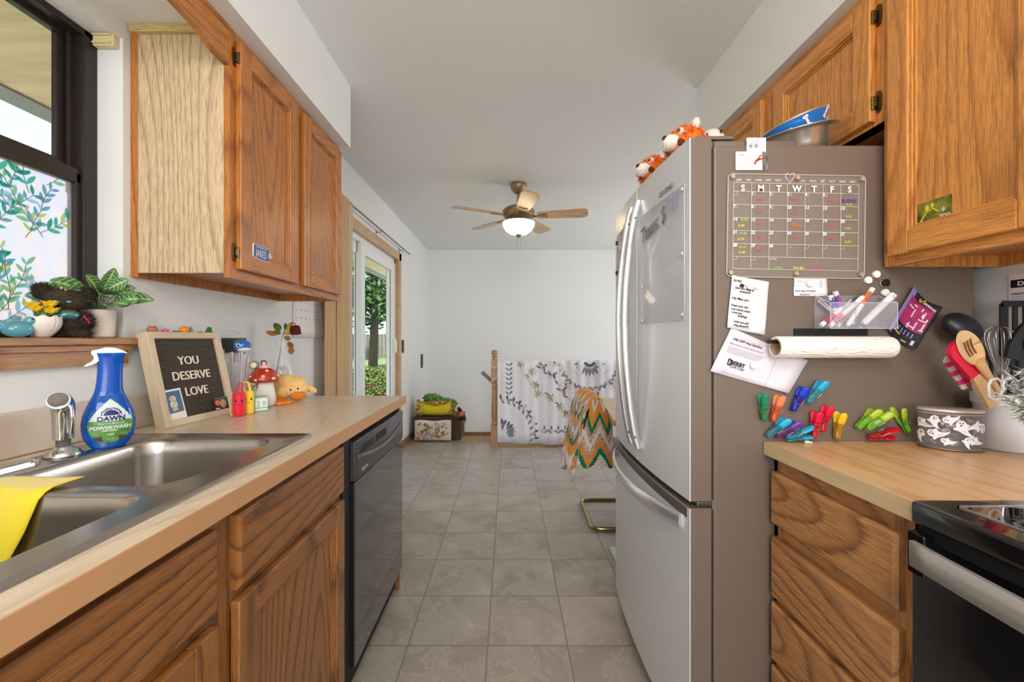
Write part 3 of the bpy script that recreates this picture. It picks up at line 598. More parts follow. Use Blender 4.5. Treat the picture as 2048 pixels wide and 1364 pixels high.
def vhandle(y, par):
    x = B(); n = 26; pts = []
    for i in range(n + 1):
        t = i / n; z = .805 + (1.662 - .805) * t; b = math.sin(math.pi * t) ** .75
        pts.append((fx(y) - .006 - .048 * b, y, z))
    x.tube(pts, [.013] * (n + 1), 12, flat=.62, up=(0, 1, 0)); x.obj('handle', fh, par)
    for z in (.845, 1.60): B().cyl((fx(y) - .022, y - .0135, z), (fx(y) - .022, y - .0115, z), .003, n=8).obj('set_screw', blackp, par)
vhandle(1.425, d1); vhandle(1.503, d2)
x = B(); n = 26; pts = []
for i in range(n + 1):
    t = i / n; y = 1.125 + (1.80 - 1.125) * t; pts.append((fx(y) - .004 - .045 * math.sin(math.pi * t) ** .7, y, .688 - .004 * math.sin(math.pi * t)))
vs = []
x.tube(pts, [.008] * (n + 1), 12, flat=2.6, up=(0, 0, 1)); x.obj('handle', fh, d3)
# shade above the freezer handle, coloured on a flat band
x = B(); x.grid(lambda u, v: (fx(1.10 + .73 * u) - .0006, 1.10 + .73 * u, .705 + .028 * v), 14, 1); x.obj('grip_shade', mat('recess_shade', (110, 104, 100), .35, .6), d3)
for z0 in (1.697,): B().box((.50, 1.095, 1.716), (.60, 1.17, 1.726), 0, .003).cyl((.562, 1.125, 1.70), (.562, 1.125, 1.728), .013, n=16).box((.53, 1.10, 1.69), (.66, 1.20, 1.714), 0, .004).obj('hinge_cover', fs, Fr)
B().box((.545, 1.092, 1.692), (.765, 1.275, 1.712), 0, .006).obj('top_cover', fs, Fr)
B().box((.500, 1.092, .738), (.55, 1.15, .750), 0, .002).cyl((.545, 1.099, .73), (.545, 1.099, .757), .009, n=12).obj('center_hinge', steel, Fr)
# dispenser on the far door
x = B(); x.box((fx(1.64) - .004, 1.56, 1.03), (.47, 1.73, 1.42), 0, .004); x.obj('dispenser_frame', mat('dispenser_silver', (190, 192, 194), .3, .6), d2)
B().box((fx(1.64) - .0062, 1.585, 1.045), (.465, 1.70, 1.27), 0, .002).obj('dispenser_recess', mat('dispenser_dark', (40, 38, 38), .3), d2)
B().text('SAMSUNG', .022, frame((fx(1.20) - .0012, 1.17, 1.615), (-.07, 1, 0), (0, 0, 1)), sx=.9).obj('logo', mat('logo_grey', (110, 112, 116), .4, .5), d1)

# ---------------------------------------------------------------- things stuck on the fridge side
def FT(px, py, deg=0, off=.0006):       # frame on the grey side: x right, y up, z towards the room
    p = P(px, py, FY - off); a = math.radians(deg)
    return frame(p, (math.cos(a), 0, math.sin(a)), (-math.sin(a), 0, math.cos(a)))
K = FY / FPX                           # metres per photo pixel on that plane
paper = mat('white_paper', (236, 232, 232), .7, bump=(30, .3)); ink = mat('black_ink', (28, 24, 26), .6); inkg = mat('grey_ink', (150, 145, 148), .7)
def sheet(x, px_pts, off, curl=.0, mi=0, n=8):
    """quad of photo pixels tl,tr,br,bl as a slightly curled sheet standing off the plane"""
    q = [P(a, b, FY - off) for a, b in px_pts]
    def f(u, v):
        p = (q[0] * (1 - u) + q[1] * u) * (1 - v) + (q[3] * (1 - u) + q[2] * u) * v
        return p + Vector((0, -curl * (abs(u - .45) ** 2 * 3 * (.4 + v)) - .0006 * math.sin(u * 9 + v * 7), 0))
    return x.grid(f, n, n, mi, thick=.0004)
acr = mat('clear_acrylic', (200, 190, 180), .05, alpha=.12, spec=.6)
acre = mat('acrylic_edge', (214, 206, 200), .15, alpha=.75)
wh = mat('white_print', (236, 228, 220), .6)
chk = mat('chalk_marker_white', (246, 246, 248), .6)
mk = {'p': mat('marker_pink', (216, 70, 120), .6), 'g': mat('marker_green', (176, 208, 60), .6), 'y': mat('marker_yellow', (238, 214, 90), .6), 'o': mat('marker_orange', (232, 112, 34), .6), 'v': mat('marker_purple', (104, 52, 140), .6), 'w': mat('marker_leaf', (110, 210, 80), .6)}
def calendar():
    tilt = -.9
    def Q(cx, cy, off=.0065): return P(1420 + cx / 5.247, 320 + cy / 5.247, FY - off)
    C_ = thing('acrylic_calendar', 'clear acrylic month calendar with handwritten dates on the fridge side', 'calendar', Q(900, 1240))
    T = FT(1456, 347.6, tilt, .0035); Wd, Ht = 274 * K, 205 * K
    B().prism([(a, b - Ht) for a, b in rrect(0, 0, Wd, Ht, .012)], -.0012, .0018, T).obj('board', acr, C_)
    x = B(); ps = [T @ Vector((a, b - Ht, .0008)) for a, b in rrect(0, 0, Wd, Ht, .012)]; x.tube(ps, .0013, 6, closed=True); x.obj('board_edge', acre, C_)
    x = B()
    def ln(a, b, w=.0008):
        p, q = Q(*a), Q(*b); d = (q - p).normalized(); nn = Vector((-d.z, 0, d.x)) * w / 2
        x.add([p - nn, q - nn, q + nn, p + nn], [(0, 1, 2, 3)])
    gx = [(250, 237), (437, 428), (627, 616), (813, 806), (1000, 992), (1187, 1180), (1374, 1367), (1562, 1552)]
    gy = [235, 328, 465, 603, 738, 875, 1010, 1138]
    def pt(i, j):
        t = (gy[j] - 235) / 903; X = gx[i][0] * (1 - t) + gx[i][1] * t; return (X, gy[j] + (X - 250) * .020)
    for j in range(8): ln(pt(0, j), pt(7, j))
    for i in range(8): ln(pt(i, 0), pt(i, 6 if 2 < i < 7 else 7))
    for i, j in ((0, 1), (3, 5), (4, 5), (5, 5), (6, 5), (0, 6), (1, 6), (1, 1), (2, 1), (3, 1), (4, 1), (5, 1), (0, 2), (1, 2), (2, 2), (3, 2), (4, 2), (5, 2), (6, 2)):
        a = pt(i, j); ln((a[0], a[1] + 34), (a[0] + 40, a[1] + 35), .0006); ln((a[0] + 40, a[1]), (a[0] + 40, a[1] + 35), .0006)
    def tx(s, cx, cy, h, al='LEFT', sx=1, bold=0, sh=0): p = Q(cx, cy); x.text(s, h, frame(p, (math.cos(math.radians(tilt)), 0, math.sin(math.radians(tilt))), (0, 0, 1)), 0, .0001, al, sx, bold, sh)
    for i, s in enumerate(('JAN', 'FEB', 'MAR', 'APR', 'MAY', None, 'JUL', 'AUG', 'SEP', 'OCT', 'NOV', 'DEC')):
        if s: tx(s, (305, 405, 510, 612, 715, 0, 978, 1080, 1182, 1283, 1393, 1500)[i], 217 + i * 2, .0078, 'CENTER')
    for i, s in enumerate('SMTWTFS'): tx(s, (345, 535, 722, 912, 1093, 1280, 1465)[i], 322 + i * 3, .0225, 'CENTER', 1, .0008)
    tx('NOTES', 622, 1046, .0062)
    x.obj('printed_grid', wh, C_)
    x = B(); days = {(1, 1): 1, (2, 1): 2, (3, 1): 3, (4, 1): 4, (5, 1): 5}
    d = 1
    for j in range(1, 6):
        for i in range(7):
            if j == 1 and i == 0: continue
            if j == 1 and i == 6: d = 7; continue
            if d > 30: break
            n = d; a = pt(i, j); tx(str(n), a[0] - 4, a[1] + 33, .0118, 'LEFT', .95, .0003, .15); d += 1
    hp = [(0, -70), (-44, -8), (-46, 20), (-22, 34), (0, 14), (28, 34), (52, 26), (44, -6)]
    pl = [Q(838 + a, 168 - b + 5) for a, b in hp]; x.tube(pl, .0007, 5, closed=True)
    x.obj('chalk_lettering', chk, C_)
    groups = {'p': [(525, 420, '4:30'), (882, 418, '2:30'), (1272, 436, '4:30'), (518, 550, '4:30'), (890, 560, '2:30'), (1278, 560, '2:30'), (522, 680, '4:30'), (1262, 695, '4:30'), (528, 824, '4:30'), (886, 826, '3:30'), (1272, 832, '4:30'), (516, 950, '4:30'), (1115, 1146, 'Kid Soap')],
              'g': [(350, 640, '10:30'), (338, 780, '10:30'), (333, 928, '10:30'), (1455, 480, '4:30'), (1452, 606, '4:30'), (1436, 732, '4:30'), (1440, 872, '4:30')],
              'w': [(717, 1142, 'Walts')], 'y': [(326, 700, '5:30'), (322, 840, '6:30'), (333, 982, '5:30'), (930, 1144, 'Kid Bar')],
              'o': [(872, 680, 'DJ'), (915, 704, 'Dinner')], 'v': [(1460, 372, '* * * *'), (1460, 446, 'B-DAY')]}
    for k_, v_ in groups.items():
        x = B()
        for cx, cy, s in v_: tx(s, cx, cy, .0140 if 'B-' in s else .0095, 'CENTER', 1, .0003 if k_ == 'v' else .0001, .2)
        x.obj('handwritten_lettering', mk[k_], C_, label={'p': 'pink', 'g': 'lime green', 'w': 'leaf green', 'y': 'yellow', 'o': 'orange', 'v': 'purple'}[k_] + ' handwriting')
    for cx, cy in ((232, 178), (910, 190), (1587, 203), (211, 1182), (897, 1192), (1575, 1202)):
        p = Q(cx, cy, .0045); B().cyl(p, p + Vector((0, -.006, 0)), .0056, n=20).obj('magnet_stud', mat('stud_tan', (196, 170, 140), .3, .3), C_)
calendar()
def magnet(px, py, label, m_=white, r=.0095, h=.006, off=.001, name='round_magnet'):
    p = P(px, py, FY - off)
    B().cyl(p, p + Vector((0, -h, 0)), r, n=24).lathe([(r * .80, h), (r * .86, h + .0005), (r * .94, h + .0005), (r, h)], 24, 0, frame(p, (1, 0, 0), (0, 0, 1))).obj(name, m_, label=label, cat='magnet', group='round magnets on the fridge side')
magnet(1750.5, 549, 'white round magnet below the lower right corner of the acrylic calendar, higher of two'); magnet(1734, 560.5, 'white round magnet nearest the lower right edge of the acrylic calendar')
magnet(1768, 585.5, 'white round magnet directly under the stacked black one')
magnet(1767, 567, 'white magnet stacked under a black round magnet', r=.0098)
magnet(1770, 566, 'black round magnet stacked on a white one above the marker box', mat('magnet_black', (20, 18, 18), .4), r=.0098, off=.0095)
# handwritten note
N_ = thing('handwritten_note', 'crumpled white note with black handwriting under the calendar corner', 'note', P(1490, 670, FY))
x = B(); sheet(x, ((1463.5, 550), (1537, 564), (1525.5, 670), (1452, 655)), .0035, .006); x.obj('paper', paper, N_)
x = B()
for s, px, py, h in (('Jared', 1467, 562, .0105), ('(and the dogs in', 1470, 576.5, .0082), ('sweaters)', 1479, 584, .0078), ('Hey Miss you.', 1463, 597, .0088), ('Hope you can', 1460.5, 611, .0088), ('come home soon.', 1457, 618, .0086), ('(inside the', 1460, 625, .0078), ('building)', 1475, 633, .0078), ('(p.s. what are yall', 1455.5, 642, .0082), ('talking about??)', 1461, 650, .0082)):
    x.text(s, h, FT(px, py, -10, .0062), 0, .0001, sx=.95, bold=.0002, shear=.1)
x.prism([(0, 0), (.011, -.001), (.013, .006), (.002, .009)], 0, .0003, FT(1479, 573, -10, .0064)).obj('handwriting', ink, N_)
magnet(1499, 572, 'white round magnet holding the handwritten note, nearer the fridge door', off=.006); magnet(1513.5, 572, 'white round magnet holding the handwritten note, nearer its torn edge', off=.006)
# appointment slip
N_ = thing('appointment_card', 'small white appointment card with blue pen writing above the marker box', 'card', P(1620, 592, FY))
x = B(); sheet(x, ((1588, 555), (1653.5, 556.5), (1654, 592.5), (1587, 592)), .002, .001); x.obj('paper', paper, N_)
x = B(); x.text('Jared Aug 27 8:10am', .0068, FT(1590, 583, -1, .0045), sx=.95, shear=.4).text('SEE YOU SOON', .0035, FT(1601, 590, -1, .0045))
for y, w_ in ((561, 20), (564, 18), (571, 14), (587, 60)): x.box((0, 0, 0), (w_ * K, .0005, .0002), 0, 0, FT(1591, y, -1, .0045))
for i in range(2): x.box((0, -.022, 0), (.0006, 0, .0002), 0, 0, FT(1640 + i * 4, 559, 0, .0045))
x.obj('print', mat('pen_blue_grey', (84, 84, 112), .6), N_)
magnet(1619, 566.5, 'white round magnet holding the appointment card', off=.005)
# coupon
N_ = thing('service_coupon', 'creased white service coupon hanging left of the paper towels', 'coupon', P(1515, 765, FY))
x = B(); sheet(x, ((1462, 655), (1614.5, 721), (1573, 786), (1418.5, 742)), .003, .006); x.obj('paper', mat('coupon_paper', (226, 220, 228), .7, bump=(18, .3)), N_)
x = B(); a = -17.5
def ct(s, cx, cy, h, **k): x.text(s, h, FT(1415 + cx / 5.454, 540 + cy / 5.454, a, .0065), 0, .0001, **k)
ct('10% OFF Any Service', 272, 758, .0083, bold=.0002, sx=1.12); ct('Please present coupon during check-in', 245, 800, .0052, sx=1.12); ct('DERBY', 240, 1022, .0150, bold=.0006, sx=.9); ct('D', 208, 1030, .024, bold=.0008, sx=.8); ct('Quik Lube', 240, 1056, .0108, shear=.2, sx=.85)
for i in range(5): x.box((0, 0, 0), ((420 - i * 20) / 5.454 * K, .0007, .0001), 1, 0, FT(1415 + (230 - i * 4) / 5.454, 540 + (832 + i * 15) / 5.454, a, .0065))
for cx, cy, w_, h_ in ((285, 720, 480, 0), (118, 1090, 480, 0), (285, 720, 0, 390), (765, 940, 0, 390)):
    x.box((0, 0, 0), (max(w_ / 5.454 * K, .0004), -max(h_ / 5.454 * K, .0004), .0001), 1, 0, FT(1415 + cx / 5.454, 540 + cy / 5.454, a if w_ else a - 6, .0065))
for i in range(3): x.box((0, 0, 0), (90 / 5.454 * K, .0005, .0001), 1, 0, FT(1415 + (130 - i * 4) / 5.454, 540 + (1072 + i * 16) / 5.454, a, .0065))
x.obj('print', [mat('coupon_ink', (58, 50, 48), .6), inkg], N_)
magnet(1506, 730, 'white round magnet holding the service coupon', off=.006)
# two cards at the top edge
N_ = thing('punch_card', 'small white card with three round stamps at the top edge of the fridge', 'card', P(1512, 303, FY))
B().box((0, 0, 0), (38.5 * K, 28 * K, .0005), 0, 0, FT(1493, 303.5, 0, .002)).obj('paper', paper, N_)
x = B()
for i, s in enumerate(('Buy a combo', 'Get the 4th at 1/2', 'Price & More')): x.text(s, .0036, FT(1511.5, 282.5 + i * 3, 0, .0032), 0, .0001, 'CENTER')
for i in range(3): c = FT(1501.5 + i * 11, 292, 0, .0032); x.lathe([(.0056 - (.001 if i < 2 else .0004), 0), (.0056, 0)], 20, 0, c); x.lathe([(0 if i < 2 else .0045, 0), (.0038 if i < 2 else .0047, 0)], 8, 0, c)
x.obj('print', inkg, N_)
N_ = thing('business_card', 'white note card under a red lobster magnet at the fridge top', 'card', P(1497, 340, FY))
B().box((0, 0, 0), (53 * K, 37 * K, .0005), 0, 0, FT(1471, 340.3, 0, .0028)).obj('paper', paper, N_)
x = B(); x.text('TEAM', .0075, FT(1475, 312, 0, .004), bold=-.0001)
for i in range(4): x.box((0, 0, 0), (35 * K, .0006, .0002), 0, 0, FT(1475, 318 + i * 5, 0, .004))
x.obj('print', mat('faint_pink_ink', (190, 160, 164), .7), N_)
B().box((0, 0, 0), (12.5 * K, 37 * K, .0005), 0, 0, FT(1523.5, 340.5, 0, .0015)).obj('photo_strip', mat('photo_strip_dark', (70, 62, 60), .35, var=(120, (150, 145, 140), (3, 1, .4))), label='dark narrow photo strip beside the white note card', cat='photo')
M_ = thing('lobster_magnet', 'small red lobster magnet on the white note card', 'magnet', P(1516, 322, FY))
red = mat('lobster_red', (176, 34, 30), .3, coat=.5); T = FT(1516, 319, 35, .006)
x = B(); x.ball((0, 0, 0), (.0075, .0035, .003), 0, 12, 8, T).tube([T @ Vector((-.006, 0, 0)), T @ Vector((-.011, -.003, 0)), T @ Vector((-.012, -.006, 0))], .0022, 8).obj('body', red, M_)
for sg in (1, -1): B().tube([T @ Vector((.005, .001 * sg, 0)), T @ Vector((.009, .005 * sg, 0)), T @ Vector((.013, .004 * sg, 0))], [.001, .0014, .0022], 8).obj('claw', red, M_)
# crossword lottery ticket
N_ = thing('scratch_ticket', 'purple and black crossword scratch ticket tilted beside the marker box', 'ticket', P(1810, 697, FY))
def KQ(cx, cy, off=.003): return P(1610 + cx / 7.585, 550 + cy / 7.585, FY - off)
x = B(); q = [KQ(1600, 168), KQ(2018, 490), KQ(1610, 1125), KQ(1205, 820)]
def tf(off, bow):
    def f(u, v):
        p = (q[0] * (1 - u) + q[1] * u) * (1 - v) + (q[3] * (1 - u) + q[2] * u) * v; n_ = ((q[1] - q[0]).normalized() * .5 + Vector((0, 0, -.3)))
        return p + Vector((0, -off - .012 * (2 * u - 1) ** 2 * 1.0, -.006 * (1 - (2 * u - 1) ** 2) * 1.0))
    return f
tk = [mat('ticket_black', (34, 28, 44), .35), mat('ticket_magenta', (150, 44, 108), .35, var=(60, (182, 50, 92))), mat('ticket_lilac', (140, 128, 190), .35), mat('ticket_pale', (226, 214, 214), .5), mat('ticket_gold', (206, 190, 70), .4)]
nu, nv = 26, 40
rr = random.Random(3); gm = {}
for _ in range(14):
    a, b, hz_ = rr.randint(4, 22), rr.randint(7, 24), rr.random() < .5
    for k_ in range(rr.randint(3, 7)): gm[(a + (k_ if hz_ else 0), b + (0 if hz_ else k_))] = 3
def mf(i, j):
    if j < 5: return 2 if i < 5 else (4 if 9 < i < 15 and 1 < j < 4 else 0)
    if 5 <= j < 27 and 3 <= i < 24: return gm.get((i, j), 1)
    if i < 3: return 2
    if 28 < j < 33 and i % 3 == 1 and 5 < i < 20: return 2
    if (33 < j < 35 and 4 < i < 11) or (36 < j < 38 and 13 < i < 18): return 4
    if 33 < j < 38 and 20 < i < 23: return 3
    return 0
x.grid(tf(0, 0), nu, nv, thick=.0004, mf=mf); x.text('CROSSWORD', .0085, frame(KQ(1800, 440, .015), (.79, -.02, -.62), (.62, 0, .79)), 3, .0001, sx=.7, bold=.0003)
x.obj('ticket', tk, N_)
M_ = B().ball(KQ(1780, 405, .012), (.009, .003, .004), 0, 14, 8).ball(KQ(1815, 400, .013), (.004, .004, .004)).obj('turtle_magnet', mat('gold_metal', (200, 164, 60), .25, .9), label='tiny gold charm magnet pinning the crossword ticket', cat='magnet')

# marker box with markers
Bx = thing('marker_box', 'clear plastic marker box stuck above the paper towels', 'box', P(1710, 656, 1.05))
bx0, bx1, by0, by1, bz0 = .806, .974, 1.030, 1.0855, 1.2105
pl = mat('frosted_clear_plastic', (226, 222, 236), .25, alpha=.13, spec=.5)
x = B(); t = .002
x.box((bx0, by0, bz0), (bx1, by1, bz0 + t)).box((bx0, by0, bz0), (bx1, by0 + t, 1.275)).box((bx0, by1 - t, bz0), (bx1, by1, 1.298))
for xx in (bx0, bx1 - t): x.add([(xx, by0, bz0), (xx + t, by0, bz0), (xx + t, by1, bz0), (xx, by1, bz0), (xx, by0, 1.275), (xx + t, by0, 1.275), (xx + t, by1, 1.298), (xx, by1, 1.298)], [(0, 3, 2, 1), (4, 5, 6, 7), (0, 1, 5, 4), (1, 2, 6, 5), (2, 3, 7, 6), (3, 0, 4, 7)])
x.obj('tray', pl, Bx)
x = B()
for xx in (bx0, bx1): x.tube([(xx, by0, bz0), (xx, by0, 1.275), (xx, by1, 1.298)], .0011, 6)
x.tube([(bx0, by0, 1.275), (bx1, by0, 1.275)], .0011, 6).tube([(bx0, by0, bz0), (bx1, by0, bz0)], .0011, 6); x.obj('tray_edge', mat('plastic_edge', (222, 216, 230), .2, alpha=.6), Bx)
B().box((.872, by0 + t, bz0 + t), (.8735, by1 - t, 1.28)).obj('divider', pl, Bx)
mw = mat('marker_white', (236, 232, 232), .35); mlab = mat('marker_label_grey', (96, 90, 98), .5)
def marker(a, b, capc, label, cap=.30, r=.0062, end=True, Ya=1.045, Yb=1.06, flip=False):
    """a: upper end, b: lower end in photo pixels; the coloured cap sits at a (or b when flip)"""
    p, q = P(a[0], a[1], Ya), P(b[0], b[1], Yb)
    if flip: p, q = q, p
    d = (q - p); L_ = d.length; d.normalize()
    M_ = thing('dry_erase_marker', label, 'marker', min(p, q, key=lambda v: v.z), 'markers in the clear box')
    m_ = mat('cap_%d_%d_%d' % capc, capc, .3)
    B().cyl(p + d * (L_ * cap), q - d * .006, r * .92, n=14).cyl(q - d * .006, q, r * .92, r * .6, n=14).obj('barrel', mw, M_)
    B().cyl(p + d * .012, p + d * (L_ * cap + .004), r, n=14).obj('cap', m_, M_)
    if end: B().cyl(p, p + d * .013, r * 1.02, n=6).obj('cap_end', mw, M_)
    s_ = p + d * (L_ * cap * .3); o = d.cross(Vector((0, 1, 0))).normalized()
    B().box((-.0035, -.012, 0), (.0035, .012, .0006), 0, 0, frame(p + d * (L_ * cap * .6) + Vector((0, -r * .95, 0)), o, d)).obj('label_patch', mlab, M_)
C3 = lambda cx, cy: (1610 + cx / 7.585, 550 + cy / 7.585)
marker(C3(225, 385), C3(520, 640), (228, 226, 228), 'all white marker leaning low in the box behind the blue one', Ya=1.07, Yb=1.068)
marker(C3(385, 310), C3(500, 700), (34, 78, 196), 'blue capped marker standing at the left of the box', .42, Ya=1.055)
marker(C3(460, 250), C3(600, 700), (160, 66, 190), 'purple capped marker standing beside the blue one', .45, Ya=1.068, Yb=1.075)
marker(C3(240, 765), C3(560, 500), (222, 44, 84), 'red capped marker lying cap down in the box', .55, Ya=1.043, Yb=1.05)
marker(C3(735, 365), C3(500, 600), (214, 60, 80), 'white marker with short red end tucked behind the pink one', .12, end=False, Ya=1.075, Yb=1.075)
marker(C3(375, 775), C3(885, 325), (238, 130, 180), 'long pink capped marker crossing the box', .34, Ya=1.038, Yb=1.046)
marker(C3(1025, 205), C3(640, 770), (244, 122, 52), 'orange capped marker rising highest from the box', .40, Ya=1.046, Yb=1.04)
marker(C3(480, 785), C3(720, 520), (222, 192, 110), 'yellow capped marker low in the box', .6, Ya=1.06, Yb=1.07)
marker(C3(870, 770), C3(640, 700), (70, 80, 110), 'navy capped marker lying at the bottom of the box', .5, Ya=1.066, Yb=1.07)
marker(C3(1390, 250), C3(880, 740), (240, 238, 236), 'thick white and grey pen leaning at the right of the box', .16, r=.0092, end=False, Ya=1.046, Yb=1.05)

# paper towel holder and roll
Hh = thing('paper_towel_holder', 'black magnetic paper towel bar under the marker box', 'paper towel holder', P(1660, 665, FY))
B().box((P(1587, 0, FY).x, FY - .004, P(0, 671, FY).z), (P(1733, 0, FY).x, FY - .0005, P(0, 657, FY).z)).obj('plate', blackp, Hh)
rc = Vector((0, 1.045, 1.163))
B().box((.684, 1.043, 1.175), (.735, 1.0865, 1.182), 0, .001).box((.655, 1.040, 1.172), (.985, 1.046, 1.182), 0, .001).obj('bar', blackp, Hh)
Rl = thing('paper_towel_roll', 'white quilted paper towel roll on the black bar', 'paper towel', (.82, 1.045, 1.137))
tow = mat('quilted_paper', (244, 240, 232), .9, bump=(150, 3.0, (.35, 1, 1)))
T = frame((0, 1.045, 1.163), (0, 1, 0), (0, 0, 1))       # local z -> +X
T = frame((.676, 1.045, 1.163), (0, 1, 0), (0, 0, 1))
x = B(); L_ = .974 - .676
x.lathe([(.0205, .002), (.0245, 0), (.0265, .001), (.0275, .004), (.0275, L_ - .012), (.0262, L_ - .005), (.0235, L_), (.0205, L_ - .001)], 48, 0, T)
x.obj('sheets', tow, Rl)
B().lathe([(.0204, L_), (.0204, .001), (.0192, .001), (.0192, L_)], 40, 0, T).obj('cardboard_core', mat('cardboard', (172, 146, 116), .8), Rl)

# clothes-peg style magnet clips
def clip_proto(c1, c2, nm):
    cs = mat(nm + '_grip', c1, .3); cb = mat(nm + '_clear', c2, .18, trans=.35, ior=1.3, alpha=.92, coat=.3)
    R_ = thing('magnet_clip', 'clip', 'clip', (0, 0, 0), 'bag clips on the fridge side')
    def prong(nm_, lift, sg):
        o = None
        def pro(t):   # t 0 mouth .. 1 grip: half width
            return .0062 + .0036 * min(1, t * 1.3) if t < .97 else .008
        x = B(); k = 14; ln_ = .070
        def f(i0, i1, mi):
            vs = []; ids = list(range(i0, i1 + 1))
            for i in ids:
                t = i / k; y = t * ln_; z = lift * (abs(t - .30) / .70) * (1 if t > .3 else .25); hw = .0068 + .0030 * t
                if t > .85: hw = (.0068 + .0030 * t) * math.sqrt(max(.12, 1 - ((t - .85) / .15) ** 2 * .85))
                if t < .08: hw *= .8 + t * 2.5
                th = .0028 if t < .6 else .0034
                for j in range(8):
                    a = 2 * math.pi * j / 8 + math.pi / 8; vs.append((hw * math.cos(a) * 1.06, y, z * sg + (.0035 * sg) + th * math.sin(a)))
            n_ = len(ids); x.add(vs, [(i * 8 + j, i * 8 + (j + 1) % 8, (i + 1) * 8 + (j + 1) % 8, (i + 1) * 8 + j) for i in range(n_ - 1) for j in range(8)] + [list(range(7, -1, -1)), list(range((n_ - 1) * 8, n_ * 8))], mi, True)
        f(0, 8, 1); f(8, 14, 0)
        return x.obj(nm_, [cs, cb], R_, local=True)
    prong('prong', .014, 1); prong('prong', .010, -1)
    x = B(); wm = steel
    x.tube([(.0075, .040, .016), (.0085, .024, .008), (0, .0215, .006), (-.0085, .024, .008), (-.0075, .040, .016)], .0006, 5)
    x.tube([(.0085, .024, .008), (.0085, .022, -.004), (.0070, .038, -.012)], .0006, 5).tube([(-.0085, .024, .008), (-.0085, .022, -.004), (-.0070, .038, -.012)], .0006, 5)
    x.obj('spring', mat('spring_wire', (200, 192, 178), .2, .9), R_, local=True)
    return R_
CL = {'green': ((30, 132, 98), (24, 140, 84)), 'coral': ((240, 134, 94), (226, 92, 44)), 'blue': ((24, 60, 200), (20, 40, 170)), 'aqua': ((34, 164, 206), (30, 150, 176)), 'cyan': ((34, 168, 204), (26, 130, 150)),
      'purple': ((100, 54, 152), (110, 30, 120)), 'red': ((222, 22, 66), (208, 14, 40)), 'yellow': ((240, 196, 30), (196, 148, 24)), 'lime': ((164, 192, 42), (120, 196, 36)), 'crimson': ((206, 14, 34), (200, 12, 30))}
protos = {}
def clip(col, mouth, grip, label, roll=0, up=0, lift=.013, sc=1):
    if col not in protos: o = protos[col] = clip_proto(*CL[col], 'clip_' + col)
    else: o = copy_tree(protos[col])
    p = P(mouth[0], mouth[1], FY - lift); q = P(grip[0], grip[1], FY - lift - up); y = (q - p).normalized()
    z0 = Vector((0, -1, 0)); x_ = y.cross(z0).normalized()
    Mx = frame(p, x_, y); Mx = Mx @ Matrix.Rotation(math.radians(roll), 4, 'Y') @ Matrix.Scale(sc, 4)
    o.matrix_world = Mx; o['label'] = label; return o
G1 = lambda cx, cy: (1480 + cx / 8.525, 740 + cy / 8.525)
G2 = lambda cx, cy: (1680 + cx / 7.314, 780 + cy / 7.314)
clip('green', G1(410, 860), G1(385, 380), 'dark green clip hanging upright at the far end of the row, by the coupon', roll=-8)
clip('coral', G1(560, 870), G1(690, 400), 'coral orange clip hanging upright beside the dark green one', roll=-6)
clip('blue', G1(900, 700), G1(1110, 250), 'deep blue clip tilted above the other clips', roll=-8)
clip('aqua', G1(1150, 560), G1(1440, 170), 'aqua clip tilted to the upper right of the deep blue one', roll=-6, lift=.020)
clip('cyan', G1(460, 1140), G1(810, 820), 'sky blue clip resting its tip on the counter corner', roll=-6)
clip('purple', G1(620, 1150), G1(1000, 860), 'purple clip wedged between two sky blue clips', lift=.010)
clip('aqua', G1(800, 1175), G1(1250, 1060), 'teal and blue clip lying almost flat on the counter end', roll=-70, lift=.022)
clip('red', G1(1260, 1160), G1(1310, 680), 'red clip standing upright with a second red one behind', roll=-8, lift=.018)
clip('red', G1(1400, 1050), G1(1500, 570), 'red clip set higher, between another red one and the yellow one', roll=-8)
clip('yellow', G1(1650, 1170), G1(1710, 690), 'yellow clip standing upright right of the red pair', roll=-8)
clip('lime', G2(250, 560), G2(540, 280), 'lime green clip with its mouth lowest and closest to the yellow clip', roll=-8)
clip('lime', G2(390, 570), G2(730, 330), 'lime green clip lying middle of three lime ones', roll=-20, lift=.020)
clip('lime', G2(1000, 610), G2(840, 290), 'lime green clip leaning the opposite way near the ghost tin', roll=8)
clip('crimson', G2(430, 690), G2(860, 640), 'bright red clip lying flat on the butcher block', roll=-60, lift=.016)
p = P(1610, 880, 1.07); B().ball((p.x, 1.062, .9175), (.008, .005, .0035), 0, 12, 8, wob=.4).ball((p.x + .006, 1.058, .9172), (.005, .004, .003), 0, 10, 6, wob=.3).obj('crumb', mat('garlic_white', (226, 214, 190), .7), label='small pale crumb on the butcher block below the clips', cat='crumb')

# ---------------------------------------------------------------- front of the fridge
def FF(y, z, off=.001): return Vector((fx(y) - off, y, z))
N_ = thing('dry_erase_sheet', 'clear dry erase sheet with handwriting on the refrigerator door front', 'board', FF(1.25, 1.235))
x = B(); x.grid(lambda u, v: FF(1.105 + .30 * u, 1.235 + .365 * v, .004), 12, 1, thick=-.002); x.obj('sheet', mat('dry_erase_film', (222, 225, 228), .10, alpha=.20, coat=.5), N_)
x = B(); ps = [FF(1.105, 1.235, .0045), FF(1.105, 1.60, .0045)] + [FF(1.105 + .03 * i, 1.60, .0045) for i in range(1, 11)] + [FF(1.405, 1.235, .0045)] + [FF(1.405 - .03 * i, 1.235, .0045) for i in range(1, 10)]
x.tube(ps, .0012, 5, closed=True); x.obj('sheet_rim', mat('film_rim', (205, 207, 210), .2), N_)
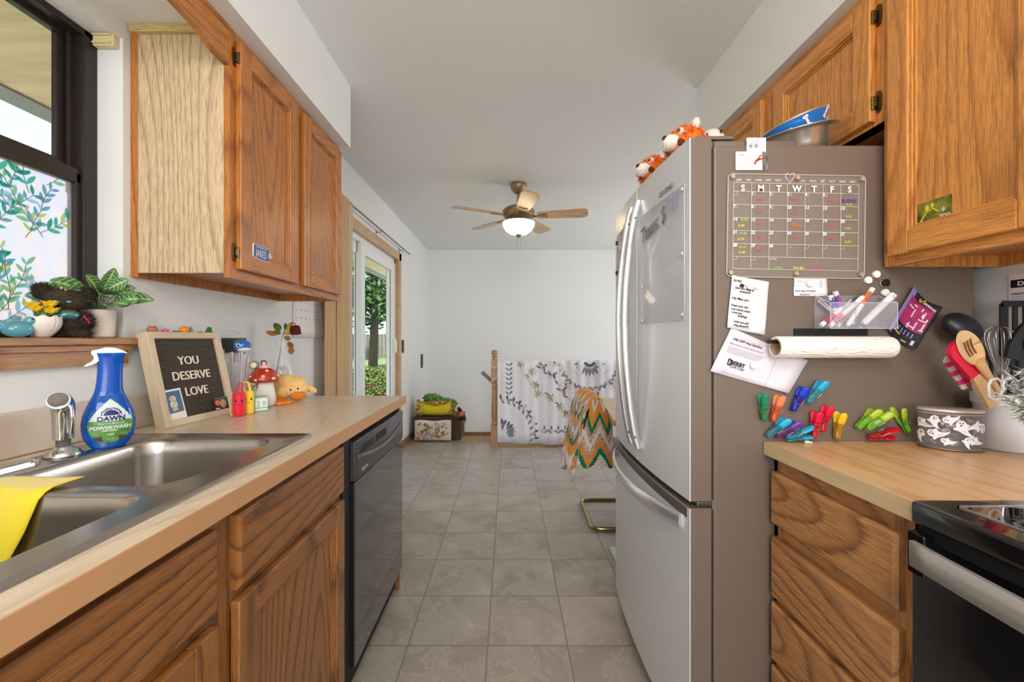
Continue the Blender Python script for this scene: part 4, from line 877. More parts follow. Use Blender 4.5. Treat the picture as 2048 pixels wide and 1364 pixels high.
# the door is seen from its room side: text runs from far (left) to near (right)
def DT(y, z, rot=0): return frame(FF(y, z, .0062), (.06, -math.cos(rot), math.sin(rot)), (0, math.sin(rot), math.cos(rot)))
B().text('Taxes: $', .070, DT(1.398, 1.505, .16), sx=.78, shear=.15, bold=.0006).obj('handwriting', mat('marker_grey', (112, 112, 112), .6), N_)
B().text('748', .075, DT(1.20, 1.54, .1), sx=.50, shear=.2).obj('handwriting', mat('marker_faint_violet', (172, 166, 200), .6), N_, label='faint violet numbers')
for y, z in ((1.115, 1.59), (1.115, 1.415), (1.115, 1.25), (1.395, 1.36), (1.395, 1.245)): B().cyl(FF(y, z, .004), FF(y, z, .009), .005, n=14).obj('magnet_stud', mat('stud_grey', (206, 206, 206), .3), N_)
pm = mat('photo_grey', (84, 80, 76), .3, var=(60, (222, 220, 216)))
for i, (y0, y1, z0, z1) in enumerate(((1.56, 1.79, 1.47, 1.63), (1.60, 1.80, 1.33, 1.46))):
    B().grid(lambda u, v: FF(y0 + (y1 - y0) * u, z0 + (z1 - z0) * v, .002), 4, 1, thick=-.0008).obj('photo_print', pm, label=('upper', 'lower')[i] + ' black and white photo held on the far refrigerator door', cat='photo', group='photos on the far refrigerator door')
for i, (y, z, s_) in enumerate(((1.79, 1.60, 'upper photo, far corner'), (1.62, 1.625, 'upper photo, near corner'), (1.79, 1.47, 'lower photo, top corner'))):
    B().cyl(FF(y, z, .0025), FF(y, z, .007), .010, n=14).obj('round_magnet', blackp, label='black magnet on the ' + s_, cat='magnet', group='black magnets on the far refrigerator door')

# ---------------------------------------------------------------- on top of the fridge
orf = mat('orange_fur', (226, 108, 26), .9, var=(40, (240, 140, 50))); whf = mat('cream_fur', (240, 232, 220), .9); brf = mat('brown_fur', (92, 48, 26), .9)
def panda(c, r, yaw, label, seed):
    Rn = random.Random(seed); A = thing('red_panda_plush', label, 'plush toy', (c[0], c[1], 1.717), 'red panda plush toys on the fridge')
    T = Matrix.Translation(c) @ Matrix.Rotation(yaw, 4, 'Z') @ Matrix.Rotation(math.radians(14), 4, 'Y') @ Matrix.Rotation(math.radians(-14), 4, 'X')       # local -X is the snout
    x = B(); x.ball((0, 0, 0), (r, r * 1.05, r * .88), 0, 28, 18, T, wob=.06).ball((r * 1.3, .01, r * .16), (r * 1.1, r * .9, r * .75), 0, 24, 14, T)
    x.fur((0, 0, 0), (r, r * 1.05, r * .88), 3000, r * .22, 0, T, .0011, Rn).fur((r * 1.3, .01, r * .16), (r * 1.1, r * .9, r * .75), 1400, r * .2, 0, T, .0011, Rn)
    x.obj('body', orf, A)
    B().ball((-r * .92, 0, -r * .30), (r * .52, r * .50, r * .36), 0, 20, 12, T).fur((-r * .92, 0, -r * .30), (r * .52, r * .50, r * .36), 700, r * .08, 0, T, .0008, Rn).obj('snout', whf, A)
    B().ball((-r * 1.40, 0, -r * .20), (r * .13, r * .17, r * .13), 0, 14, 10, T).obj('nose', mat('nose_brown', (50, 26, 20), .4), A)
    for sg in (-1, 1):
        B().ball((-r * .72, sg * r * .52, r * .12), (r * .24, r * .22, r * .22), 0, 16, 10, T).fur((-r * .72, sg * r * .52, r * .12), (r * .24, r * .22, r * .22), 260, r * .07, 0, T, .0008, Rn).obj('eye_patch', whf, A)
        e = B().ball((-r * .93, sg * r * .56, r * .10), (r * .09, r * .11, r * .11), 0, 12, 8, T).obj('eye', mat('eye_brown', (58, 28, 12), .1, coat=1), A)
        B().ball((-r * .55, sg * r * .42, -r * .45), (r * .34, r * .22, r * .2), 0, 14, 8, T).obj('cheek_stripe', brf, A)
        e = B().ball((-r * .10, sg * r * .85, r * .66), (r * .16, r * .34, r * .36), 0, 16, 10, T).fur((-r * .10, sg * r * .85, r * .66), (r * .16, r * .34, r * .36), 300, r * .12, 0, T, .0008, Rn).obj('ear', whf, A)
panda((.520, 1.215, 1.757), .052, .30, 'larger orange red panda plush peeking over the near fridge door', 1)
panda((.500, 1.415, 1.760), .050, .38, 'second orange red panda plush peeking further along the fridge top', 2)
Gh = thing('ghost_plush', 'white ghost shaped plush with three black dots on the fridge', 'plush toy', (.66, 1.34, 1.698))
x = B(); x.lathe([(.052, 0), (.056, .03), (.052, .08), (.046, .115), (.036, .143), (.022, .160), (0, .167)], 28, 0, Matrix.Translation((.66, 1.34, 1.698))); x.obj('body', mat('ghost_white', (238, 226, 214), .9, bump=(200, .5)), Gh)
for a, z, r in ((-2.35, 1.836, .0045), (-1.25, 1.842, .0045), (-1.85, 1.815, .0055)):
    rr_ = .039 if z > 1.83 else .046; B().ball((.66 + rr_ * math.cos(a), 1.34 + rr_ * math.sin(a), z), (.0035, .0035, r * 1.4), 0, 12, 8).obj('face_dot', blackp, Gh)
bs = mat('bowl_steel', (226, 218, 208), .25, .85)
def bowl(name, label, c, tx_, ty_, prof, mats):
    T = Matrix.Translation(c) @ Matrix.Rotation(tx_, 4, 'Y') @ Matrix.Rotation(ty_, 4, 'X')
    return T
T = bowl('b', '', (.8556, 1.213, 1.702), -.19, .16, 0, 0)
B().lathe([(0, .002), (.055, 0), (.062, .006), (.074, .045), (.083, .076), (.088, .082), (.098, .084), (.0985, .0865), (.088, .0862), (.080, .078), (.060, .010), (0, .006)], 48, 0, T).obj('steel_bowl', bs, label='stainless steel bowl on the fridge with a blue one inside', cat='bowl')
T = bowl('b', '', (.8566, 1.205, 1.745), -.34, .04, 0, 0)
Bb = thing('pet_bowl', 'blue pet bowl with white bones nested in the steel bowl', 'bowl', (.851, 1.2, 1.7336))
B().lathe([(0, .002), (.048, 0), (.052, .006), (.084, .070)], 48, 0, T).lathe([(.084, .070), (.088, .0725), (.086, .075), (.082, .072), (.050, .010), (0, .006)], 48, 1, T).obj('shell', [mat('bowl_blue', (22, 110, 190), .3, coat=.3), bs], Bb)
def bone(a, z, rot):
    r0 = .052 + (z - .006) / .064 * .032 + .0006; n_ = Vector((math.cos(a), math.sin(a), -.5)); t_ = Vector((-math.sin(a), math.cos(a), 0)); o = Vector((math.cos(a) * r0, math.sin(a) * r0, z))
    up_ = n_.cross(t_).normalized(); ax = t_ * math.cos(rot) + up_ * math.sin(rot)
    Tb = T @ frame(o, ax, n_.cross(ax)); x = B()
    x.prism(rrect(-.012, -.003, .012, .003, .001), -.0004, .0012, Tb)
    for u in (-.013, .013):
        for v in (-.0032, .0032): x.prism([(u + .0042 * math.cos(k_ * .7854), v + .0042 * math.sin(k_ * .7854)) for k_ in range(8)], -.0004, .0012, Tb)
    x.obj('bone_print', wh, Bb)
for a, z, r_ in ((-2.5, .04, .6), (-1.85, .052, 1.9), (-1.05, .06, 1.1), (-.3, .05, .3)): bone(a, z, r_)
x = B()
for i in range(3): x.box((.90 - i * .004, 1.20, 1.6985 + i * .004), (1.02 - i * .006, 1.38, 1.7015 + i * .004), i % 2)
x.obj('magazine_stack', [paper, mat('grey_print_page', (170, 166, 164), .6)], label='thin stack of printed papers lying on the fridge beside the bowls', cat='papers')
R_ = thing('zoo_card', 'small green and gold reptile card stuck on the upper cabinet door', 'card', (.979, .946, 1.448))
T = frame((.9786, .984, 1.449), (0, -1, 0), (0, 0, 1)); x = B(); x.box((0, 0, 0), (.076, .056, .0006), 0, 0, T)
x.obj('card', mat('card_gold_green', (150, 150, 60), .15, .3, var=(34, (58, 70, 26))), R_)
x = B(); x.tube([T @ Vector(v) for v in ((.008, .012, .001), (.020, .030, .001), (.036, .036, .001), (.048, .026, .001))], .0018, 6); x.ball((.022, .040, .001), (.005, .008, .0006), 0, 10, 6, T); x.ball((.034, .044, .001), (.004, .006, .0006), 0, 10, 6, T); x.obj('lizard_print', mat('card_yellow', (220, 200, 70), .4), R_)
B().text('ZOO', .013, T @ Matrix.Translation((.050, .008, .001)), 0, .0001, sx=.8, bold=.0003).text('*', .024, T @ Matrix.Translation((.054, .016, .001))).obj('lettering', wh, R_)
# ---------------------------------------------------------------- left counter: spray bottle
CT0 = .9148
def facing(o, k=0):                     # frame at o whose z looks back at the room's middle aisle where one stands
    o = Vector(o); v = Vector((o.x, o.y, 0)).normalized(); return frame(o, (v.y, -v.x, 0), (0, 0, 1))
def wtext(b, s, size, T, warp, mi=0, **k):
    b2 = B(); b2.text(s, size, Matrix.Identity(4), 0, **k); b.add([T @ warp(v) for v in b2.v], b2.f, mi); return b
def spray_bottle():
    o = Vector((-.985, 1.012, .9187)); R_ = thing('dish_spray_bottle', 'translucent blue dish spray bottle with white trigger on the sink deck', 'spray bottle', o)
    T = facing(o)                       # local x right, y up, z towards viewer
    hs = [0, .004, .025, .045, .062, .078, .093, .113, .128, .140]; ws = [.030, .034, .0455, .0488, .0492, .047, .043, .0355, .029, .0255]
    def a_(h):
        for i in range(len(hs) - 1):
            if h <= hs[i + 1]: t = (h - hs[i]) / (hs[i + 1] - hs[i]); t = max(0, t); return ws[i] * (1 - t) + ws[i + 1] * t
        return ws[-1]
    bl = mat('blue_liquid_plastic', (10, 92, 190), .06, trans=.25, ior=1.2, coat=.8); lw = mat('label_white', (214, 220, 210), .35); lg = mat('label_green', (104, 158, 80), .35, var=(60, (70, 128, 60)))
    lb = mat('label_blue', (24, 66, 150), .35); lbr = mat('cone_brown', (96, 62, 34), .6); cap = mat('blue_collar', (10, 84, 190), .18, trans=.15)
    x = B(); nu, nv = 120, 70
    def f(u, v): h = .140 * v; a = 2 * math.pi * u; w_ = a_(h); return (w_ * math.sin(a), h, w_ * .56 * math.cos(a))
    def inlab(X, h):
        c = (h - .058) / .044
        if h > .058: lim = .0405 * max(0, 1 - ((h - .058) / .062) ** 1.5)
        else: lim = .0405 * math.sqrt(max(0, 1 - ((.058 - h) / .044) ** 2))
        return abs(X - .003) < lim
    def mf(i, j):
        p = f((i + .5) / nu, (j + .5) / nv)
        if p[2] > 0 and inlab(p[0], p[1]):
            d = math.hypot(p[0] - .004, (p[1] - .079) * 1.0)
            if p[1] > .079 and d < .0195: return 3 if d > .0165 or d < .0145 else 1
            if p[1] < .030 and (abs(p[0] + .020) < .009 or abs(p[0] - .024) < .007): return 4
            return 1 if p[1] > .066 + .25 * abs(p[0] - .004) * .3 else 2
        return 0
    x.grid(f, nu, nv, mf=mf, T=T); x.add([T @ Vector((.034 * math.sin(t), 0, .019 * math.cos(t))) for t in (2 * math.pi * i / 24 for i in range(24))], [list(range(23, -1, -1))])
    def warp(v): h = v.y; w_ = a_(h); X = max(-w_ * .98, min(w_ * .98, v.x)); return Vector((v.x, v.y, w_ * .56 * math.sqrt(1 - (X / w_) ** 2) + .0006 + v.z))
    def lt(s, X, h, sz, mi, sx=1, bold=0):
        b2 = B(); b2.text(s, sz, Matrix.Translation((X, h, 0)) @ Matrix.Identity(4), 0, .0002, 'CENTER', sx, bold); x.add([T @ warp(v) for v in b2.v], b2.f, mi)
    lt('DAWN', .004, .0675, .0155, 3, 1, .0006); lt('PLATINUM PLUS', .004, .0585, .0062, 1, 1, .0001); lt('POWERWASH', .003, .0475, .0115, 1, 1, .0005); lt('DISH SPRAY', .002, .0420, .0052, 1, 1, .0003); lt('FRESH', .003, .033, .005, 1, 1, .0002); lt('16 FL OZ', .003, .022, .004, 1)
    x.obj('bottle_body', [bl, lw, lg, mat('label_navy', (30, 36, 110), .35), lbr], R_)
    x = B(); pr = [(.0255, .138), (.0245, .150), (.0235, .165), (.0228, .185), (.0235, .205), (.026, .222), (.029, .231)]
    x.grid(lambda u, v: (lambda k: ((pr[int(k)][0] * (1 - k % 1) + pr[min(6, int(k) + 1)][0] * (k % 1)) * math.sin(6.2832 * u) + .004 * v, pr[int(k)][1] * (1 - k % 1) + pr[min(6, int(k) + 1)][1] * (k % 1), (pr[int(k)][0] * (1 - k % 1) + pr[min(6, int(k) + 1)][0] * (k % 1)) * .62 * math.cos(6.2832 * u)))(v * 5.999), 36, 18, T=T)
    x.obj('collar', cap, R_)
    x = B(); pts = [(-.018, .240), (-.005, .245), (.012, .243), (.026, .236), (.0335, .230), (.028, .229), (0, .230), (-.014, .226), (-.0155, .215), (-.020, .209), (-.027, .204), (-.034, .201), (-.043, .199), (-.040, .204), (-.031, .210), (-.026, .217), (-.027, .224), (-.031, .230), (-.030, .237)]
    x.prism(pts, -.0085, .0085, T); o_ = x.obj('trigger', mat('trigger_white', (238, 238, 236), .3), R_)
    m = o_.modifiers.new('b', 'BEVEL'); m.width = .003; m.segments = 3; m.limit_method = 'ANGLE'
spray_bottle()

# letter board leaning on the wall
def letter_board():
    o = Vector((-1.026, 1.231, CT0)); R_ = thing('letter_board', 'wood framed black felt letter board leaning on the wall', 'letter board', o)
    u = Vector((.026, .272, 0)).normalized(); n0 = Vector((u.y, -u.x, 0)); lean = math.radians(13)
    up = (Vector((0, 0, 1)) * math.cos(lean) - n0 * math.sin(lean)).normalized(); T = frame(o, u, up); W_, Hh_, tk = .278, .300, .036
    fw = .022; fm_ = wood('ash_frame', (214, 194, 164), (196, 172, 140), 'z', seed=61, rings=6, pores=.15, rough=.5, coat=0)
    x = B(); x.box((0, 0, -tk), (fw, Hh_, 0), 0, .002, T).box((W_ - fw, 0, -tk), (W_, Hh_, 0), 0, .002, T).box((fw, 0, -tk), (W_ - fw, fw, 0), 0, .002, T).box((fw, Hh_ - fw, -tk), (W_ - fw, Hh_, 0), 0, .002, T)
    x.obj('frame', fm_, R_)
    x = B(); x.box((fw, fw, -tk + .004), (W_ - fw, Hh_ - fw, -.016), 0, 0, T); n = 44; hh = (Hh_ - 2 * fw) / n
    for i in range(n):
        y = fw + i * hh; x.add([(fw, y, -.016), (W_ - fw, y, -.016), (W_ - fw, y + hh * .25, -.0115), (fw, y + hh * .25, -.0115), (fw, y + hh * .72, -.0115), (W_ - fw, y + hh * .72, -.0115), (W_ - fw, y + hh, -.016), (fw, y + hh, -.016)], [(0, 1, 2, 3), (3, 2, 5, 4), (4, 5, 6, 7)], 1, False, T)
    x.obj('felt_panel', [mat('felt_groove', (26, 22, 20), .95), mat('felt_ridge', (88, 80, 72), .95)], R_)
    cream = mat('letter_cream', (240, 224, 206), .5)
    for s, cx, cy in (('YOU', .135, .192), ('DESERVE', .136, .142), ('LOVE', .142, .088)):
        B().text(s, .040, T @ Matrix.Translation((cx, cy, -.0095)), 0, .0014, 'CENTER', sx=.92, sp=1.02).obj('letter_row', cream, R_)
    Ph = thing('instant_photo', 'instant photo of a white dog on blue tucked in the letter board', 'photo', T @ Vector((.05, .02, -.006)))
    T2 = T @ Matrix.Translation((.0145, .016, -.0075)) @ Matrix.Rotation(math.radians(3), 4, 'Z')
    B().box((0, 0, 0), (.070, .098, .0008), 0, 0, T2).obj('border', paper, Ph)
    x = B(); x.box((.005, .024, .0008), (.065, .092, .0012), 0, 0, T2); d = []
    x.prism([(.035 + .011 * math.cos(t) * (1 + .08 * math.sin(5 * t)), .068 + .010 * math.sin(t)) for t in (i * .3142 for i in range(20))], .0012, .0015, T2, 1)
    x.prism([(.035 + .0125 * math.cos(t), .050 + .014 * math.sin(t)) for t in (i * .3142 for i in range(20))], .0012, .0015, T2, 1)
    for lx in (.027, .033, .040): x.prism([(lx, .030), (lx + .005, .030), (lx + .004, .045), (lx, .045)], .0012, .0015, T2, 1)
    for a, b in ((.031, .070), (.039, .070), (.035, .0665)): x.prism([(a + .0013 * math.cos(i * .785), b + .0013 * math.sin(i * .785)) for i in range(8)], .0015, .0017, T2, 2)
    x.obj('picture', [mat('photo_teal', (44, 92, 124), .4), mat('dog_cream', (228, 220, 204), .6, var=(90, (190, 180, 164))), blackp], Ph)
    T3 = T @ Matrix.Translation((.188, .018, -.006)) @ Matrix.Rotation(math.radians(-4), 4, 'Z')
    x = B(); x.prism(rrect(0, 0, .066, .050, .004), 0, .0008, T3)
    x.ball((.020, .030, .001), (.012, .010, .0006), 1, 14, 6, T3).ball((.044, .026, .001), (.014, .016, .0006), 2, 14, 6, T3).box((.008, .008, .0008), (.026, .012, .0013), 3, 0, T3)
    x.obj('food_photo', [mat('photo_dark_red', (58, 26, 24), .35), mat('photo_orange', (224, 120, 60), .4), mat('photo_tan', (186, 140, 104), .4), paper], label='dark red photo with orange shapes in the letter board lower corner', cat='photo')
    # small figures standing on the frame's top edge
    def top(s_, lab, nm, c, col, r, shape, cat='figurine'):
        p = T @ Vector((s_, Hh_, -tk * .5)); m_ = mat('figure_%d_%d_%d' % col, col, .45); x = B()
        if shape == 'bear': x.ball(p + Vector((0, 0, r * .85)), (r * 1.2, r * 1.3, r * .95)).ball(p + Vector((0, -r * .8, r * 1.6)), r * .35, 0, 10, 8).ball(p + Vector((0, r * .8, r * 1.6)), r * .35, 0, 10, 8).ball(p + Vector((r * .9, -r * .1, r * .7)), (r * .5, r * .5, r * .4), 0, 10, 8)
        elif shape == 'octopus':
            x.ball(p + Vector((0, 0, r * .8)), (r * 1.1, r * 1.2, r * .75))
            for k in range(6): a = k * 1.05; x.tube([p + Vector((math.cos(a) * r * .8, math.sin(a) * r * 1.1, r * .4)), p + Vector((math.cos(a) * r * 1.3, math.sin(a) * r * 2.0, r * .22)), p + Vector((math.cos(a) * r * 1.3, math.sin(a) * r * 2.5, r * .3))], r * .22, 6)
        elif shape == 'flat': x.ball(p + Vector((0, 0, r * .42)), (r * 1.1, r * 1.9, r * .42)).tube([p + Vector((0, r * 1.5, r * .4)), p + Vector((0, r * 2.8, r * .25))], [r * .3, r * .08], 6)
        elif shape == 'round': x.ball(p + Vector((0, 0, r * .9)), (r * 1.1, r * 1.25, r)).ball(p + Vector((r * .7, -r * .3, r * .7)), (r * .4, r * .4, r * .3), 0, 10, 8)
        elif shape == 'cat': x.ball(p + Vector((0, 0, r * .75)), (r * .8, r * .9, r * .8)).ball(p + Vector((0, 0, r * 1.7)), r * .62, 0, 12, 8).cyl(p + Vector((0, -r * .35, r * 2.1)), p + Vector((0, -r * .5, r * 2.7)), r * .22, .0002, 8).cyl(p + Vector((0, r * .35, r * 2.1)), p + Vector((0, r * .5, r * 2.7)), r * .22, .0002, 8)
        elif shape == 'frog': x.ball(p + Vector((0, 0, r * .7)), (r, r * 1.1, r * .7)).ball(p + Vector((0, r * .1, r * 1.5)), (r * .75, r * .95, r * .55), 0, 12, 8).ball(p + Vector((r * .1, -r * .45, r * 2.0)), r * .3, 0, 10, 8).ball(p + Vector((r * .1, r * .6, r * 2.0)), r * .3, 0, 10, 8)
        x.obj(nm, m_, label=lab, cat=cat, group='little rubber figures along the letter board top')
    top(.036, 'tan rubber bear figure at the corner of the letter board nearest the sink', 'bear_figure', 0, (178, 110, 80), .0115, 'bear')
    top(.080, 'hot pink rubber octopus figure beside the tan bear', 'octopus_figure', 0, (226, 74, 170), .0085, 'octopus')
    top(.118, 'low dark brown rubber figure behind the pink octopus', 'seal_figure', 0, (76, 58, 60), .0085, 'flat')
    top(.150, 'round orange rubber figure in the middle of the letter board top', 'chick_figure', 0, (232, 140, 34), .0125, 'round')
    top(.175, 'grey blue rubber cat figure next to the orange one', 'cat_figure', 0, (122, 146, 158), .0090, 'cat')
    top(.215, 'flat purple rubber figure near the green frog', 'lizard_figure', 0, (130, 44, 110), .0080, 'flat')
    top(.250, 'green rubber frog figure at the far corner of the letter board', 'frog_figure', 0, (34, 110, 56), .0105, 'frog')
letter_board()

# ketchup and mustard shaped plush pouches
def pouch(px, py, Y, col, col2, h, r, label, loopx):
    p = P(px, py, Y); p.z = CT0; T = facing(p); R_ = thing('condiment_pouch', label, 'pouch', p, 'condiment bottle pouches')
    m_ = mat('pouch_%d_%d_%d' % col, col, .55, sheen=.3)
    x = B(); pr = [(0, 0), (r * .82, 0), (r * .96, .004), (r, .012), (r * .97, h * .5), (r, h * .85), (r * .9, h * .97), (r * .6, h), (0, h)]
    x.lathe(pr, 28, 0, Matrix.Translation(p), sy=.9, sx=.9); x.obj('body', m_, R_)
    x = B(); x.tube([T @ Vector(v) for v in ((-.008 + loopx * .3, h - .002, 0), (-.004 + loopx, h + .022, 0), (.002 + loopx, h + .034, 0), (.010 + loopx * .9, h + .030, 0), (.009 + loopx * .2, h - .002, 0))], .0030, 8, flat=1.4); x.obj('loop', m_, R_)
    for sx_ in (-.0085, .0085):
        B().ball((sx_, h * .66, r * .84), (.0032, .0034, .0016), 0, 12, 8, T).obj('eye', blackp, R_)
    B().tube([T @ Vector((-.0045 + .009 * i / 6, h * .66 - .011 - .0028 * math.sin(math.pi * i / 6), r * .90)) for i in range(7)], .0007, 6).obj('mouth', mat('mouth_dark', (110, 20, 30), .6), R_)
    return T, R_
T, R_ = pouch(478, 832, 1.435, (222, 20, 44), 0, .083, .0225, 'red ketchup bottle shaped pouch with a smiling face in front of the letter board', 0)
B().tube([T @ Vector(v) for v in ((-.022, .040, .006), (-.026, .022, .008), (-.023, .008, .011), (-.018, .005, .014))], .0022, 8).obj('side_strap', mat('strap_yellow', (238, 170, 60), .5), R_)
pouch(497, 828, 1.478, (246, 206, 48), 0, .082, .0195, 'yellow mustard bottle shaped pouch beside the red one', -.012)

# perpetual calendar blocks
grn = mat('mint_green_paint', (150, 204, 150), .5); grn2 = mat('leaf_green_paint', (110, 180, 80), .5); tealp = mat('teal_print', (80, 160, 150), .5)
T = facing((-.925, 1.50, CT0)); T = Matrix.Translation((-.925, 1.50, CT0)) @ Matrix.Rotation(math.radians(52), 4, 'Z') @ Matrix.Rotation(math.pi / 2, 4, 'X')
# local x along block front, y up, z out of the front
bp_ = P(508, 823, 1.505); bp_.z = CT0; fxv = Vector((.72, .69, 0)); T = frame(bp_, fxv, (0, 0, 1))
R_ = thing('calendar_block', 'green and white desk calendar block reading 20', 'calendar block', bp_)
x = B(); x.box((0, 0, -.040), (.046, .054, 0), 0, .0015, T).box((-.0006, .001, -.039), (0, .053, -.001), 1, 0, T).box((.004, .006, 0), (.043, .049, .0008), 2, 0, T).obj('block', [grn, grn2, paper], R_)
B().text('2 0', .027, T @ Matrix.Translation((.0235, .020, .001)), 0, .0002, 'CENTER', sx=.85).box((.004, .0125, .0008), (.043, .0155, .0012), 0, 0, T).obj('number_print', tealp, R_)
for y, z in ((.036, -.016), (.018, -.020)): B().ball((-.0006, y, z), (.0006, .0025, .005), 0, 8, 6, T).obj('leaf_print', mat('print_dark_green', (40, 110, 60), .5), R_)
bp2 = P(497, 815, 1.59); bp2.z = CT0; T = frame(bp2, (.74, .67, 0), (0, 0, 1))
R_ = thing('flower_block', 'tall mint green block painted with two pink flowers behind the number block', 'decorative block', bp2)
B().box((0, 0, -.02), (.040, .098, 0), 0, .0015, T).obj('block', grn, R_)
for cx, cy in ((.012, .082), (.030, .086)):
    x = B()
    for k in range(7): a = k * .898; x.ball((cx + .0055 * math.cos(a), cy + .0055 * math.sin(a), .0004), (.0035, .0035, .0008), 0, 8, 5, T)
    x.ball((cx, cy, .001), (.003, .003, .0012), 1, 8, 5, T); x.obj('flower_print', [mat('flower_brown_pink', (150, 66, 74), .5), mat('flower_centre', (226, 190, 160), .5)], R_)
for k in range(5): B().ball((.006 + k * .007, .068 + .003 * (k % 2), .0004), (.0025, .0055, .0006), 0, 8, 5, T @ Matrix.Identity(4)).obj('leaf_print', mat('print_blue', (70, 150, 170), .5), R_)

# mushroom jar with small toppers
bp3 = P(528, 814, 1.645); bp3.z = CT0; R_ = thing('mushroom_jar', 'ceramic mushroom jar with red spotted lid on the counter', 'jar', bp3)
x = B(); pr = [(0, 0), (.034, 0), (.041, .010), (.043, .030), (.038, .060), (.033, .088), (.031, .098), (0, .098)]
x.grid(lambda u, v: (lambda k: ((pr[int(k)][0] * (1 - k % 1) + pr[min(7, int(k) + 1)][0] * (k % 1)) * (1 + .012 * math.cos(28 * 6.2832 * u)) * math.cos(6.2832 * u) + bp3.x, (pr[int(k)][0] * (1 - k % 1) + pr[min(7, int(k) + 1)][0] * (k % 1)) * (1 + .012 * math.cos(28 * 6.2832 * u)) * math.sin(6.2832 * u) + bp3.y, pr[int(k)][1] * (1 - k % 1) + pr[min(7, int(k) + 1)][1] * (k % 1) + CT0))(v * 6.999), 112, 14); x.obj('jar_body', mat('jar_cream', (232, 226, 214), .4), R_)
Tm = Matrix.Translation(bp3)
B().lathe([(0, .098), (.052, .098), (.055, .103), (.052, .118), (.042, .138), (.026, .151), (0, .156)], 36, 0, Tm).obj('lid', mat('mushroom_red', (176, 52, 28), .25, coat=.5), R_)
for a, z in ((-.4, .112), (-1.1, .122), (-1.6, .108), (-.75, .142), (-2.2, .120), (.3, .12)):
    r = .050 if z < .115 else (.047 if z < .125 else .034); B().ball((bp3.x + r * math.cos(a), bp3.y + r * math.sin(a), CT0 + z), (.007, .007, .006), 0, 12, 8).obj('lid_spot', mat('spot_cream', (236, 218, 190), .4), R_)
tp = bp3 + Vector((-.010, -.010, .150))
R2 = thing('striped_ball_charm', 'small cream and black striped ball charm on the mushroom lid', 'charm', tp)
B().ball(tp + Vector((-.018, -.006, .014)), .016, 0, 16, 12).obj('ball', mat('spot_cream'), R2)
for k in (-.5, 0, .5): B().tube([tp + Vector((-.018, -.006, .014)) + Vector((.0162 * math.cos(t) * math.cos(k), .0162 * math.sin(k) , .0162 * math.sin(t) * math.cos(k))) for t in (i * .5236 for i in range(12))], .0014, 5, closed=True).obj('stripe', blackp, R2)
R2 = thing('strawberry_charm', 'pink strawberry cow straw topper lying on the mushroom lid', 'charm', tp)
pk = mat('charm_pink', (238, 168, 176), .4); x = B(); T = facing(tp + Vector((.018, .004, .0)))
x.prism([(-.012, .010), (-.004, .018), (.006, .012), (.022, -.014), (.032, -.032), (.020, -.034), (-.006, -.010)], 0, .006, T); x.obj('body', pk, R2)
B().prism(rrect(-.016, .012, .006, .034, .009), -.001, .004, T).obj('hood', mat('charm_brown', (88, 52, 50), .5), R2); B().prism(rrect(-.010, .012, .002, .028, .006), .004, .007, T).obj('face', pk, R2)
for a, b in ((.006, 0), (.014, -.012), (.022, -.026)): B().ball((a, b, .006), (.0018, .0018, .0012), 0, 8, 6, T).obj('seed_dot', blackp, R2)

# straw cup, fish charm and wall plug behind it
cx_, cy_ = -1.085, 1.63; R_ = thing('straw_cup', 'clear ribbed plastic cup of straws behind the letter board', 'cup', (cx_, cy_, CT0))
clr = mat('clear_cup', (238, 236, 236), .12, alpha=.30)
x = B(); nn = 96
def rib(r, k): return r * (1 + .02 * math.cos(24 * 6.2832 * k / nn))
pf = [(.036, 0), (.038, .01), (.046, .13), (.050, .175), (.052, .178)]
x.grid(lambda u, v: (cx_ + rib(pf[round(v * 4)][0], u * nn) * math.cos(6.2832 * u), cy_ + rib(pf[round(v * 4)][0], u * nn) * math.sin(6.2832 * u), CT0 + pf[round(v * 4)][1]), nn, 4); x.add([(cx_ + .036 * math.cos(k * .2618), cy_ + .036 * math.sin(k * .2618), CT0 + .001) for k in range(24)], [list(range(24))]); x.obj('cup', clr, R_)
Rs = random.Random(5); stm = mat('straw_white', (226, 220, 220), .3, alpha=.75)
s0 = None
for k in range(26):
    a = Rs.uniform(0, 6.28); r = .044 * math.sqrt(Rs.random()); b = (cx_ + r * .6 * math.cos(a), cy_ + r * .6 * math.sin(a), CT0 + .003); h = Rs.uniform(.195, .235)
    B().tube([b, (cx_ + r * 1.05 * math.cos(a), cy_ + r * 1.05 * math.sin(a), CT0 + h)], .0031, 8, caps=False).obj('drinking_straw', stm, label='translucent plastic drinking straw standing in the ribbed cup', cat='straw', group='straws in the ribbed cup')
fc = P(485, 692, 1.62); R_ = thing('fish_charm', 'round blue fish ornament resting on top of the straws', 'ornament', fc - Vector((0, 0, .026)))
T = facing(fc)
B().ball((0, 0, 0), (.030, .024, .018), 0, 22, 14, T).obj('body', mat('fish_blue', (30, 92, 176), .2, var=(50, (60, 130, 206)), coat=.5), R_)
B().ball((.004, -.012, .002), (.025, .012, .0165), 0, 18, 10, T).obj('belly', mat('fish_white', (220, 224, 228), .3), R_)
B().ball((-.013, .002, .014), (.0085, .0085, .004), 0, 14, 8, T).obj('eye_white', white, R_); B().ball((-.014, .002, .0175), (.0045, .005, .002), 0, 12, 8, T).obj('pupil', blackp, R_)
B().tube([T @ Vector(v) for v in ((0, .024, 0), (-.004, .04, 0), (-.02, .055, 0), (-.045, .06, 0))], .0007, 5).obj('line', steel, R_)
q = P(441, 673, 1.69); B().box((-1.149, 1.64, 1.128), (-1.095, 1.715, 1.187), 0, .003).obj('plug_adapter', mat('adapter_charcoal', (58, 56, 54), .45), label='dark charcoal plug adapter on the wall above the cup of straws', cat='adapter')

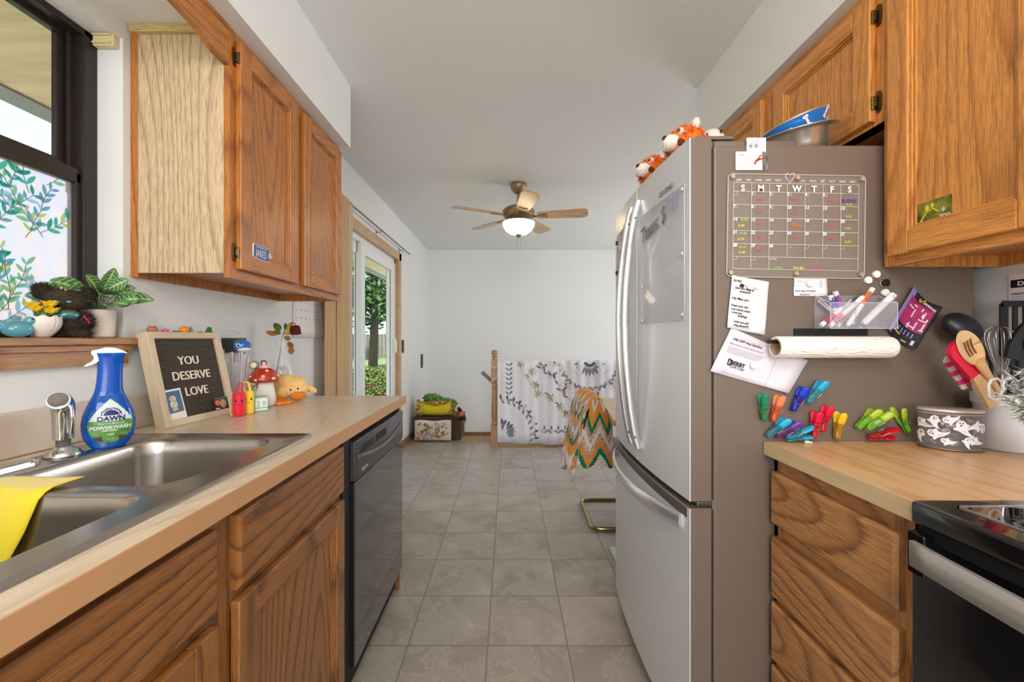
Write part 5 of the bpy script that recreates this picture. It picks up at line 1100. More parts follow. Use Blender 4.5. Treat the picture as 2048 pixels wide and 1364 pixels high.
# vase with wilted rose
vx, vy = -1.045, 1.89; R_ = thing('glass_vase', 'clear embossed glass bottle vase holding a wilted rose', 'vase', (vx, vy, CT0)); clv = mat('clear_vase_glass', (236, 242, 242), .03, alpha=.32, coat=1, spec=1)
Tm = Matrix.Translation((vx, vy, CT0))
B().lathe([(0, .002), (.044, .002), (.050, .012), (.053, .06), (.052, .105), (.044, .150), (.028, .195), (.016, .225), (.0125, .245), (.0125, .285), (.017, .290)], 40, 0, Tm).obj('bottle', clv, R_)
x = B(); T = facing((vx, vy, CT0)); em = mat('vase_relief', (216, 222, 222), .1, alpha=.6)
for k in range(9):
    a = -.9 + k * .225; x.tube([T @ Vector((.006 * math.sin(a), .128, .051)), T @ Vector((.024 * math.sin(a), .128 + .020 * math.cos(a), .048)), T @ Vector((.034 * math.sin(a), .124, .042))], .0008, 5)
x.tube([T @ Vector((.030 * math.cos(t), .10 + .042 * math.sin(t), .0485 - .010 * abs(math.cos(t)))) for t in (i * .2618 for i in range(24))], .0009, 5, closed=True).tube([T @ Vector((0, .128, .052)), T @ Vector((.003, .04, .0525))], .0012, 5); x.obj('relief', em, R_)
Rr = thing('wilted_rose', 'dried dark red rose bending over from the glass vase', 'flower', (vx, vy, CT0 + .02)); stem_m = mat('dry_stem', (92, 84, 44), .8)
B().tube([T @ Vector(v) for v in ((-.022, .10, 0), (-.008, .20, 0), (.002, .28, 0), (.016, .316, 0), (.036, .338, 0), (.048, .345, 0), (.0545, .341, 0), (.056, .330, 0))], [.0022] * 6 + [.0016] * 2, 7).obj('stem', stem_m, Rr)
x = B(); Rq = random.Random(9); c0 = Vector((.055, .308, 0))
x.ball(c0, (.017, .020, .017), 0, 16, 10, T)
for k in range(22):
    a = k * 2.4; rr_ = .010 + .0006 * k; t0_ = Rq.uniform(-.012, .010)
    x.grid(lambda u, v: (c0.x + (rr_ + .004 * v) * math.cos(a + (u - .5) * 1.5), c0.y - t0_ + (v - .5) * -.026, (rr_ + .004 * v) * math.sin(a + (u - .5) * 1.5)), 5, 4, T=T, thick=.0006)
x.obj('petals', mat('rose_dark_red', (104, 16, 30), .8, var=(90, (60, 8, 18))), Rr)
def leafm(T, l, w_, droop=.3, nu=8, nv=6, fold=.25):
    def f(u, v):
        y = l * u; hw = w_ * math.sin(math.pi * min(1, u * .96 + .02)) ** .75; s_ = (v - .5) * 2
        return (hw * s_, y, -droop * l * u * u + fold * abs(s_) * hw)
    return f, nu, nv
lf_g = mat('dry_leaf_green', (84, 108, 44), .7); lf_b = mat('dry_leaf_brown', (150, 106, 56), .8); lf_y = mat('dry_leaf_yellow', (186, 150, 62), .8)
for (a, b, r_, l, w_, m_, yy) in ((-.010, .302, .35, .044, .017, lf_g, .4), (-.012, .292, 1.5, .052, .012, lf_b, -.3), (-.004, .290, 1.05, .034, .011, lf_g, .5), (.012, .312, -.25, .030, .009, lf_g, .4), (.018, .308, -.9, .040, .013, lf_y, .3), (.006, .290, -1.3, .042, .010, lf_y, -.2), (.026, .322, -.7, .030, .010, lf_y, -.2), (.012, .28, -2.2, .028, .012, lf_b, .2), (.026, .255, -2.6, .034, .014, lf_b, .3), (.034, .232, -2.9, .036, .014, lf_b, -.2)):
    L_ = T @ Matrix.Translation((a, b, .004)) @ Matrix.Rotation(r_, 4, 'Z') @ Matrix.Rotation(yy, 4, 'Y'); f, nu, nv = leafm(None, l, w_); B().grid(f, nu, nv, T=L_, thick=.0004).obj('leaf', m_, Rr)
B().tube([T @ Vector(v) for v in ((.004, .285, .004), (.020, .268, .006), (.032, .245, .008), (.038, .215, .008))], .001, 5).obj('side_stem', stem_m, Rr)

# orange plush with dangling feet and the orange ring
R_ = thing('crab_plush', 'pale orange fluffy plush toy with darker orange feet lying on the counter', 'plush toy', (-.96, 1.80, CT0))
pf = mat('peach_fur', (246, 204, 136), .95, var=(26, (238, 188, 110)), sheen=.4); of_ = mat('deep_orange_fur', (222, 134, 52), .95)
c0 = P(578, 774, 1.80); T = facing(c0); x = B()
lobes = [((-.052, .002, .0), (.042, .046, .036)), ((-.018, .022, .002), (.048, .036, .038)), ((.022, .012, .004), (.046, .036, .036)), ((-.030, -.016, .014), (.044, .032, .030)), ((.020, -.012, .016), (.052, .028, .026)), ((.054, -.004, .006), (.026, .022, .022))]
Rf = random.Random(2)
for c, r in lobes: x.ball(c, r, 0, 22, 14, T).fur(c, r, 420, .006, 0, T, .0010, Rf)
x.obj('body', pf, R_)
for c, r in (((-.040, -.042, .026), (.030, .017, .020)), ((.034, -.036, .030), (.034, .021, .022))): B().ball(c, r, 0, 18, 12, T).fur(c, r, 300, .005, 0, T, .0009, Rf).obj('foot', of_, R_)
B().tube([T @ Vector(v) for v in ((.066, -.006, .0), (.082, -.012, 0), (.100, -.022, 0))], [.013, .014, .012], 12).ball((.100, -.022, 0), .012, 0, 12, 8, T).obj('tail', pf, R_)
for a, b in ((.006, -.008), (.034, -.004)): B().ball((a, b, .041 + (.001 if a > .02 else .002)), (.0036, .0046, .0022), 0, 12, 8, T).obj('eye', blackp, R_)
B().tube([T @ Vector((.018 + .008 * i / 6, -.013 - .002 * math.sin(math.pi * i / 6), .0445)) for i in range(7)], .0006, 5).obj('mouth', mat('mouth_brown', (110, 66, 40), .6), R_)
B().box((.076, -.022, .010), (.084, -.014, .012), 0, 0, T).obj('tag_label', mat('tag_red', (200, 40, 60), .5), R_)
rg = P(560, 808, 1.70); B().lathe([(.030, 0), (.044, 0), (.047, .005), (.045, .012), (.038, .014), (.033, .011), (.030, .004), (.030, 0)], 40, 0, Matrix.Translation((rg.x, rg.y, CT0))).obj('orange_ring', mat('glossy_orange', (236, 124, 30), .15, coat=.8), label='glossy orange plastic ring lying before the fluffy orange plush', cat='ring')
# wall calendar
R_ = thing('wall_calendar', 'white paper calendar hanging on the wall below the oak cabinet', 'calendar', (-1.149, 2.35, 1.19))
B().grid(lambda u, v: (-1.1485 + .004 * (1 - v) ** 3 + .002 * u * (1 - v), 2.180 + .395 * u, 1.188 + .32 * v), 8, 8, thick=-.0006).obj('paper', paper, R_)
x = B(); T = frame((-1.1465, 2.18, 1.188), (0, 1, 0), (0, 0, 1))
for j in range(5):
    for i in range(7): x.box((.03 + i * .05, .06 + j * .045, .0005), (.036 + i * .05 + .004 * ((i * j) % 3), .066 + j * .045, .001), 0, 0, T)
x.box((.0, .035, .0015), (.39, .0356, .0018), 0, 0, T); x.obj('print', inkg, R_)
R_ = thing('name_plate_magnet', 'small blue licence plate shaped sticker on the near wall cabinet door', 'magnet', (-.829, 1.36, 1.425))
T = frame((-.8295 - .0125, 1.353, 1.4515), (0, 1, 0), (0, 0, 1)); T = frame((-.8298, 1.334, 1.4485), (0, 1, -.02), (0, .02, 1))
B().prism(rrect(0, 0, .085, .047, .003), -.0125, .0006, T).prism(rrect(.0015, .0015, .0835, .0455, .003), .0006, .001, T, 1).obj('plate', [paper, mat('plate_blue', (58, 78, 138), .35)], R_)
B().text('JARED', .034, T @ Matrix.Translation((.0425, .008, .001)), 0, .0002, 'CENTER', sx=.66).text('WASHINGTON', .0085, T @ Matrix.Translation((.0425, .0365, .001)), 0, .0002, 'CENTER', sx=1).obj('lettering', mat('plate_white', (214, 218, 226), .4), R_)
T = frame((-.8420, 1.443, 1.462), (0, 1, 0), (0, 0, 1)); B().prism([(.018 * math.cos(i * .7854 + .39) * .9, .024 * math.sin(i * .7854 + .39)) for i in range(8)], 0, .0008, T).obj('round_sticker', mat('sticker_cream', (232, 222, 200), .5), label='cream octagonal sticker beside the blue plate on the cabinet door', cat='sticker')
T = frame((-.8425, 1.742, 1.455), (0, 1, 0), (0, 0, 1)); R_ = thing('price_tag_sticker', 'tiny white tag on a black loop on the far wall cabinet door', 'tag', (-.842, 1.75, 1.455))
B().box((0, 0, 0), (.028, .014, .0006), 0, 0, T).obj('tag_card', paper, R_); B().text('No.1', .009, T @ Matrix.Translation((.004, .004, .001))).obj('print', ink, R_)
B().tube([T @ Vector(v) for v in ((.002, .018, .001), (.004, .034, .001), (.002, .05, .001), (0, .054, .001))], .0007, 5).obj('loop', blackp, R_)

# yellow cloth over the sink divider
yc = mat('yellow_microfibre', (232, 206, 40), .9, bump=(300, .5), sheen=.5)
def cloth():
    def f(u, v):
        X = -.948 + .150 * u - .04 * max(0, v - .35) * u; s_ = v * .34; w_ = .004 * math.sin(u * 9 + v * 3)
        if s_ < .055: return (X, .772 - s_, .9245 + .001 * math.sin(u * 7))
        t = s_ - .055; a = min(t, .012) / .012; return (X - .25 * min(t, .2) * u, .714 - .012 * a - .032 * min(1, t * 7) - w_, .922 - (t if t > .012 else t * .5) + .006 * (t > .012) * 0)
    B().grid(f, 16, 40, thick=.0016).obj('dish_cloth', yc, label='yellow dish cloth draped over the divider of the sink', cat='cloth')
cloth()

# ---------------------------------------------------------------- window sill things
SZ = 1.1875
R_ = thing('potted_plant', 'green veined faux plant in a ribbed cream pot on the window sill', 'plant', (-1.166, 1.168, SZ))
x = B(); pr = [(.031, 0), (.035, .004), (.0375, .03), (.038, .079), (.036, .080), (.034, .070), (0, .068)]
x.lathe([(0, 0), (.031, 0)] + [(.034 + .003 * k / 18 + (.0012 if k % 2 else 0), .003 + .076 * k / 18) for k in range(19)] + [(.034, .078), (.033, .070), (0, .068)], 36, 0, Matrix.Translation((-1.166, 1.168, SZ))); x.obj('pot', mat('pot_cream', (226, 212, 198), .6), R_)
lg1 = mat('plant_leaf_green', (58, 118, 62), .5); lg2 = mat('plant_leaf_vein', (176, 196, 130), .5); lst = mat('plant_stem', (120, 150, 90), .6)
Rl_ = random.Random(12)
def vleaf(tip0, d, l, w_, roll, R_):
    y = Vector(d).normalized(); n_ = Vector((.62, -.62, .55)) + Vector((Rl_.gauss(0, .3), Rl_.gauss(0, .3), Rl_.gauss(0, .2))); T = frame(tip0, y.cross(n_), y) @ Matrix.Rotation(roll * .5, 4, 'Y')
    nu, nv = 22, 14; f, _, _ = leafm(None, l, w_, .22)
    def mf(i, j): k = abs(j - 6.5); return 1 if (k < 1 or (i + int(k * .8)) % 4 == 0) else 0
    B().grid(f, nu, nv, T=T, thick=.0005, mf=mf).obj('leaf', [lg1, lg2], R_)
c0 = Vector((-1.166, 1.168, SZ + .07))
for (dx, dy, dz, ll, sl, wd, rl) in ((.060, .02, .040, .070, .05, .024, .2), (.075, .0, .065, .055, .06, .020, -.5), (.045, -.03, .070, .060, .05, .023, .3), (.0, -.05, .075, .070, .05, .024, .2), (-.020, -.070, .060, .070, .05, .024, -.2), (.030, -.065, .045, .055, .045, .022, .4), (.055, -.04, .015, .050, .05, .022, .1), (-.035, -.03, .085, .060, .06, .022, 0), (.02, .0, .10, .055, .06, .020, .4), (-.02, -.085, .085, .050, .05, .02, 0), (.07, -.02, .02, .045, .055, .02, .9), (.04, .02, .085, .05, .05, .02, 0), (.01, -.075, .03, .05, .055, .02, .5), (-.06, -.09, .05, .07, .06, .024, 0), (-.05, -.05, .10, .06, .05, .022, .3), (-.08, -.11, .09, .06, .07, .022, -.3), (.05, .0, .11, .05, .06, .02, .2), (.09, -.01, .04, .055, .055, .024, .4), (.03, -.04, .12, .06, .05, .022, 0), (.06, -.05, .05, .06, .06, .022, .3), (.02, -.06, .06, .07, .04, .026, .1)):
    d = Vector((dx, dy, dz)).normalized(); p = c0 + d * sl + Vector((0, 0, .012)); B().tube([c0 + Vector((dx * .1, dy * .1, 0)), c0 + d * sl * .6 + Vector((0, 0, .012)), p], .0014, 6).obj('stem', lst, R_)
    vleaf(p, (d.x, d.y, d.z * .25), ll * 1.15, wd * .95, rl, R_)
R_ = thing('black_bear_plush', 'fuzzy black plush bear with iridescent scarf on the window sill', 'plush toy', (-1.160, 1.075, SZ))
bf = mat('black_fur', (50, 40, 34), .95, var=(30, (66, 52, 42))); T = facing((-1.163, 1.078, SZ)); Rb = random.Random(6)
x = B()
for c, r in (((0, .038, 0), (.036, .036, .026)), ((0, .098, .004), (.045, .030, .030)), ((-.040, .118, .0), (.017, .017, .010)), ((.040, .116, .0), (.017, .017, .010)), ((.036, .045, .010), (.016, .020, .015)), ((-.036, .045, .010), (.014, .020, .015)), ((.024, .012, .016), (.021, .013, .018)), ((-.024, .012, .016), (.021, .013, .018))):
    x.ball(c, r, 0, 20, 12, T).fur(c, r, 900, .010, 0, T, .0009, Rb)
x.obj('body', bf, R_)
irid = mat('iridescent_foil', (70, 150, 180), .2, .7, var=(30, (190, 190, 90)))
B().ball((.0, .058, .014), (.030, .016, .026), 0, 18, 10, T).obj('scarf', irid, R_); B().ball((-.006, .128, .006), (.008, .006, .006), 0, 10, 8, T).ball((.022, .124, .010), (.009, .005, .006), 0, 10, 8, T).obj('bow', irid, R_)
B().ball((.006, .092, .034), (.005, .003, .002), 0, 12, 8, T).ball((-.018, .092, .033), (.005, .003, .002), 0, 12, 8, T).obj('eye', mat('eye_teal', (80, 170, 150), .2), R_); B().tube([T @ Vector(v) for v in ((.032, .058, .026), (.038, .048, .027), (.044, .038, .026))], .0020, 6).obj('ribbon', mat('ribbon_red', (210, 40, 50), .4), R_)
ex, ey = -1.155, 1.018; R_ = thing('eggshell_planter', 'white cracked eggshell planter with yellow silk flowers', 'planter', (ex, ey, SZ))
x = B(); n = 36
def eg(u, v):
    h = .050 * v; r = .034 * math.sin(min(1.75, .35 + 1.55 * v)) ; jag = (.0055 * abs(((u * 9) % 1) * 2 - 1) if v > .9 else 0)
    return (ex + r * math.cos(6.2832 * u), ey + r * math.sin(6.2832 * u), SZ + h + jag)
x.grid(eg, 72, 14, thick=.0018).lathe([(0, .001), (.012, .0), (.0125, .002), (0, .045)], 20, 0, Matrix.Translation((ex, ey, SZ))); x.obj('shell', mat('egg_white', (228, 218, 208), .45), R_)
yl = mat('petal_yellow', (244, 204, 40), .5); gl2 = mat('grass_green', (110, 150, 88), .6); T = facing((ex, ey, SZ + .045)); fl, _, _ = leafm(None, .034, .006)
for k in range(12):
    a = Rl_.uniform(0, 6.28); t = Rl_.uniform(.25, .9); L_ = T @ Matrix.Rotation(a, 4, 'Y') @ Matrix.Rotation(t, 4, 'X'); f, nu, nv = leafm(None, Rl_.uniform(.028, .044), .0055); B().grid(f, nu, nv, T=L_, thick=.0004).obj('leaf', gl2, R_)
for fx_, fy_, fz_ in ((.012, .030, .006), (-.010, .018, .014), (.014, .014, .016), (-.016, .026, .0)):
    x = B()
    for k in range(5):
        L_ = T @ Matrix.Translation((fx_, fy_, fz_)) @ Matrix.Rotation(k * 1.2566, 4, 'Y') @ Matrix.Rotation(.5, 4, 'X'); f, nu, nv = leafm(None, .023, .0085, -.3); x.grid(f, nu, nv, T=L_, thick=.0004)
    x.obj('flower', yl, R_); B().tube([T @ Vector((0, 0, 0)), T @ Vector((fx_, fy_, fz_))], .0011, 5).obj('stem', gl2, R_)
def glass_bird(px, Y, s_, col, label, X=None):
    p = P(px, 672, Y); p.z = SZ; p.x = min(p.x, -1.145); T = facing(p); R_ = thing('glass_bird', label, 'figurine', p, 'glass birds on the window sill')
    m_ = mat('glass_%d_%d_%d' % col, col, .08, trans=.5, ior=1.2, coat=1)
    B().ball((-.004 * s_, .020 * s_, 0), (.027 * s_, .020 * s_, .019 * s_), 0, 22, 14, T).ball((.016 * s_, .040 * s_, 0), (.012 * s_, .011 * s_, .011 * s_), 0, 18, 12, T).tube([T @ Vector((-.02 * s_, .026 * s_, 0)), T @ Vector((-.036 * s_, .040 * s_, 0))], [.010 * s_, .003 * s_], 10).obj('body', m_, R_)
    B().ball((.028 * s_, .038 * s_, 0), (.006 * s_, .003 * s_, .004 * s_), 0, 10, 8, T).obj('beak', mat('beak_red', (206, 70, 60), .3), R_); B().ball((.020 * s_, .044 * s_, .0105 * s_), (.002 * s_,) * 3, 0, 8, 6, T).obj('eye', blackp, R_)
glass_bird(40, .975, 1.0, (110, 190, 206), 'teal glass bird figurine with red beak beside the eggshell planter')
glass_bird(10, 1.05, 1.15, (190, 216, 222), 'pale clear glass bird figurine behind the teal one')
R_ = thing('silk_daisies', 'brown and white silk daisies standing behind the glass birds', 'flowers', (-1.19, 1.04, SZ)); T = facing((-1.195, 1.045, SZ))
B().lathe([(0, 0), (.014, 0), (.016, .02), (.010, .035), (.011, .036)], 18, 0, Matrix.Translation((-1.195, 1.045, SZ))).obj('bud_vase', mat('glass_190_216_222'), R_)
for a, b in ((-.012, .085), (.006, .080), (.030, .062)):
    B().tube([T @ Vector((0, .01, 0)), T @ Vector((a * .6, b * .6, 0)), T @ Vector((a, b, 0))], .0012, 5).obj('stem', gl2, R_)
    x = B()
    for k in range(8): L_ = T @ Matrix.Translation((a, b, 0)) @ Matrix.Rotation(k * .785, 4, 'Y') @ Matrix.Rotation(1.45, 4, 'X'); f, nu, nv = leafm(None, .017, .0035, 0); x.grid(f, nu, nv, T=L_, thick=.0004)
    x.ball((a, b + .001, 0), (.004, .003, .004), 1, 10, 6, T); x.obj('flower', [mat('daisy_tan', (196, 180, 150), .6), mat('daisy_eye', (120, 90, 40), .7)], R_)

# switch plates on the left wall
for y0, y1, z0, z1, lb in ((4.405, 4.47, 1.03, 1.17, 'bronze light switch plate beside the sliding door'), (5.35, 5.46, .80, .98, 'bronze outlet plate near the back corner')):
    R_ = thing('switch_plate', lb, 'switch', (-1.149, y0, z0)); B().box((-1.1495, y0, z0), (-1.141, y1, z1), 0, .002).obj('plate', mat('bronze_plate', (58, 48, 42), .4, .4), R_)
    for k in range(2): zc = z0 + (z1 - z0) * (.32 + .36 * k); B().box((-1.141, y0 + .02, zc - .012), (-1.136, y1 - .02, zc + .012), 0, .001).obj('toggle', mat('toggle_black', (30, 26, 24), .4), R_)
# ---------------------------------------------------------------- utensils and tins on the butcher block
KX, KY, KR = 1.221, 1.012, .055
R_ = thing('utensil_crock', 'tall white ceramic utensil crock on the butcher block', 'crock', (KX, KY, .9145))
B().lathe([(0, 0), (KR - .004, 0), (KR - .001, .004), (KR - .001, .108), (KR + .003, .111), (KR + .004, .114), (KR + .004, .134), (KR, .137), (KR - .006, .135), (KR - .007, .01), (0, .008)], 56, 0, Matrix.Translation((KX, KY, .9145))).obj('crock_body', mat('crock_white', (226, 226, 230), .3, coat=.3), R_)
def UP(px, py, Y): return P(px, py, Y)
p0, p1 = P(1976, 770, .955), P(2006, 800, .955)
def bail(c, w_, h, lab):
    T = facing2(c); x = B()
    return x
def front(o): o = Vector(o); return frame(o, (1, 0, 0), (0, 0, 1))
T = front(P(1990, 782, .940)) @ Matrix.Rotation(-.12, 4, 'Z')
x = B(); x.tube([T @ Vector(v) for v in ((-.012, -.014, 0), (-.0165, .010, 0), (-.012, .024, 0), (0, .029, 0), (.012, .024, 0), (.0165, .010, 0), (.012, -.014, 0), (.006, -.020, 0), (-.006, -.020, 0))], .0030, 10, closed=True)
T2 = T @ Matrix.Translation((.008, .004, .020)); x.tube([T2 @ Vector(v) for v in ((-.012, .0, 0), (-.0165, .012, 0), (-.012, .024, 0), (0, .029, 0), (.012, .024, 0), (.0165, .010, 0), (.012, -.0, 0))], .0030, 10); x.obj('bail_handle', mat('crock_white'), R_)
Gp = 'utensils in the white crock'
def root(px, py, Y, dx=0): return Vector((KX + dx, KY, .93))
def ut(name, label): return thing(name, label, 'utensil', (KX, KY, .93), Gp)
blk = mat('black_nylon', (30, 31, 36), .35); rs = mat('red_silicone', (206, 24, 62), .4); wd_ = wood('spoon_beech', (222, 184, 136), (204, 160, 108), 'z', seed=71, rings=5, pores=.15, coat=0)
# black ladle
h = P(1925, 655, 1.04); R_ = ut('black_ladle', 'black nylon ladle turned back side out, leaning against the fridge')
T = frame(h, (.90, 0, -.44), (.44, 0, .90)) @ Matrix.Rotation(-.3, 4, 'X')
B().ball((0, 0, 0), (.050, .036, .024), 0, 28, 16, T).obj('bowl', blk, R_); B().tube([h + Vector((.035, 0, -.02)), h + Vector((.07, -.002, -.09)), Vector((KX - .01, KY + .02, .95))], [.008, .006, .006], 10, flat=.6).obj('handle', blk, R_)
def paddle(T, wt, wb, l, r, thk, m_, mats=None, name='blade'):
    pts = [(-wb / 2, 0), (wb / 2, 0)] + [(wt / 2, l - r)] + [(wt / 2 - r + r * math.cos(t), l - r + r * math.sin(t)) for t in (.4, .8, 1.2, 1.57)] + [(-wt / 2 + r - r * math.cos(t), l - r + r * math.sin(t)) for t in (1.57, 1.2, .8, .4)] + [(-wt / 2, l - r)]
    o = B().prism(pts, -thk / 2, thk / 2, T); return o
def axis_T(pb, pt, roll=0):
    y = (pt - pb).normalized(); x_ = y.cross(Vector((0, -1, 0))).normalized(); return frame(pb, x_, y) @ Matrix.Rotation(roll, 4, 'Y'), (pt - pb).length
# red spatula
R_ = ut('red_spatula', 'red silicone spatula with pale wooden handle leaning left in the crock'); pb, pt = P(1957, 745, .968), P(1914, 680, .968)
T, L_ = axis_T(pb, pt, .1); T = T @ Matrix.Translation((-.006, 0, 0)); o = paddle(T, .068, .046, L_, .024, .010, rs).obj('blade', rs, R_); m = o.modifiers.new('b', 'BEVEL'); m.width = .004; m.segments = 3
T, L_ = axis_T(P(1974, 790, .968), P(1948, 736, .968)); B().prism([(-.012, -.03), (.012, -.03), (.0165, L_ * .7), (.012, L_), (-.012, L_), (-.0165, L_ * .7)], -.004, .004, T).obj('handle', wd_, R_)
# checked spatula
R_ = ut('checked_spatula', 'pink and white checked silicone spatula under the red one'); pb, pt = P(1945, 772, .995), P(1908, 708, 1.0)
ck = [mat('check_pink', (226, 74, 130), .45), mat('check_white', (238, 224, 220), .45), mat('check_deep', (200, 30, 84), .45)]
T, L_ = axis_T(pb, pt, -.15)
def mfk(i, j): a, b = (i // 2) % 2, (j // 2) % 2; return 2 if a and b else (0 if a or b else 1)
B().grid(lambda u, v: ((u - .5) * (.042 + .014 * v) * (1 if v < .85 else math.sqrt(max(.1, 1 - ((v - .85) / .15) ** 2 * .7))), L_ * v, .0), 8, 14, T=T, thick=.006, mf=mfk, sm=False).obj('blade', ck, R_)
T, L_ = axis_T(P(1966, 800, .99), P(1947, 766, .995)); B().tube([T @ Vector((0, 0, 0)), T @ Vector((0, L_, 0))], .0065, 10).obj('handle', mat('pale_handle', (222, 222, 228), .3), R_)
# slotted wooden spoon
R_ = ut('slotted_spoon', 'pale wooden slotted spoon in front of the whisk'); hc = P(1945, 697, .955)
T, L_ = axis_T(P(1962, 726, .955), P(1926, 666, .955))
pts = [(.024 * math.sin(t) * (1.0 if math.cos(t) > 0 else 1.0), L_ / 2 - L_ / 2 * 1.05 * math.cos(t)) for t in (i * .2618 for i in range(24))]
x = B(); x.grid(lambda u, v: ((.0255 * v) * math.cos(6.2832 * u), L_ / 2 + (.0445 * v) * math.sin(6.2832 * u), -.008 * (1 - v * v)), 32, 8, T=T, thick=-.004); x.obj('bowl', wd_, R_)
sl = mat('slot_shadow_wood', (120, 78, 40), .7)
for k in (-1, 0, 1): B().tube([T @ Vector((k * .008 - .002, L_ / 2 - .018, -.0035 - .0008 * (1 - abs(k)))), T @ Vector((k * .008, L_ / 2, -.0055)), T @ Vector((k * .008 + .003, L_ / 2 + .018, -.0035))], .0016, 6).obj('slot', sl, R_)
e = P(1955, 720, .955); B().tube([P(1957, 722, .955), P(1976, 750, .96), P(2000, 786, .975), P(2006, 806, .99)], [.014, .0085, .0065, .006], 12, flat=.55, up=(0, 1, 0)).obj('handle', wd_, R_)
# whisk
R_ = ut('wire_whisk', 'steel balloon whisk standing in the crock'); wm = mat('whisk_steel', (190, 184, 178), .12, 1); cw = P(1998, 690, 1.0); n = 6
ax = (P(1996, 655, 1.0) - P(2003, 762, 1.0)).normalized(); T = frame(P(2003, 758, 1.0), ax.cross(Vector((0, -1, 0))), ax); Lw = .128
for k in range(n):
    a = math.pi * k / n; pts = []
    for i in range(25):
        t = i / 24; th = math.pi * (t - .5) * 2; s_ = math.sin(math.pi * t); rr_ = .030 * (1 if t < .5 else -1) * (math.sin(math.pi * min(t, 1 - t) * 1.0 * 1.6) if min(t, 1 - t) < .45 else math.sin(math.pi * .72) * (1 - ((min(t, 1 - t) - .45) / .05)) )
        y = Lw * math.sin(math.pi * t) ** .8; w_ = .030 * math.sin(math.pi * (1 - abs(2 * t - 1)) * .5 + 0) if 0 else .030
        f_ = math.sin(math.pi * t) ** .8; w2 = .031 * (f_ ** .9) * math.sqrt(max(0, 1 - f_ ** 7)) * (1 if t < .5 else -1) + .002 * (1 if t < .5 else -1)
        pts.append(T @ Vector((w2 * math.cos(a), y, w2 * math.sin(a))))
    B().tube(pts, .0010, 6).obj('wire', wm, R_)
B().tube([T @ Vector((0, -.10, 0)), T @ Vector((0, .012, 0))], .006, 12).obj('handle', wm, R_)
# black slotted turner
R_ = ut('slotted_turner', 'black slotted turner standing behind the whisk near the wall'); T = front(P(2030, 690, 1.02)); x = B(); w0, w1, h0, h1 = -.038, .040, -.01, .096
for a, b in ((w0, w0 + .020), (-.006, .006), (w1 - .020, w1)): x.box((a, h0, -.0015), (b, h1, .0015), 0, 0, T)
x.box((w0, h1 - .0005, -.0015), (w1, h1 + .006, .0015), 0, 0, T).box((w0 + .008, h1 + .006, -.0015), (w1 - .008, h1 + .014, .0015), 0, 0, T).box((w0, h0 - .012, -.0015), (w1, h0, .0015), 0, 0, T).prism([(w0, h0 - .012), (w1, h0 - .012), (.010, h0 - .05), (-.010, h0 - .05)], -.0015, .0015, T).prism([(w0, h1), (w0 + .008, h1 + .014), (w0 + .008, h1)], -.0015, .0015, T)
x.obj('blade', blk, R_); B().tube([T @ Vector((0, -.05, 0)), Vector((KX + .02, KY + .02, .95))], .006, 10).obj('handle', blk, R_)
R_ = ut('black_tongs', 'black nylon tool with a hooked end in front of the slotted turner'); T = front(P(2034, 700, .975))
B().prism([(-.028, -.016), (-.022, .012), (-.006, .040), (.012, .062), (.030, .070), (.034, .062), (.016, .040), (.006, .014), (.004, -.006), (.020, -.024), (.014, -.034), (-.008, -.022)], -.004, .004, T).obj('head', blk, R_); B().tube([T @ Vector((.006, -.02, 0)), Vector((KX + .02, KY - .01, .95))], .007, 10).obj('handle', blk, R_)
# frosted pine sprig in a small pot (pot stands just outside the picture)
R_ = thing('frosted_pine', 'frosted artificial pine sprigs reaching in front of the crock', 'plant', (1.13, .85, .9148))
B().lathe([(0, 0), (.028, 0), (.036, .05), (.038, .052), (.034, .05), (0, .046)], 24, 0, Matrix.Translation((1.13, .85, .9148))).obj('pot', mat('pot_cream'), R_)
Rp = random.Random(8); nd = [mat('needle_frost', (214, 220, 212), .8), mat('needle_green', (112, 124, 88), .8), mat('needle_lilac', (176, 150, 160), .8)]
base = Vector((1.13, .85, .965))
for tip in (P(2008, 793, .84), P(2024, 752, .85), P(2038, 812, .83), P(2050, 740, .87), P(2055, 790, .82), P(2030, 776, .85), P(2046, 828, .84)):
    x = B(); br = [base, base.lerp(tip, .5) + Vector((0, 0, .012)), tip]; x.tube(br, [.0022, .0018, .0010], 6, 1)
    for k in range(230):
        t = Rp.uniform(.15, 1); q = br[0].lerp(br[1], t * 2) if t < .5 else br[1].lerp(br[2], t * 2 - 1); ax_ = (tip - base).normalized()
        d = (Vector((Rp.gauss(0, 1), Rp.gauss(0, 1), Rp.gauss(0, 1))).normalized() + ax_ * .9).normalized() * Rp.uniform(.016, .028)
        s_ = d.orthogonal().normalized() * .0009; x.add([q - s_, q + s_, q + d * .6 + s_ * .8, q + d, q + d * .6 - s_ * .8], [(0, 1, 2, 3, 4)], 0 if t > .55 and Rp.random() < .75 else (2 if Rp.random() < .12 else 1))
    x.obj('sprig', nd, R_)
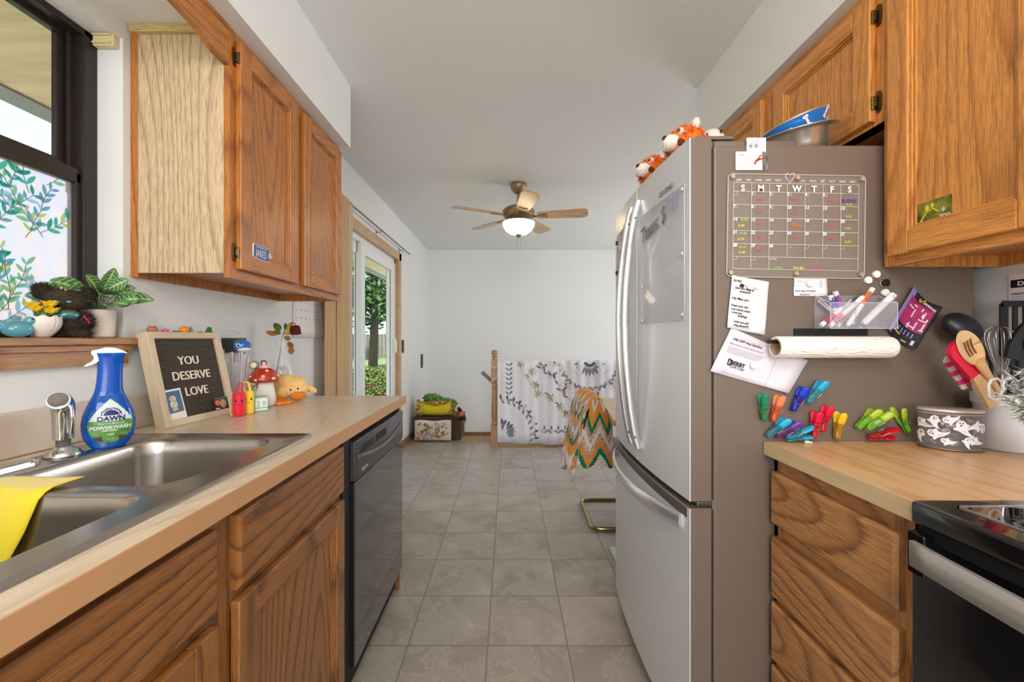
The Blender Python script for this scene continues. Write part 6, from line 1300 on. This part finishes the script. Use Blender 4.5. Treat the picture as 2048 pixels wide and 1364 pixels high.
# ghost tin
R_ = thing('ghost_tin', 'oval clear tin printed with white ghosts beside the crock', 'tin', (1.085, 1.005, .9145))
T = Matrix.Translation((1.083, 1.010, .9145)) @ Matrix.Rotation(math.radians(-26), 4, 'Z'); ea, eb, hh = .059, .034, .098
def sup(t, a, b): return (a * math.cos(t), b * math.sin(t))
x = B(); x.lathe([(1, .004), (1, .092)], 64, 0, T, sx=ea, sy=eb); x.obj('clear_wall', mat('tin_clear', (176, 172, 178), .1, alpha=.22, coat=1), R_)
x = B(); x.lathe([(0, 0), (.98, 0), (1.01, .002), (1.01, .006), (0, .006)], 64, 0, T, sx=ea, sy=eb); x.obj('base', mat('tin_base', (120, 100, 84), .3, .6), R_)
B().lathe([(0, .0995), (.97, .0995), (1.02, .098), (1.03, .096), (1.03, .086), (1.0, .086), (0, .09)], 64, 0, T, sx=ea, sy=eb).obj('lid', mat('tin_lid', (196, 184, 180), .3, .3), R_)
B().lathe([(1.012, .0905), (1.034, .0905), (1.034, .0925), (1.012, .0925)], 64, 0, T, sx=ea, sy=eb).obj('lid_line', blackp, R_)
gw = mat('ghost_print_white', (232, 230, 232), .5); GS = [(-.010, .006), (-.011, .014), (-.005, .022), (.003, .021), (.008, .014), (.012, .013), (.013, .009), (.009, .006), (.010, -.002), (.016, -.010), (.022, -.013), (.013, -.013), (.003, -.009), (-.003, -.004), (-.008, -.001), (-.014, .000), (-.015, .004)]
def gpr(a, h, rot, s_, k):
    x = B(); vs = []; c, sn = math.cos(rot), math.sin(rot)
    def mp(u, v, d=0):
        uu = (u * c - v * sn) * s_; vv = (u * sn + v * c) * s_; vv = max(-h + .007, min(.088 - h, vv)); t = a; acc = 0
        # walk along the ellipse by arc length
        step = uu / 10
        for _ in range(10): t += step / math.hypot(ea * math.sin(t), eb * math.cos(t))
        nx, ny = math.cos(t) / ea, math.sin(t) / eb; l = math.hypot(nx, ny); return T @ Vector((ea * math.cos(t) + nx / l * (.0008 + d), eb * math.sin(t) + ny / l * (.0008 + d), h + vv))
    x.add([mp(u, v) for u, v in GS], [list(range(len(GS)))])
    for u, v in ((-.004, .016), (.001, .0155)): x.add([mp(u + .0012 * math.cos(i * .785), v + .0018 * math.sin(i * .785), .0004) for i in range(8)], [list(range(8))], 1)
    x.add([mp(-.002 + .0016 * math.cos(i * .785), .0105 + .0020 * math.sin(i * .785), .0004) for i in range(8)], [list(range(8))], 1)
    x.obj('ghost_print', [gw, blackp], R_)
for k, (a, h, rot, s_) in enumerate(((-2.72, .058, .5, 1.0), (-2.30, .066, -.35, .95), (-2.12, .036, 1.1, 1.1), (-1.70, .074, 1.4, .95), (-1.42, .052, .0, 1.25), (-1.82, .020, .9, .8), (-.98, .064, -1.9, 1.05), (-.95, .024, .6, .9), (-.45, .05, .2, 1.0), (-2.95, .03, -.6, .9), (-1.3, .022, -.5, .8), (1.2, .05, 0, 1), (2.0, .05, .6, 1), (.4, .05, -.5, 1))): gpr(a, h, rot, s_ * .86, k)
Rt = random.Random(3); cols = [mat('filling_tan', (186, 150, 112), .6), mat('filling_grey', (150, 156, 166), .4), mat('filling_white', (216, 206, 196), .5), mat('filling_dark', (64, 56, 56), .6)]
x = B()
for k in range(46):
    t = Rt.uniform(0, 6.28); q = Rt.uniform(0, .82); p = T @ Vector((ea * q * math.cos(t), eb * q * math.sin(t), Rt.uniform(.012, .080))); d = Vector((Rt.gauss(0, 1), Rt.gauss(0, 1), Rt.gauss(0, .5))).normalized() * .012
    x.cyl(p - d * .6, p + d * .6, Rt.uniform(.002, .0045), n=8, mi=k % 4)
x.obj('tin_filling', cols, label='jumble of small hair clips and bands inside the ghost tin', cat='hair clips', kind='stuff')
# paper on the right wall
R_ = thing('wall_flyer', 'white printed flyer with black heading taped to the wall above the turner', 'flyer', (1.279, .97, 1.19))
T = frame((1.2785, 1.051, 1.225), (0, -1, 0), (0, 0, 1))
B().box((0, -.03, 0), (.20, .122, .0006), 0, 0, T).obj('paper', paper, R_)
B().box((.004, .088, .0006), (.196, .108, .0009), 0, 0, T).obj('heading_bar', ink, R_); B().text('DA', .0155, T @ Matrix.Translation((.018, .0925, .0012)), bold=.0004, sx=1.2).obj('heading', white, R_)
x = B(); x.text('SUNDAY', .0075, T @ Matrix.Translation((.005, .070, .0008)), sx=.9).text('MONDAY', .0075, T @ Matrix.Translation((.005, .050, .0008)), sx=.9)
for i in range(6): x.box((.005, .0655 - i * .0035 - (.009 if i > 2 else 0), .0006), (.06 + (i * 7 % 5) * .01, .0662 - i * .0035 - (.009 if i > 2 else 0), .0009), 0, 0, T)
x.obj('print', ink, R_)

# ---------------------------------------------------------------- ceiling fan
fx0, fy0 = .078, 3.34; Fn = thing('ceiling_fan', 'bronze five blade ceiling fan with frosted light bowl', 'ceiling fan', (fx0, fy0, 2.44)); Tm = Matrix.Translation((fx0, fy0, 0))
br = mat('fan_bronze', (156, 130, 98), .42, .4, var=(20, (128, 108, 80)))
B().lathe([(0, 2.44), (.066, 2.44), (.067, 2.42), (.060, 2.395), (.040, 2.372), (.020, 2.36), (0, 2.36)], 32, 0, Tm).obj('canopy', br, Fn); B().cyl((fx0, fy0, 2.36), (fx0, fy0, 2.24), .013, n=16).obj('downrod', br, Fn)
B().lathe([(r_, z_ - .050) for r_, z_ in ((0, 2.31), (.05, 2.308), (.10, 2.295), (.128, 2.275), (.132, 2.262), (.124, 2.256), (.128, 2.248), (.126, 2.232), (.110, 2.215), (.075, 2.203), (.070, 2.19), (.060, 2.178), (0, 2.178))], 40, 0, Tm).obj('motor_housing', br, Fn)
fg = mat('frosted_bowl_glass', (255, 224, 186), .5, emit=9)
B().lathe([(.130, 2.128), (.131, 2.120), (.124, 2.092), (.104, 2.062), (.070, 2.038), (.030, 2.028), (0, 2.026)], 40, 0, Tm).obj('light_bowl', fg, Fn)
B().lathe([(0, 2.040), (.018, 2.034), (.028, 2.030), (.024, 2.022), (.012, 2.014), (.008, 2.006), (0, 2.002)], 24, 0, Tm).lathe([(0, 2.134), (.128, 2.133), (.134, 2.128), (.128, 2.122), (.1, 2.126), (0, 2.126)], 40, 0, Tm).obj('finial', br, Fn)
for dx in (-.012, .014): B().tube([(fx0 + dx, fy0, 2.03), (fx0 + dx, fy0, 1.925)], .0012, 5).ball((fx0 + dx, fy0, 1.92), (.003, .003, .006), 0, 8, 6).obj('pull_chain', steel, Fn)
bw = wood('fan_blade_wood', (208, 174, 124), (160, 122, 78), 'x', seed=81, rings=14, scale=8, pores=.4)
b0 = None
for k in range(5):
    a = math.radians(-82 + 72 * k); R3 = Matrix.Translation((fx0, fy0, 2.178)) @ Matrix.Rotation(a, 4, 'Z') @ Matrix.Rotation(math.radians(-11), 4, 'X')
    pts = [(.155, -.048), (.30, -.058), (.50, -.068), (.535, -.062), (.552, -.045), (.555, 0), (.552, .045), (.535, .062), (.50, .068), (.30, .058), (.155, .048)]
    fb_ = B().prism(pts, -.004, .004, R3).obj('blade', bw, Fn)
    x = B(); x.prism([(.10, -.020), (.16, -.014), (.20, -.030), (.235, -.034), (.222, 0), (.235, .034), (.20, .030), (.16, .014), (.10, .020)], -.010, -.005, R3); x.obj('blade_arm', br, fb_)

# ---------------------------------------------------------------- dining end: newel, rail, tapestry
R_ = thing('stair_railing', 'turned oak newel post and stair railing at the end of the room', 'railing', (-.155, 4.52, 0)); nx, ny = -.158, 4.52; Tm = Matrix.Translation((nx, ny, 0))
x = B(); x.box((nx - .042, ny - .042, 0), (nx + .042, ny + .042, .235), 0, .004).box((nx - .036, ny - .036, .72), (nx + .036, ny + .036, .955), 0, .004)
x.lathe([(.036, .235), (.040, .245), (.040, .255), (.030, .27), (.034, .29), (.036, .40), (.031, .62), (.027, .64), (.034, .655), (.034, .665), (.024, .68), (.030, .70), (.036, .72)], 28, 0, Tm)
x.lathe([(.034, .955), (.026, .965), (.026, .975), (.036, .985), (.036, .992), (.024, 1.0), (.038, 1.018), (.040, 1.032), (.034, 1.048), (.018, 1.058), (0, 1.06)], 28, 0, Tm); x.obj('newel_post', rail_oak, R_)
B().box((nx + .03, ny - .03, 0), (1.95, ny + .03, .035), 0, .003).obj('bottom_rail', rail_oak, R_); B().box((nx + .03, ny - .028, .885), (1.95, ny + .028, .925), 0, .006).obj('top_rail', rail_oak, R_)
for k in range(16): xx = nx + .13 + k * .12; B().box((xx - .016, ny - .016, .035), (xx + .016, ny + .016, .2)).cyl((xx, ny, .2), (xx, ny, .8), .013, n=10).box((xx - .014, ny - .014, .8), (xx + .014, ny + .014, .885)).obj('baluster', rail_oak, R_)
B().box((-.58, 4.655, -.03), (-.2, 4.70, .004), 0, .002).obj('trim_3', rail_oak, kind='structure')
hr = wood('handrail_oak', (140, 104, 66), (112, 78, 46), 'x', seed=85, rings=5)
a_, b_ = P(964, 744, 5.0), P(1030, 805, 5.0); T = frame(a_, (b_ - a_), (0, 0, 1)); B().box((0, -.022, -.02), ((b_ - a_).length, .022, .02), 0, .004, T).obj('descending_handrail', hr, R_)
# tapestry, seen over the rail
R_ = thing('tapestry_cloth', 'white cloth with grey leaf and blossom pattern tied over the stair railing', 'tapestry', (.9, 4.47, .05))
TY = 4.472; s7 = TY / FPX / 4.452
def fold(X): return .007 * math.sin(X * 23) + .004 * math.sin(X * 61 + 1) 
def TPt(cx, cy, off=0):
    p = P(800 + cx / 4.452, 660 + cy / 4.452, TY); return Vector((p.x, TY + fold(p.x) - off, p.z))
tx0, tx1 = -.125, 1.95
x = B(); x.grid(lambda u, v: (tx0 + (tx1 - tx0) * u, TY + fold(tx0 + (tx1 - tx0) * u), (.052 - .03 * min(1, u * 2.2) + .006 * math.sin(u * 40)) * (1 - v) + (.946 - .004 * math.sin(u * 9)) * v), 220, 8, thick=-.0012)
g1, g2, tn, pkk, yw = 1, 2, 3, 4, 5
tm = [mat('tapestry_white', (232, 230, 236), .9, bump=(120, .3)), mat('tapestry_grey', (132, 132, 138), .9), mat('tapestry_dark_grey', (96, 98, 104), .9), mat('tapestry_tan', (176, 158, 112), .9), mat('tapestry_pink', (224, 204, 208), .9), mat('tapestry_line', (196, 196, 200), .9)]
def lf(cx, cy, a, l, w_, mi):
    pts = []
    for t, sg in ((0, 1), (.25, 1), (.5, 1), (.75, 1), (1, 1), (.75, -1), (.5, -1), (.25, -1)):
        u, v = l * 1.2 * t, w_ * 1.2 * math.sin(math.pi * t) * sg; pts.append(TPt(cx + u * math.cos(a) - v * math.sin(a), cy - (u * math.sin(a) + v * math.cos(a)), .0022))
    if min(p.z for p in pts) < .06 or max(p.z for p in pts) > .94 or min(p.x for p in pts) < tx0 + .01: return
    x.add(pts, [list(range(7, -1, -1))], mi)
def line(pp, r=.0016, mi=5): x.tube([TPt(a, b, .0018) for a, b in pp], r, 4, mi)
def twig(cx, cy, a, n, step, l, mi, curve=0):
    for i in range(n):
        lf(cx, cy, a + .75, l, l * .20, mi); lf(cx, cy, a - .75, l, l * .20, mi); cx += step * math.cos(a); cy -= step * math.sin(a); a += curve
    lf(cx, cy, a, l, l * .2, mi); return cx, cy
def fl(cx, cy, r, mi=4):
    for k in range(6): a = k * 1.047 + .3; lf(cx, cy, a, r, r * .42, mi)
    x.add([TPt(cx + r * .22 * math.cos(k * .785), cy + r * .3 * math.sin(k * .785), .0032) for k in range(8)], [list(range(8))], 2)
for ox in (0, 1600):
    twig(970 + ox, 575, 1.57, 7, 42, 40, 1); line([(910 + ox, 290), (912 + ox, 560)])
    for k in range(11): a = math.radians(88 - k * 10.5); cx, cy = 890 + ox + 300 * math.cos(a), 930 - 310 * math.sin(a); lf(cx, cy, a - 1.2, 46, 9, 1); lf(cx, cy, a + .2, 44, 9, 2); lf(cx, cy, a - 2.4, 40, 8, 1)
    line([(890 + ox + 215 * math.cos(math.radians(d)), 930 - 230 * math.sin(math.radians(d))) for d in range(0, 91, 6)])
    for k in range(7): a = math.radians(90 - k * 14); lf(890 + ox + 60 * math.cos(a), 950 - 60 * math.sin(a), a, 80, 12, 1); lf(890 + ox + 100 * math.cos(a + .1), 950 - 110 * math.sin(a + .1), a + .2, 50, 9, 2)
    px_ = [(1050, 295), (1110, 400), (1190, 500), (1290, 590), (1400, 680), (1500, 750)]; line([(a + ox, b) for a, b in px_], .0022, 3)
    for i, (a, b) in enumerate(((1080, 300), (1180, 370), (1200, 490), (1220, 570), (1350, 605), (1430, 680), (1470, 745))):
        for k in range(7): lf(a + ox, b, k * .9 + i, 38, 5, 3)
    for i in range(9): lf(1100 + i * 45 + ox, 390 + i * 42, -.3 + (i % 2) * 2.2, 38, 6, 1)
    for i in range(10): cx, cy = 1230 + i * 30 + ox, 290 + i * 34 + 20 * math.sin(i); lf(cx, cy, -.6 + 1.2 * (i % 3), 55, 10, 1 + i % 2); lf(cx, cy, 2.2 + .5 * (i % 2), 50, 9, 1)
    fl(1375 + ox, 290, 40); fl(1480 + ox, 485, 52); fl(1590 + ox, 545, 42); fl(1760 + ox, 565, 48); fl(1890 + ox, 475, 52)
    for k in range(13): a = math.radians(180 + k * 15); lf(1690 + ox + 60 * math.cos(a), 270 - 60 * math.sin(a), a, 72, 11, 1); lf(1690 + ox + 30 * math.cos(a), 270 - 30 * math.sin(a), a, 30, 7, 2)
    for rr_ in (185, 197): line([(1690 + ox + rr_ * math.cos(math.radians(d)), 275 - rr_ * .78 * math.sin(math.radians(d))) for d in range(180, 361, 8)], .0012)
    for k in range(15): a = math.radians(190 + k * 11.5); cx, cy = 1690 + ox + 235 * math.cos(a), 290 - 215 * math.sin(a); lf(cx, cy, a + .6, 48, 9, 1); lf(cx, cy, a - .6, 48, 9, 1)
    for k in range(5): twig(1285 + k * 62 + ox, 920, 1.57, 1, 26, 40, 1)
    line([(1240 + ox, 935), (1560 + ox, 940)])
x.obj('printed_cloth', tm, R_)
B().tube([(nx - .045, ny - .045, .90), (nx, ny - .05, .86), (nx + .05, ny - .045, .905)], .004, 6).tube([(nx - .045, ny - .045, .70), (nx + .05, ny - .045, .80)], .004, 6).obj('corner_tie', tm[0], R_)

# basket corner
R_ = thing('wicker_basket', 'dark brown lidded wicker basket in the far corner', 'basket', (-.8, 4.95, 0))
wk = mat('dark_wicker', (98, 76, 60), .7, var=(60, (62, 46, 36), (1, 1, 3)), bump=(140, 1.5, (.3, .3, 1))); x = B(); bx0_, bx1_, by0_, by1_, bh = -1.10, -.565, 4.785, 5.15, .235
for k in range(24):
    z = .006 + k * bh / 24
    for (ax_, ay), (cx2, cy2) in (((bx0_, by0_), (bx1_, by0_)), ((bx1_, by0_), (bx1_, by1_))):
        n = 26; pts = [(ax_ + (cx2 - ax_) * i / n + (.004 * math.sin(i * 3.14 + k * 3.14) if ax_ == cx2 else 0), ay + (cy2 - ay) * i / n + (.004 * math.sin(i * 3.14 + k * 3.14) if ay == cy2 else 0), z) for i in range(n + 1)]
        x.tube(pts, .0064, 5)
x.box((bx0_ + .006, by0_ + .006, 0), (bx1_ - .006, by1_, bh)); x.obj('woven_body', wk, R_)
x = B(); x.box((bx0_ - .01, by0_ - .015, bh), (bx1_ + .008, by1_ + .01, bh + .035), 0, .008)
for k in range(4): x.tube([(bx0_ - .012, by0_ - .018, bh + .006 + k * .009), (bx1_ + .01, by0_ - .018, bh + .006 + k * .009), (bx1_ + .01, by1_, bh + .006 + k * .009)], .0052, 5)
x.obj('lid', wk, R_)
R_ = thing('floral_cushion', 'cream floral cushion leaning on the front of the wicker basket', 'cushion', (-.87, 4.73, 0))
fc_ = [mat('cushion_cream', (226, 214, 192), .9, bump=(90, .4)), mat('cushion_rust', (190, 130, 84), .9), mat('cushion_blue', (150, 172, 190), .9), mat('cushion_olive', (128, 110, 78), .9)]
cx0, cx1, cz0, cz1 = -1.085, -.665, .012, .242
def cu(u, v, s_): e = (1 - (2 * u - 1) ** 6) * (1 - (2 * v - 1) ** 6); return (cx0 + (cx1 - cx0) * u, 4.722 + .012 * v - s_ * .038 * e ** .5, cz0 + (cz1 - cz0) * v + .006 * math.sin(u * 9) * v)
x = B(); x.grid(lambda u, v: cu(u, v, 1), 28, 18); x.grid(lambda u, v: cu(1 - u, v, -1), 28, 18)
Rc = random.Random(14)
def cl(u, v, a, l, w_, mi):
    pts = []
    for t, sg in ((0, 1), (.3, 1), (.65, 1), (1, 1), (.65, -1), (.3, -1)):
        uu, vv = u + (l * t * math.cos(a) - sg * w_ * math.sin(math.pi * t) * math.sin(a)) / .42, v + (l * t * math.sin(a) + sg * w_ * math.sin(math.pi * t) * math.cos(a)) / .23
        if not (.03 < uu < .97 and .04 < vv < .96): return
        p = Vector(cu(uu, vv, 1)); p.y -= .0018; pts.append(p)
    x.add(pts, [list(range(5, -1, -1))], mi)
for cx, cy, n, mi, r in ((.42, .22, 26, 2, .045), (.50, .48, 20, 1, .05), (.68, .40, 18, 3, .05), (.2, .15, 22, 1, .05), (.72, .88, 12, 2, .04), (.9, .78, 14, 3, .04), (.25, .75, 14, 3, .05), (.8, .18, 12, 1, .05), (.1, .5, 8, 3, .05)):
    for k in range(n): a = Rc.uniform(0, 6.28); q = Rc.uniform(0, r); cl(cx + q * math.cos(a) / .42 * .9, cy + q * math.sin(a) / .23 * .9, a, Rc.uniform(.03, .06), .009, mi if Rc.random() < .8 else Rc.choice((1, 2, 3)))
x.obj('printed_cover', fc_, R_)
R_ = thing('folded_blankets', 'folded yellow fleece with black speckled trim on the wicker basket', 'blanket', (-.86, 4.9, .27)); ye = mat('fleece_yellow', (226, 200, 40), .9, bump=(60, .4)); sp_ = mat('speckled_trim', (226, 190, 96), .9, var=(46, (60, 44, 30)))
def roll(x0, x1, yc, zc, ry, rz): return lambda u, v: (x0 + (x1 - x0) * u, yc + ry * math.cos(6.2832 * v) * (1 + .05 * math.sin(u * 7)), zc + rz * math.sin(6.2832 * v) * (1 + .12 * abs(2 * u - 1) ** 2) + .02 * abs(2 * u - 1) ** 2)
x = B(); x.grid(roll(-1.03, -.68, 4.88, .345, .10, .072), 24, 28); x.obj('yellow_fleece', ye, R_)
x = B(); x.grid(roll(-1.075, -1.005, 4.89, .345, .112, .085), 6, 28).grid(roll(-.70, -.655, 4.89, .345, .108, .082), 6, 28)
x.ball((-.86, 4.86, .425), (.14, .07, .022), 0, 20, 10, wob=.4, wf=20)
for k in range(90): t = Rc.uniform(0, 6.28); s_ = Rc.choice((-1.075, -.655)); p = Vector((s_, 4.89 + .11 * math.cos(t), .365 + .085 * math.sin(t))); x.tube([p, p + Vector(((-.02 if s_ < -1 else .02), Rc.uniform(-.01, .01), Rc.uniform(-.015, .01)))], .004, 4)
x.obj('fringe_trim', sp_, R_)
B().ball((-.92, 4.93, .475), (.10, .06, .050), 0, 26, 16, wob=.45, wf=14).ball((-.80, 4.93, .440), (.13, .06, .035), 0, 26, 14, wob=.4, wf=14).ball((-.70, 4.95, .405), (.08, .05, .03), 0, 20, 12, wob=.4, wf=14).obj('green_throw', mat('throw_green', (128, 176, 78), .9, var=(34, (50, 90, 50))), label='bright green dark dotted throw heaped on the yellow fleece', cat='throw')
R_ = thing('striped_plush_tail', 'orange and black striped plush tail hanging off the basket edge', 'plush toy', (-.56, 4.78, .28)); pts = [P(917, 816, 4.78), P(921, 823, 4.75), P(925, 831, 4.75), P(928, 840, 4.75), P(929, 846, 4.75)]
for i, (m_, r0, r1) in enumerate(((blackp, .018, .026), (mat('tail_orange', (200, 112, 74), .9), .027, .030), (blackp, .030, .028), (mat('tail_orange'), .027, .008))): B().tube([pts[i], pts[i].lerp(pts[i + 1], .5), pts[i + 1]], [r0, (r0 + r1) / 2 + .001, r1], 14).obj('tail_band', m_, R_)

# ---------------------------------------------------------------- table, chair, afghan
R_ = thing('dining_table', 'light maple dining table corner behind the refrigerator', 'table', (1.2, 2.6, 0)); mp_ = wood('table_maple', (214, 184, 130), (200, 166, 110), 'x', seed=91, rings=5)
T = Matrix.Translation((0, 0, 0)); a_, b_ = P(1200, 793, 3.05), P(1231, 842, 2.2)
tt = [(a_.x, a_.y), (b_.x - .01, b_.y), (1.9, 2.15), (1.9, 3.05)]
B().prism(tt, .715, .745).obj('tabletop', mp_, R_)
for xx, yy in ((1.15, 2.92), (1.15, 2.28), (1.82, 2.92), (1.82, 2.28)): B().box((xx - .03, yy - .03, 0), (xx + .03, yy + .03, .715), 0, .004).obj('leg', mp_, R_)
R_ = thing('cantilever_chair', 'brass tube cantilever chair hidden under the striped afghan', 'chair', (.75, 2.77, 0)); bt = mat('brass_tube', (176, 158, 116), .18, 1)
c1, c2 = Vector((.525, 2.995, .013)), Vector((.505, 2.53, .013))
x = B(); r_ = .05
loop = [(1.02, 2.99, .80 * 0 + .42), (1.02, 2.99, .10), (1.0, 2.99, .03), (.95, 2.99, .0135), (.60, 2.99, .0135), (.54, 2.985, .0135), (.522, 2.96, .0135), (.512, 2.58, .0135), (.522, 2.545, .0135), (.56, 2.53, .0135), (.95, 2.53, .0135), (1.0, 2.53, .03), (1.02, 2.53, .10), (1.02, 2.53, .42)]
x.tube(loop, .0125, 12); x.obj('tube_base', bt, R_)
B().box((.56, 2.54, .42), (1.03, 2.985, .475), 0, .02).obj('seat', mat('chair_tan', (170, 140, 104), .7), R_); B().tube([(.60, 2.56, .45), (.55, 2.56, .62), (.515, 2.56, .79)], .0115, 10).tube([(.60, 2.965, .45), (.55, 2.965, .62), (.515, 2.965, .79)], .0115, 10).obj('back_post', bt, R_)
B().box((.515, 2.55, .55), (.545, 2.975, .80), 0, .012).obj('backrest', mat('chair_tan'), R_)
wcol = [mat('yarn_white', (232, 222, 214), .95, bump=(220, 1.0)), mat('yarn_mottled', (222, 190, 168), .95, var=(70, (178, 140, 122)), bump=(220, 1.0)), mat('yarn_orange', (236, 150, 62), .95, bump=(220, 1.0)), mat('yarn_green', (22, 126, 88), .95, bump=(220, 1.0))]
seq = [3, 0, 1, 0, 2, 2, 3, 1, 0, 1, 2, 3, 0, 1, 2, 2, 3, 0, 1, 0, 2, 3, 1, 0]
def afg(u, v):
    # u across the chair back (far -> near), v along the throw: hem on aisle side, over the top, down the seat side
    y = 3.03 - .53 * u; top = .832 - .02 * abs(2 * u - 1); drop = .50 + .05 * math.sin(u * 5.5 + .8); wave = math.sin(u * 21) * .5 + math.sin(u * 47) * .2
    if v < .66:
        t = 1 - v / .66; z = top - drop * t ** 1.05; out = .035 + .085 * t + .020 * wave * t
        y2 = y + (.03 * t if u < .5 else .02 * t * math.sin(u * 9)); return (.512 - out + .04 * (1 - min(1, t * 6)), y2, z - .035 * abs(math.sin(u * 3.1416 * 5)) * (t > .92))
    t = (v - .66) / .34; z = top - .30 * t; return (.552 + .075 * math.sin(min(1, t * 1.5) * 1.57) + .02 * wave * t, y + .01 * math.sin(t * 6 + u * 9), z + .012 * (1 - t))
def amf(i, j):
    u, v = (i + .5) / 90, (j + .5) / 130; zz = abs(((u * 4.2) % 1) * 2 - 1); s_ = v * 20 + zz * 3.0; return seq[int(s_) % len(seq)]
x = B(); x.grid(afg, 90, 130, thick=.008, mf=amf)
# the gathered corner at the near end
def cor(u, v):
    a = -1.2 + 2.9 * u; r = .035 + .105 * v + .012 * math.sin(u * 26) * v; return (.535 + r * math.sin(a) * .95, 2.50 - .035 * math.cos(a) * (1 - v * .4) - .02 * v, .815 - .36 * v ** 1.1 - .05 * abs(math.sin(u * 7.5)) * v)
x.grid(cor, 40, 60, thick=-.007, mf=lambda i, j: seq[int(j / 60 * 9 + abs(((i / 40 * 2.2) % 1) * 2 - 1) * 2.2 + 2) % len(seq)])
x.obj('crochet_afghan', wcol, label='zigzag orange green and white crocheted afghan over the chair', cat='afghan')
B().box((.565, 2.13, .0), (.66, 2.32, .012), 0, .002).obj('white_mat', mat('mat_white', (226, 226, 226), .4), label='flat white mat on the floor past the refrigerator', cat='mat')

# ---------------------------------------------------------------- outside
gm = mat('lawn_green', (138, 152, 98), .95, var=(3, (160, 172, 116)), bump=(40, 1.0))
B().box((-60, -30, -.32), (-1.6, 80, -.22)).obj('lawn_ground', gm, kind='structure'); B().box((-3.6, -6, -.22), (-1.27, 5.4, -.12)).obj('patio_ground', mat('patio_concrete', (190, 184, 172), .9, var=(8, (170, 164, 150))), kind='structure')  # concrete patio widened under the eaves to keep bounced light neutral
B().box((-30, 9.5, -.22), (-1.8, 12.5, -.2)).obj('driveway_ground', mat('driveway_pale', (214, 208, 196), .9), kind='structure')
sf = mat('eave_tan_soffit', (240, 220, 190), .8, var=(3, (224, 202, 168), (1, 6, 1)), bump=(60, .6)); B().box((-2.02, -8, 2.20), (-1.27, 14, 2.24)).box((-2.06, -8, 2.19), (-2.02, 14, 2.34), 1).box((-2.16, -8, 2.20), (-2.06, 14, 2.31), 1).obj('roof_eave', [sf, mat('gutter_grey', (150, 150, 158), .5)], kind='structure')
B().box((-1.285, -8, -.3), (-1.272, .24, 2.2)).box((-1.285, 1.24, -.3), (-1.272, 2.58, 2.2)).box((-1.285, 4.29, -.3), (-1.272, 6.0, 2.2)).box((-1.285, .24, -.3), (-1.272, 1.24, 1.16)).obj('wall_exterior', mat('exterior_brick', (150, 116, 96), .9, var=(20, (176, 150, 130))), kind='structure')
def leafball(name, label, c, r, n, cols, sz, seed, trunk=None, group=None, cat='bush'):
    Ro = random.Random(seed); R_ = thing(name, label, cat, (c[0], c[1], -.22), group); x = B()
    for k in range(n):
        d = Vector((Ro.gauss(0, 1), Ro.gauss(0, 1), Ro.gauss(0, 1))).normalized(); q = Ro.uniform(.62, 1.04) * (1 + .18 * noise.noise(d * 3 + Vector(c)))
        p = Vector(c) + Vector((d.x * r[0], d.y * r[1], d.z * r[2])) * q; a = Vector((Ro.gauss(0, 1), Ro.gauss(0, 1), Ro.gauss(0, .6))).normalized(); b = a.orthogonal().normalized(); s_ = sz * Ro.uniform(.6, 1.2)
        x.add([p - a * s_, p + b * s_ * .45, p + a * s_, p - b * s_ * .45], [(0, 1, 2, 3)], Ro.randrange(len(cols)))
    x.obj('foliage', cols, R_, kind='stuff')
    if trunk:
        x = B(); x.tube([(c[0], c[1], -.3), (c[0] + .1, c[1], c[2] * .5), (c[0], c[1], c[2])], [trunk, trunk * .8, trunk * .4], 10)
        for k in range(5): a = k * 1.25; x.tube([(c[0], c[1], c[2] * .6), (c[0] + r[0] * .6 * math.cos(a), c[1] + r[1] * .6 * math.sin(a), c[2] + r[2] * .3)], [trunk * .4, trunk * .1], 6)
        x.obj('trunk', mat('bark', (92, 78, 64), .9), R_)
L1 = [mat('leaf_bright', (140, 178, 62), .7), mat('leaf_mid', (92, 136, 50), .7), mat('leaf_dark', (56, 92, 40), .7), mat('leaf_red', (150, 96, 70), .7)]
L2 = [mat('leaf_dark'), mat('leaf_mid'), mat('leaf_deep', (44, 76, 42), .8), mat('leaf_pale', (150, 176, 120), .7)]
leafball('garden_bush', 'bright green leafy bush just outside the sliding door', (-2.15, 6.35, .20), (.60, .75, .55), 5200, L1, .035, 1)
leafball('garden_bush', 'reddish green shrub beyond the bright bush', (-2.9, 7.9, .15), (.7, .7, .5), 3000, L1[1:], .04, 2)
for i, (tx_, ty_, tz_, rr_, lb) in enumerate(((-6.3, 19, 4.7, (2.6, 2.6, 2.9), 'tall dark tree framed in the middle of the glass door'), (-13.5, 25, 4.9, (2.6, 2.6, 3.0), 'tree standing behind the driveway, seen in the fixed pane'), (-4.6, 25, 5.4, (2.2, 2.2, 3.4), 'further tree near the door frame edge'))):
    leafball('yard_tree', lb, (tx_, ty_, tz_), rr_, 6500, L2, .16, 20 + i, .22, 'trees across the lawn', 'tree')
x = B()
for k in range(60): x.box((-16 + k * .25, 29.5, -.22), (-15.78 + k * .25, 29.53, 1.5))
x.obj('board_fence', mat('fence_grey', (150, 142, 130), .9), label='grey board fence beyond the trees', cat='fence')
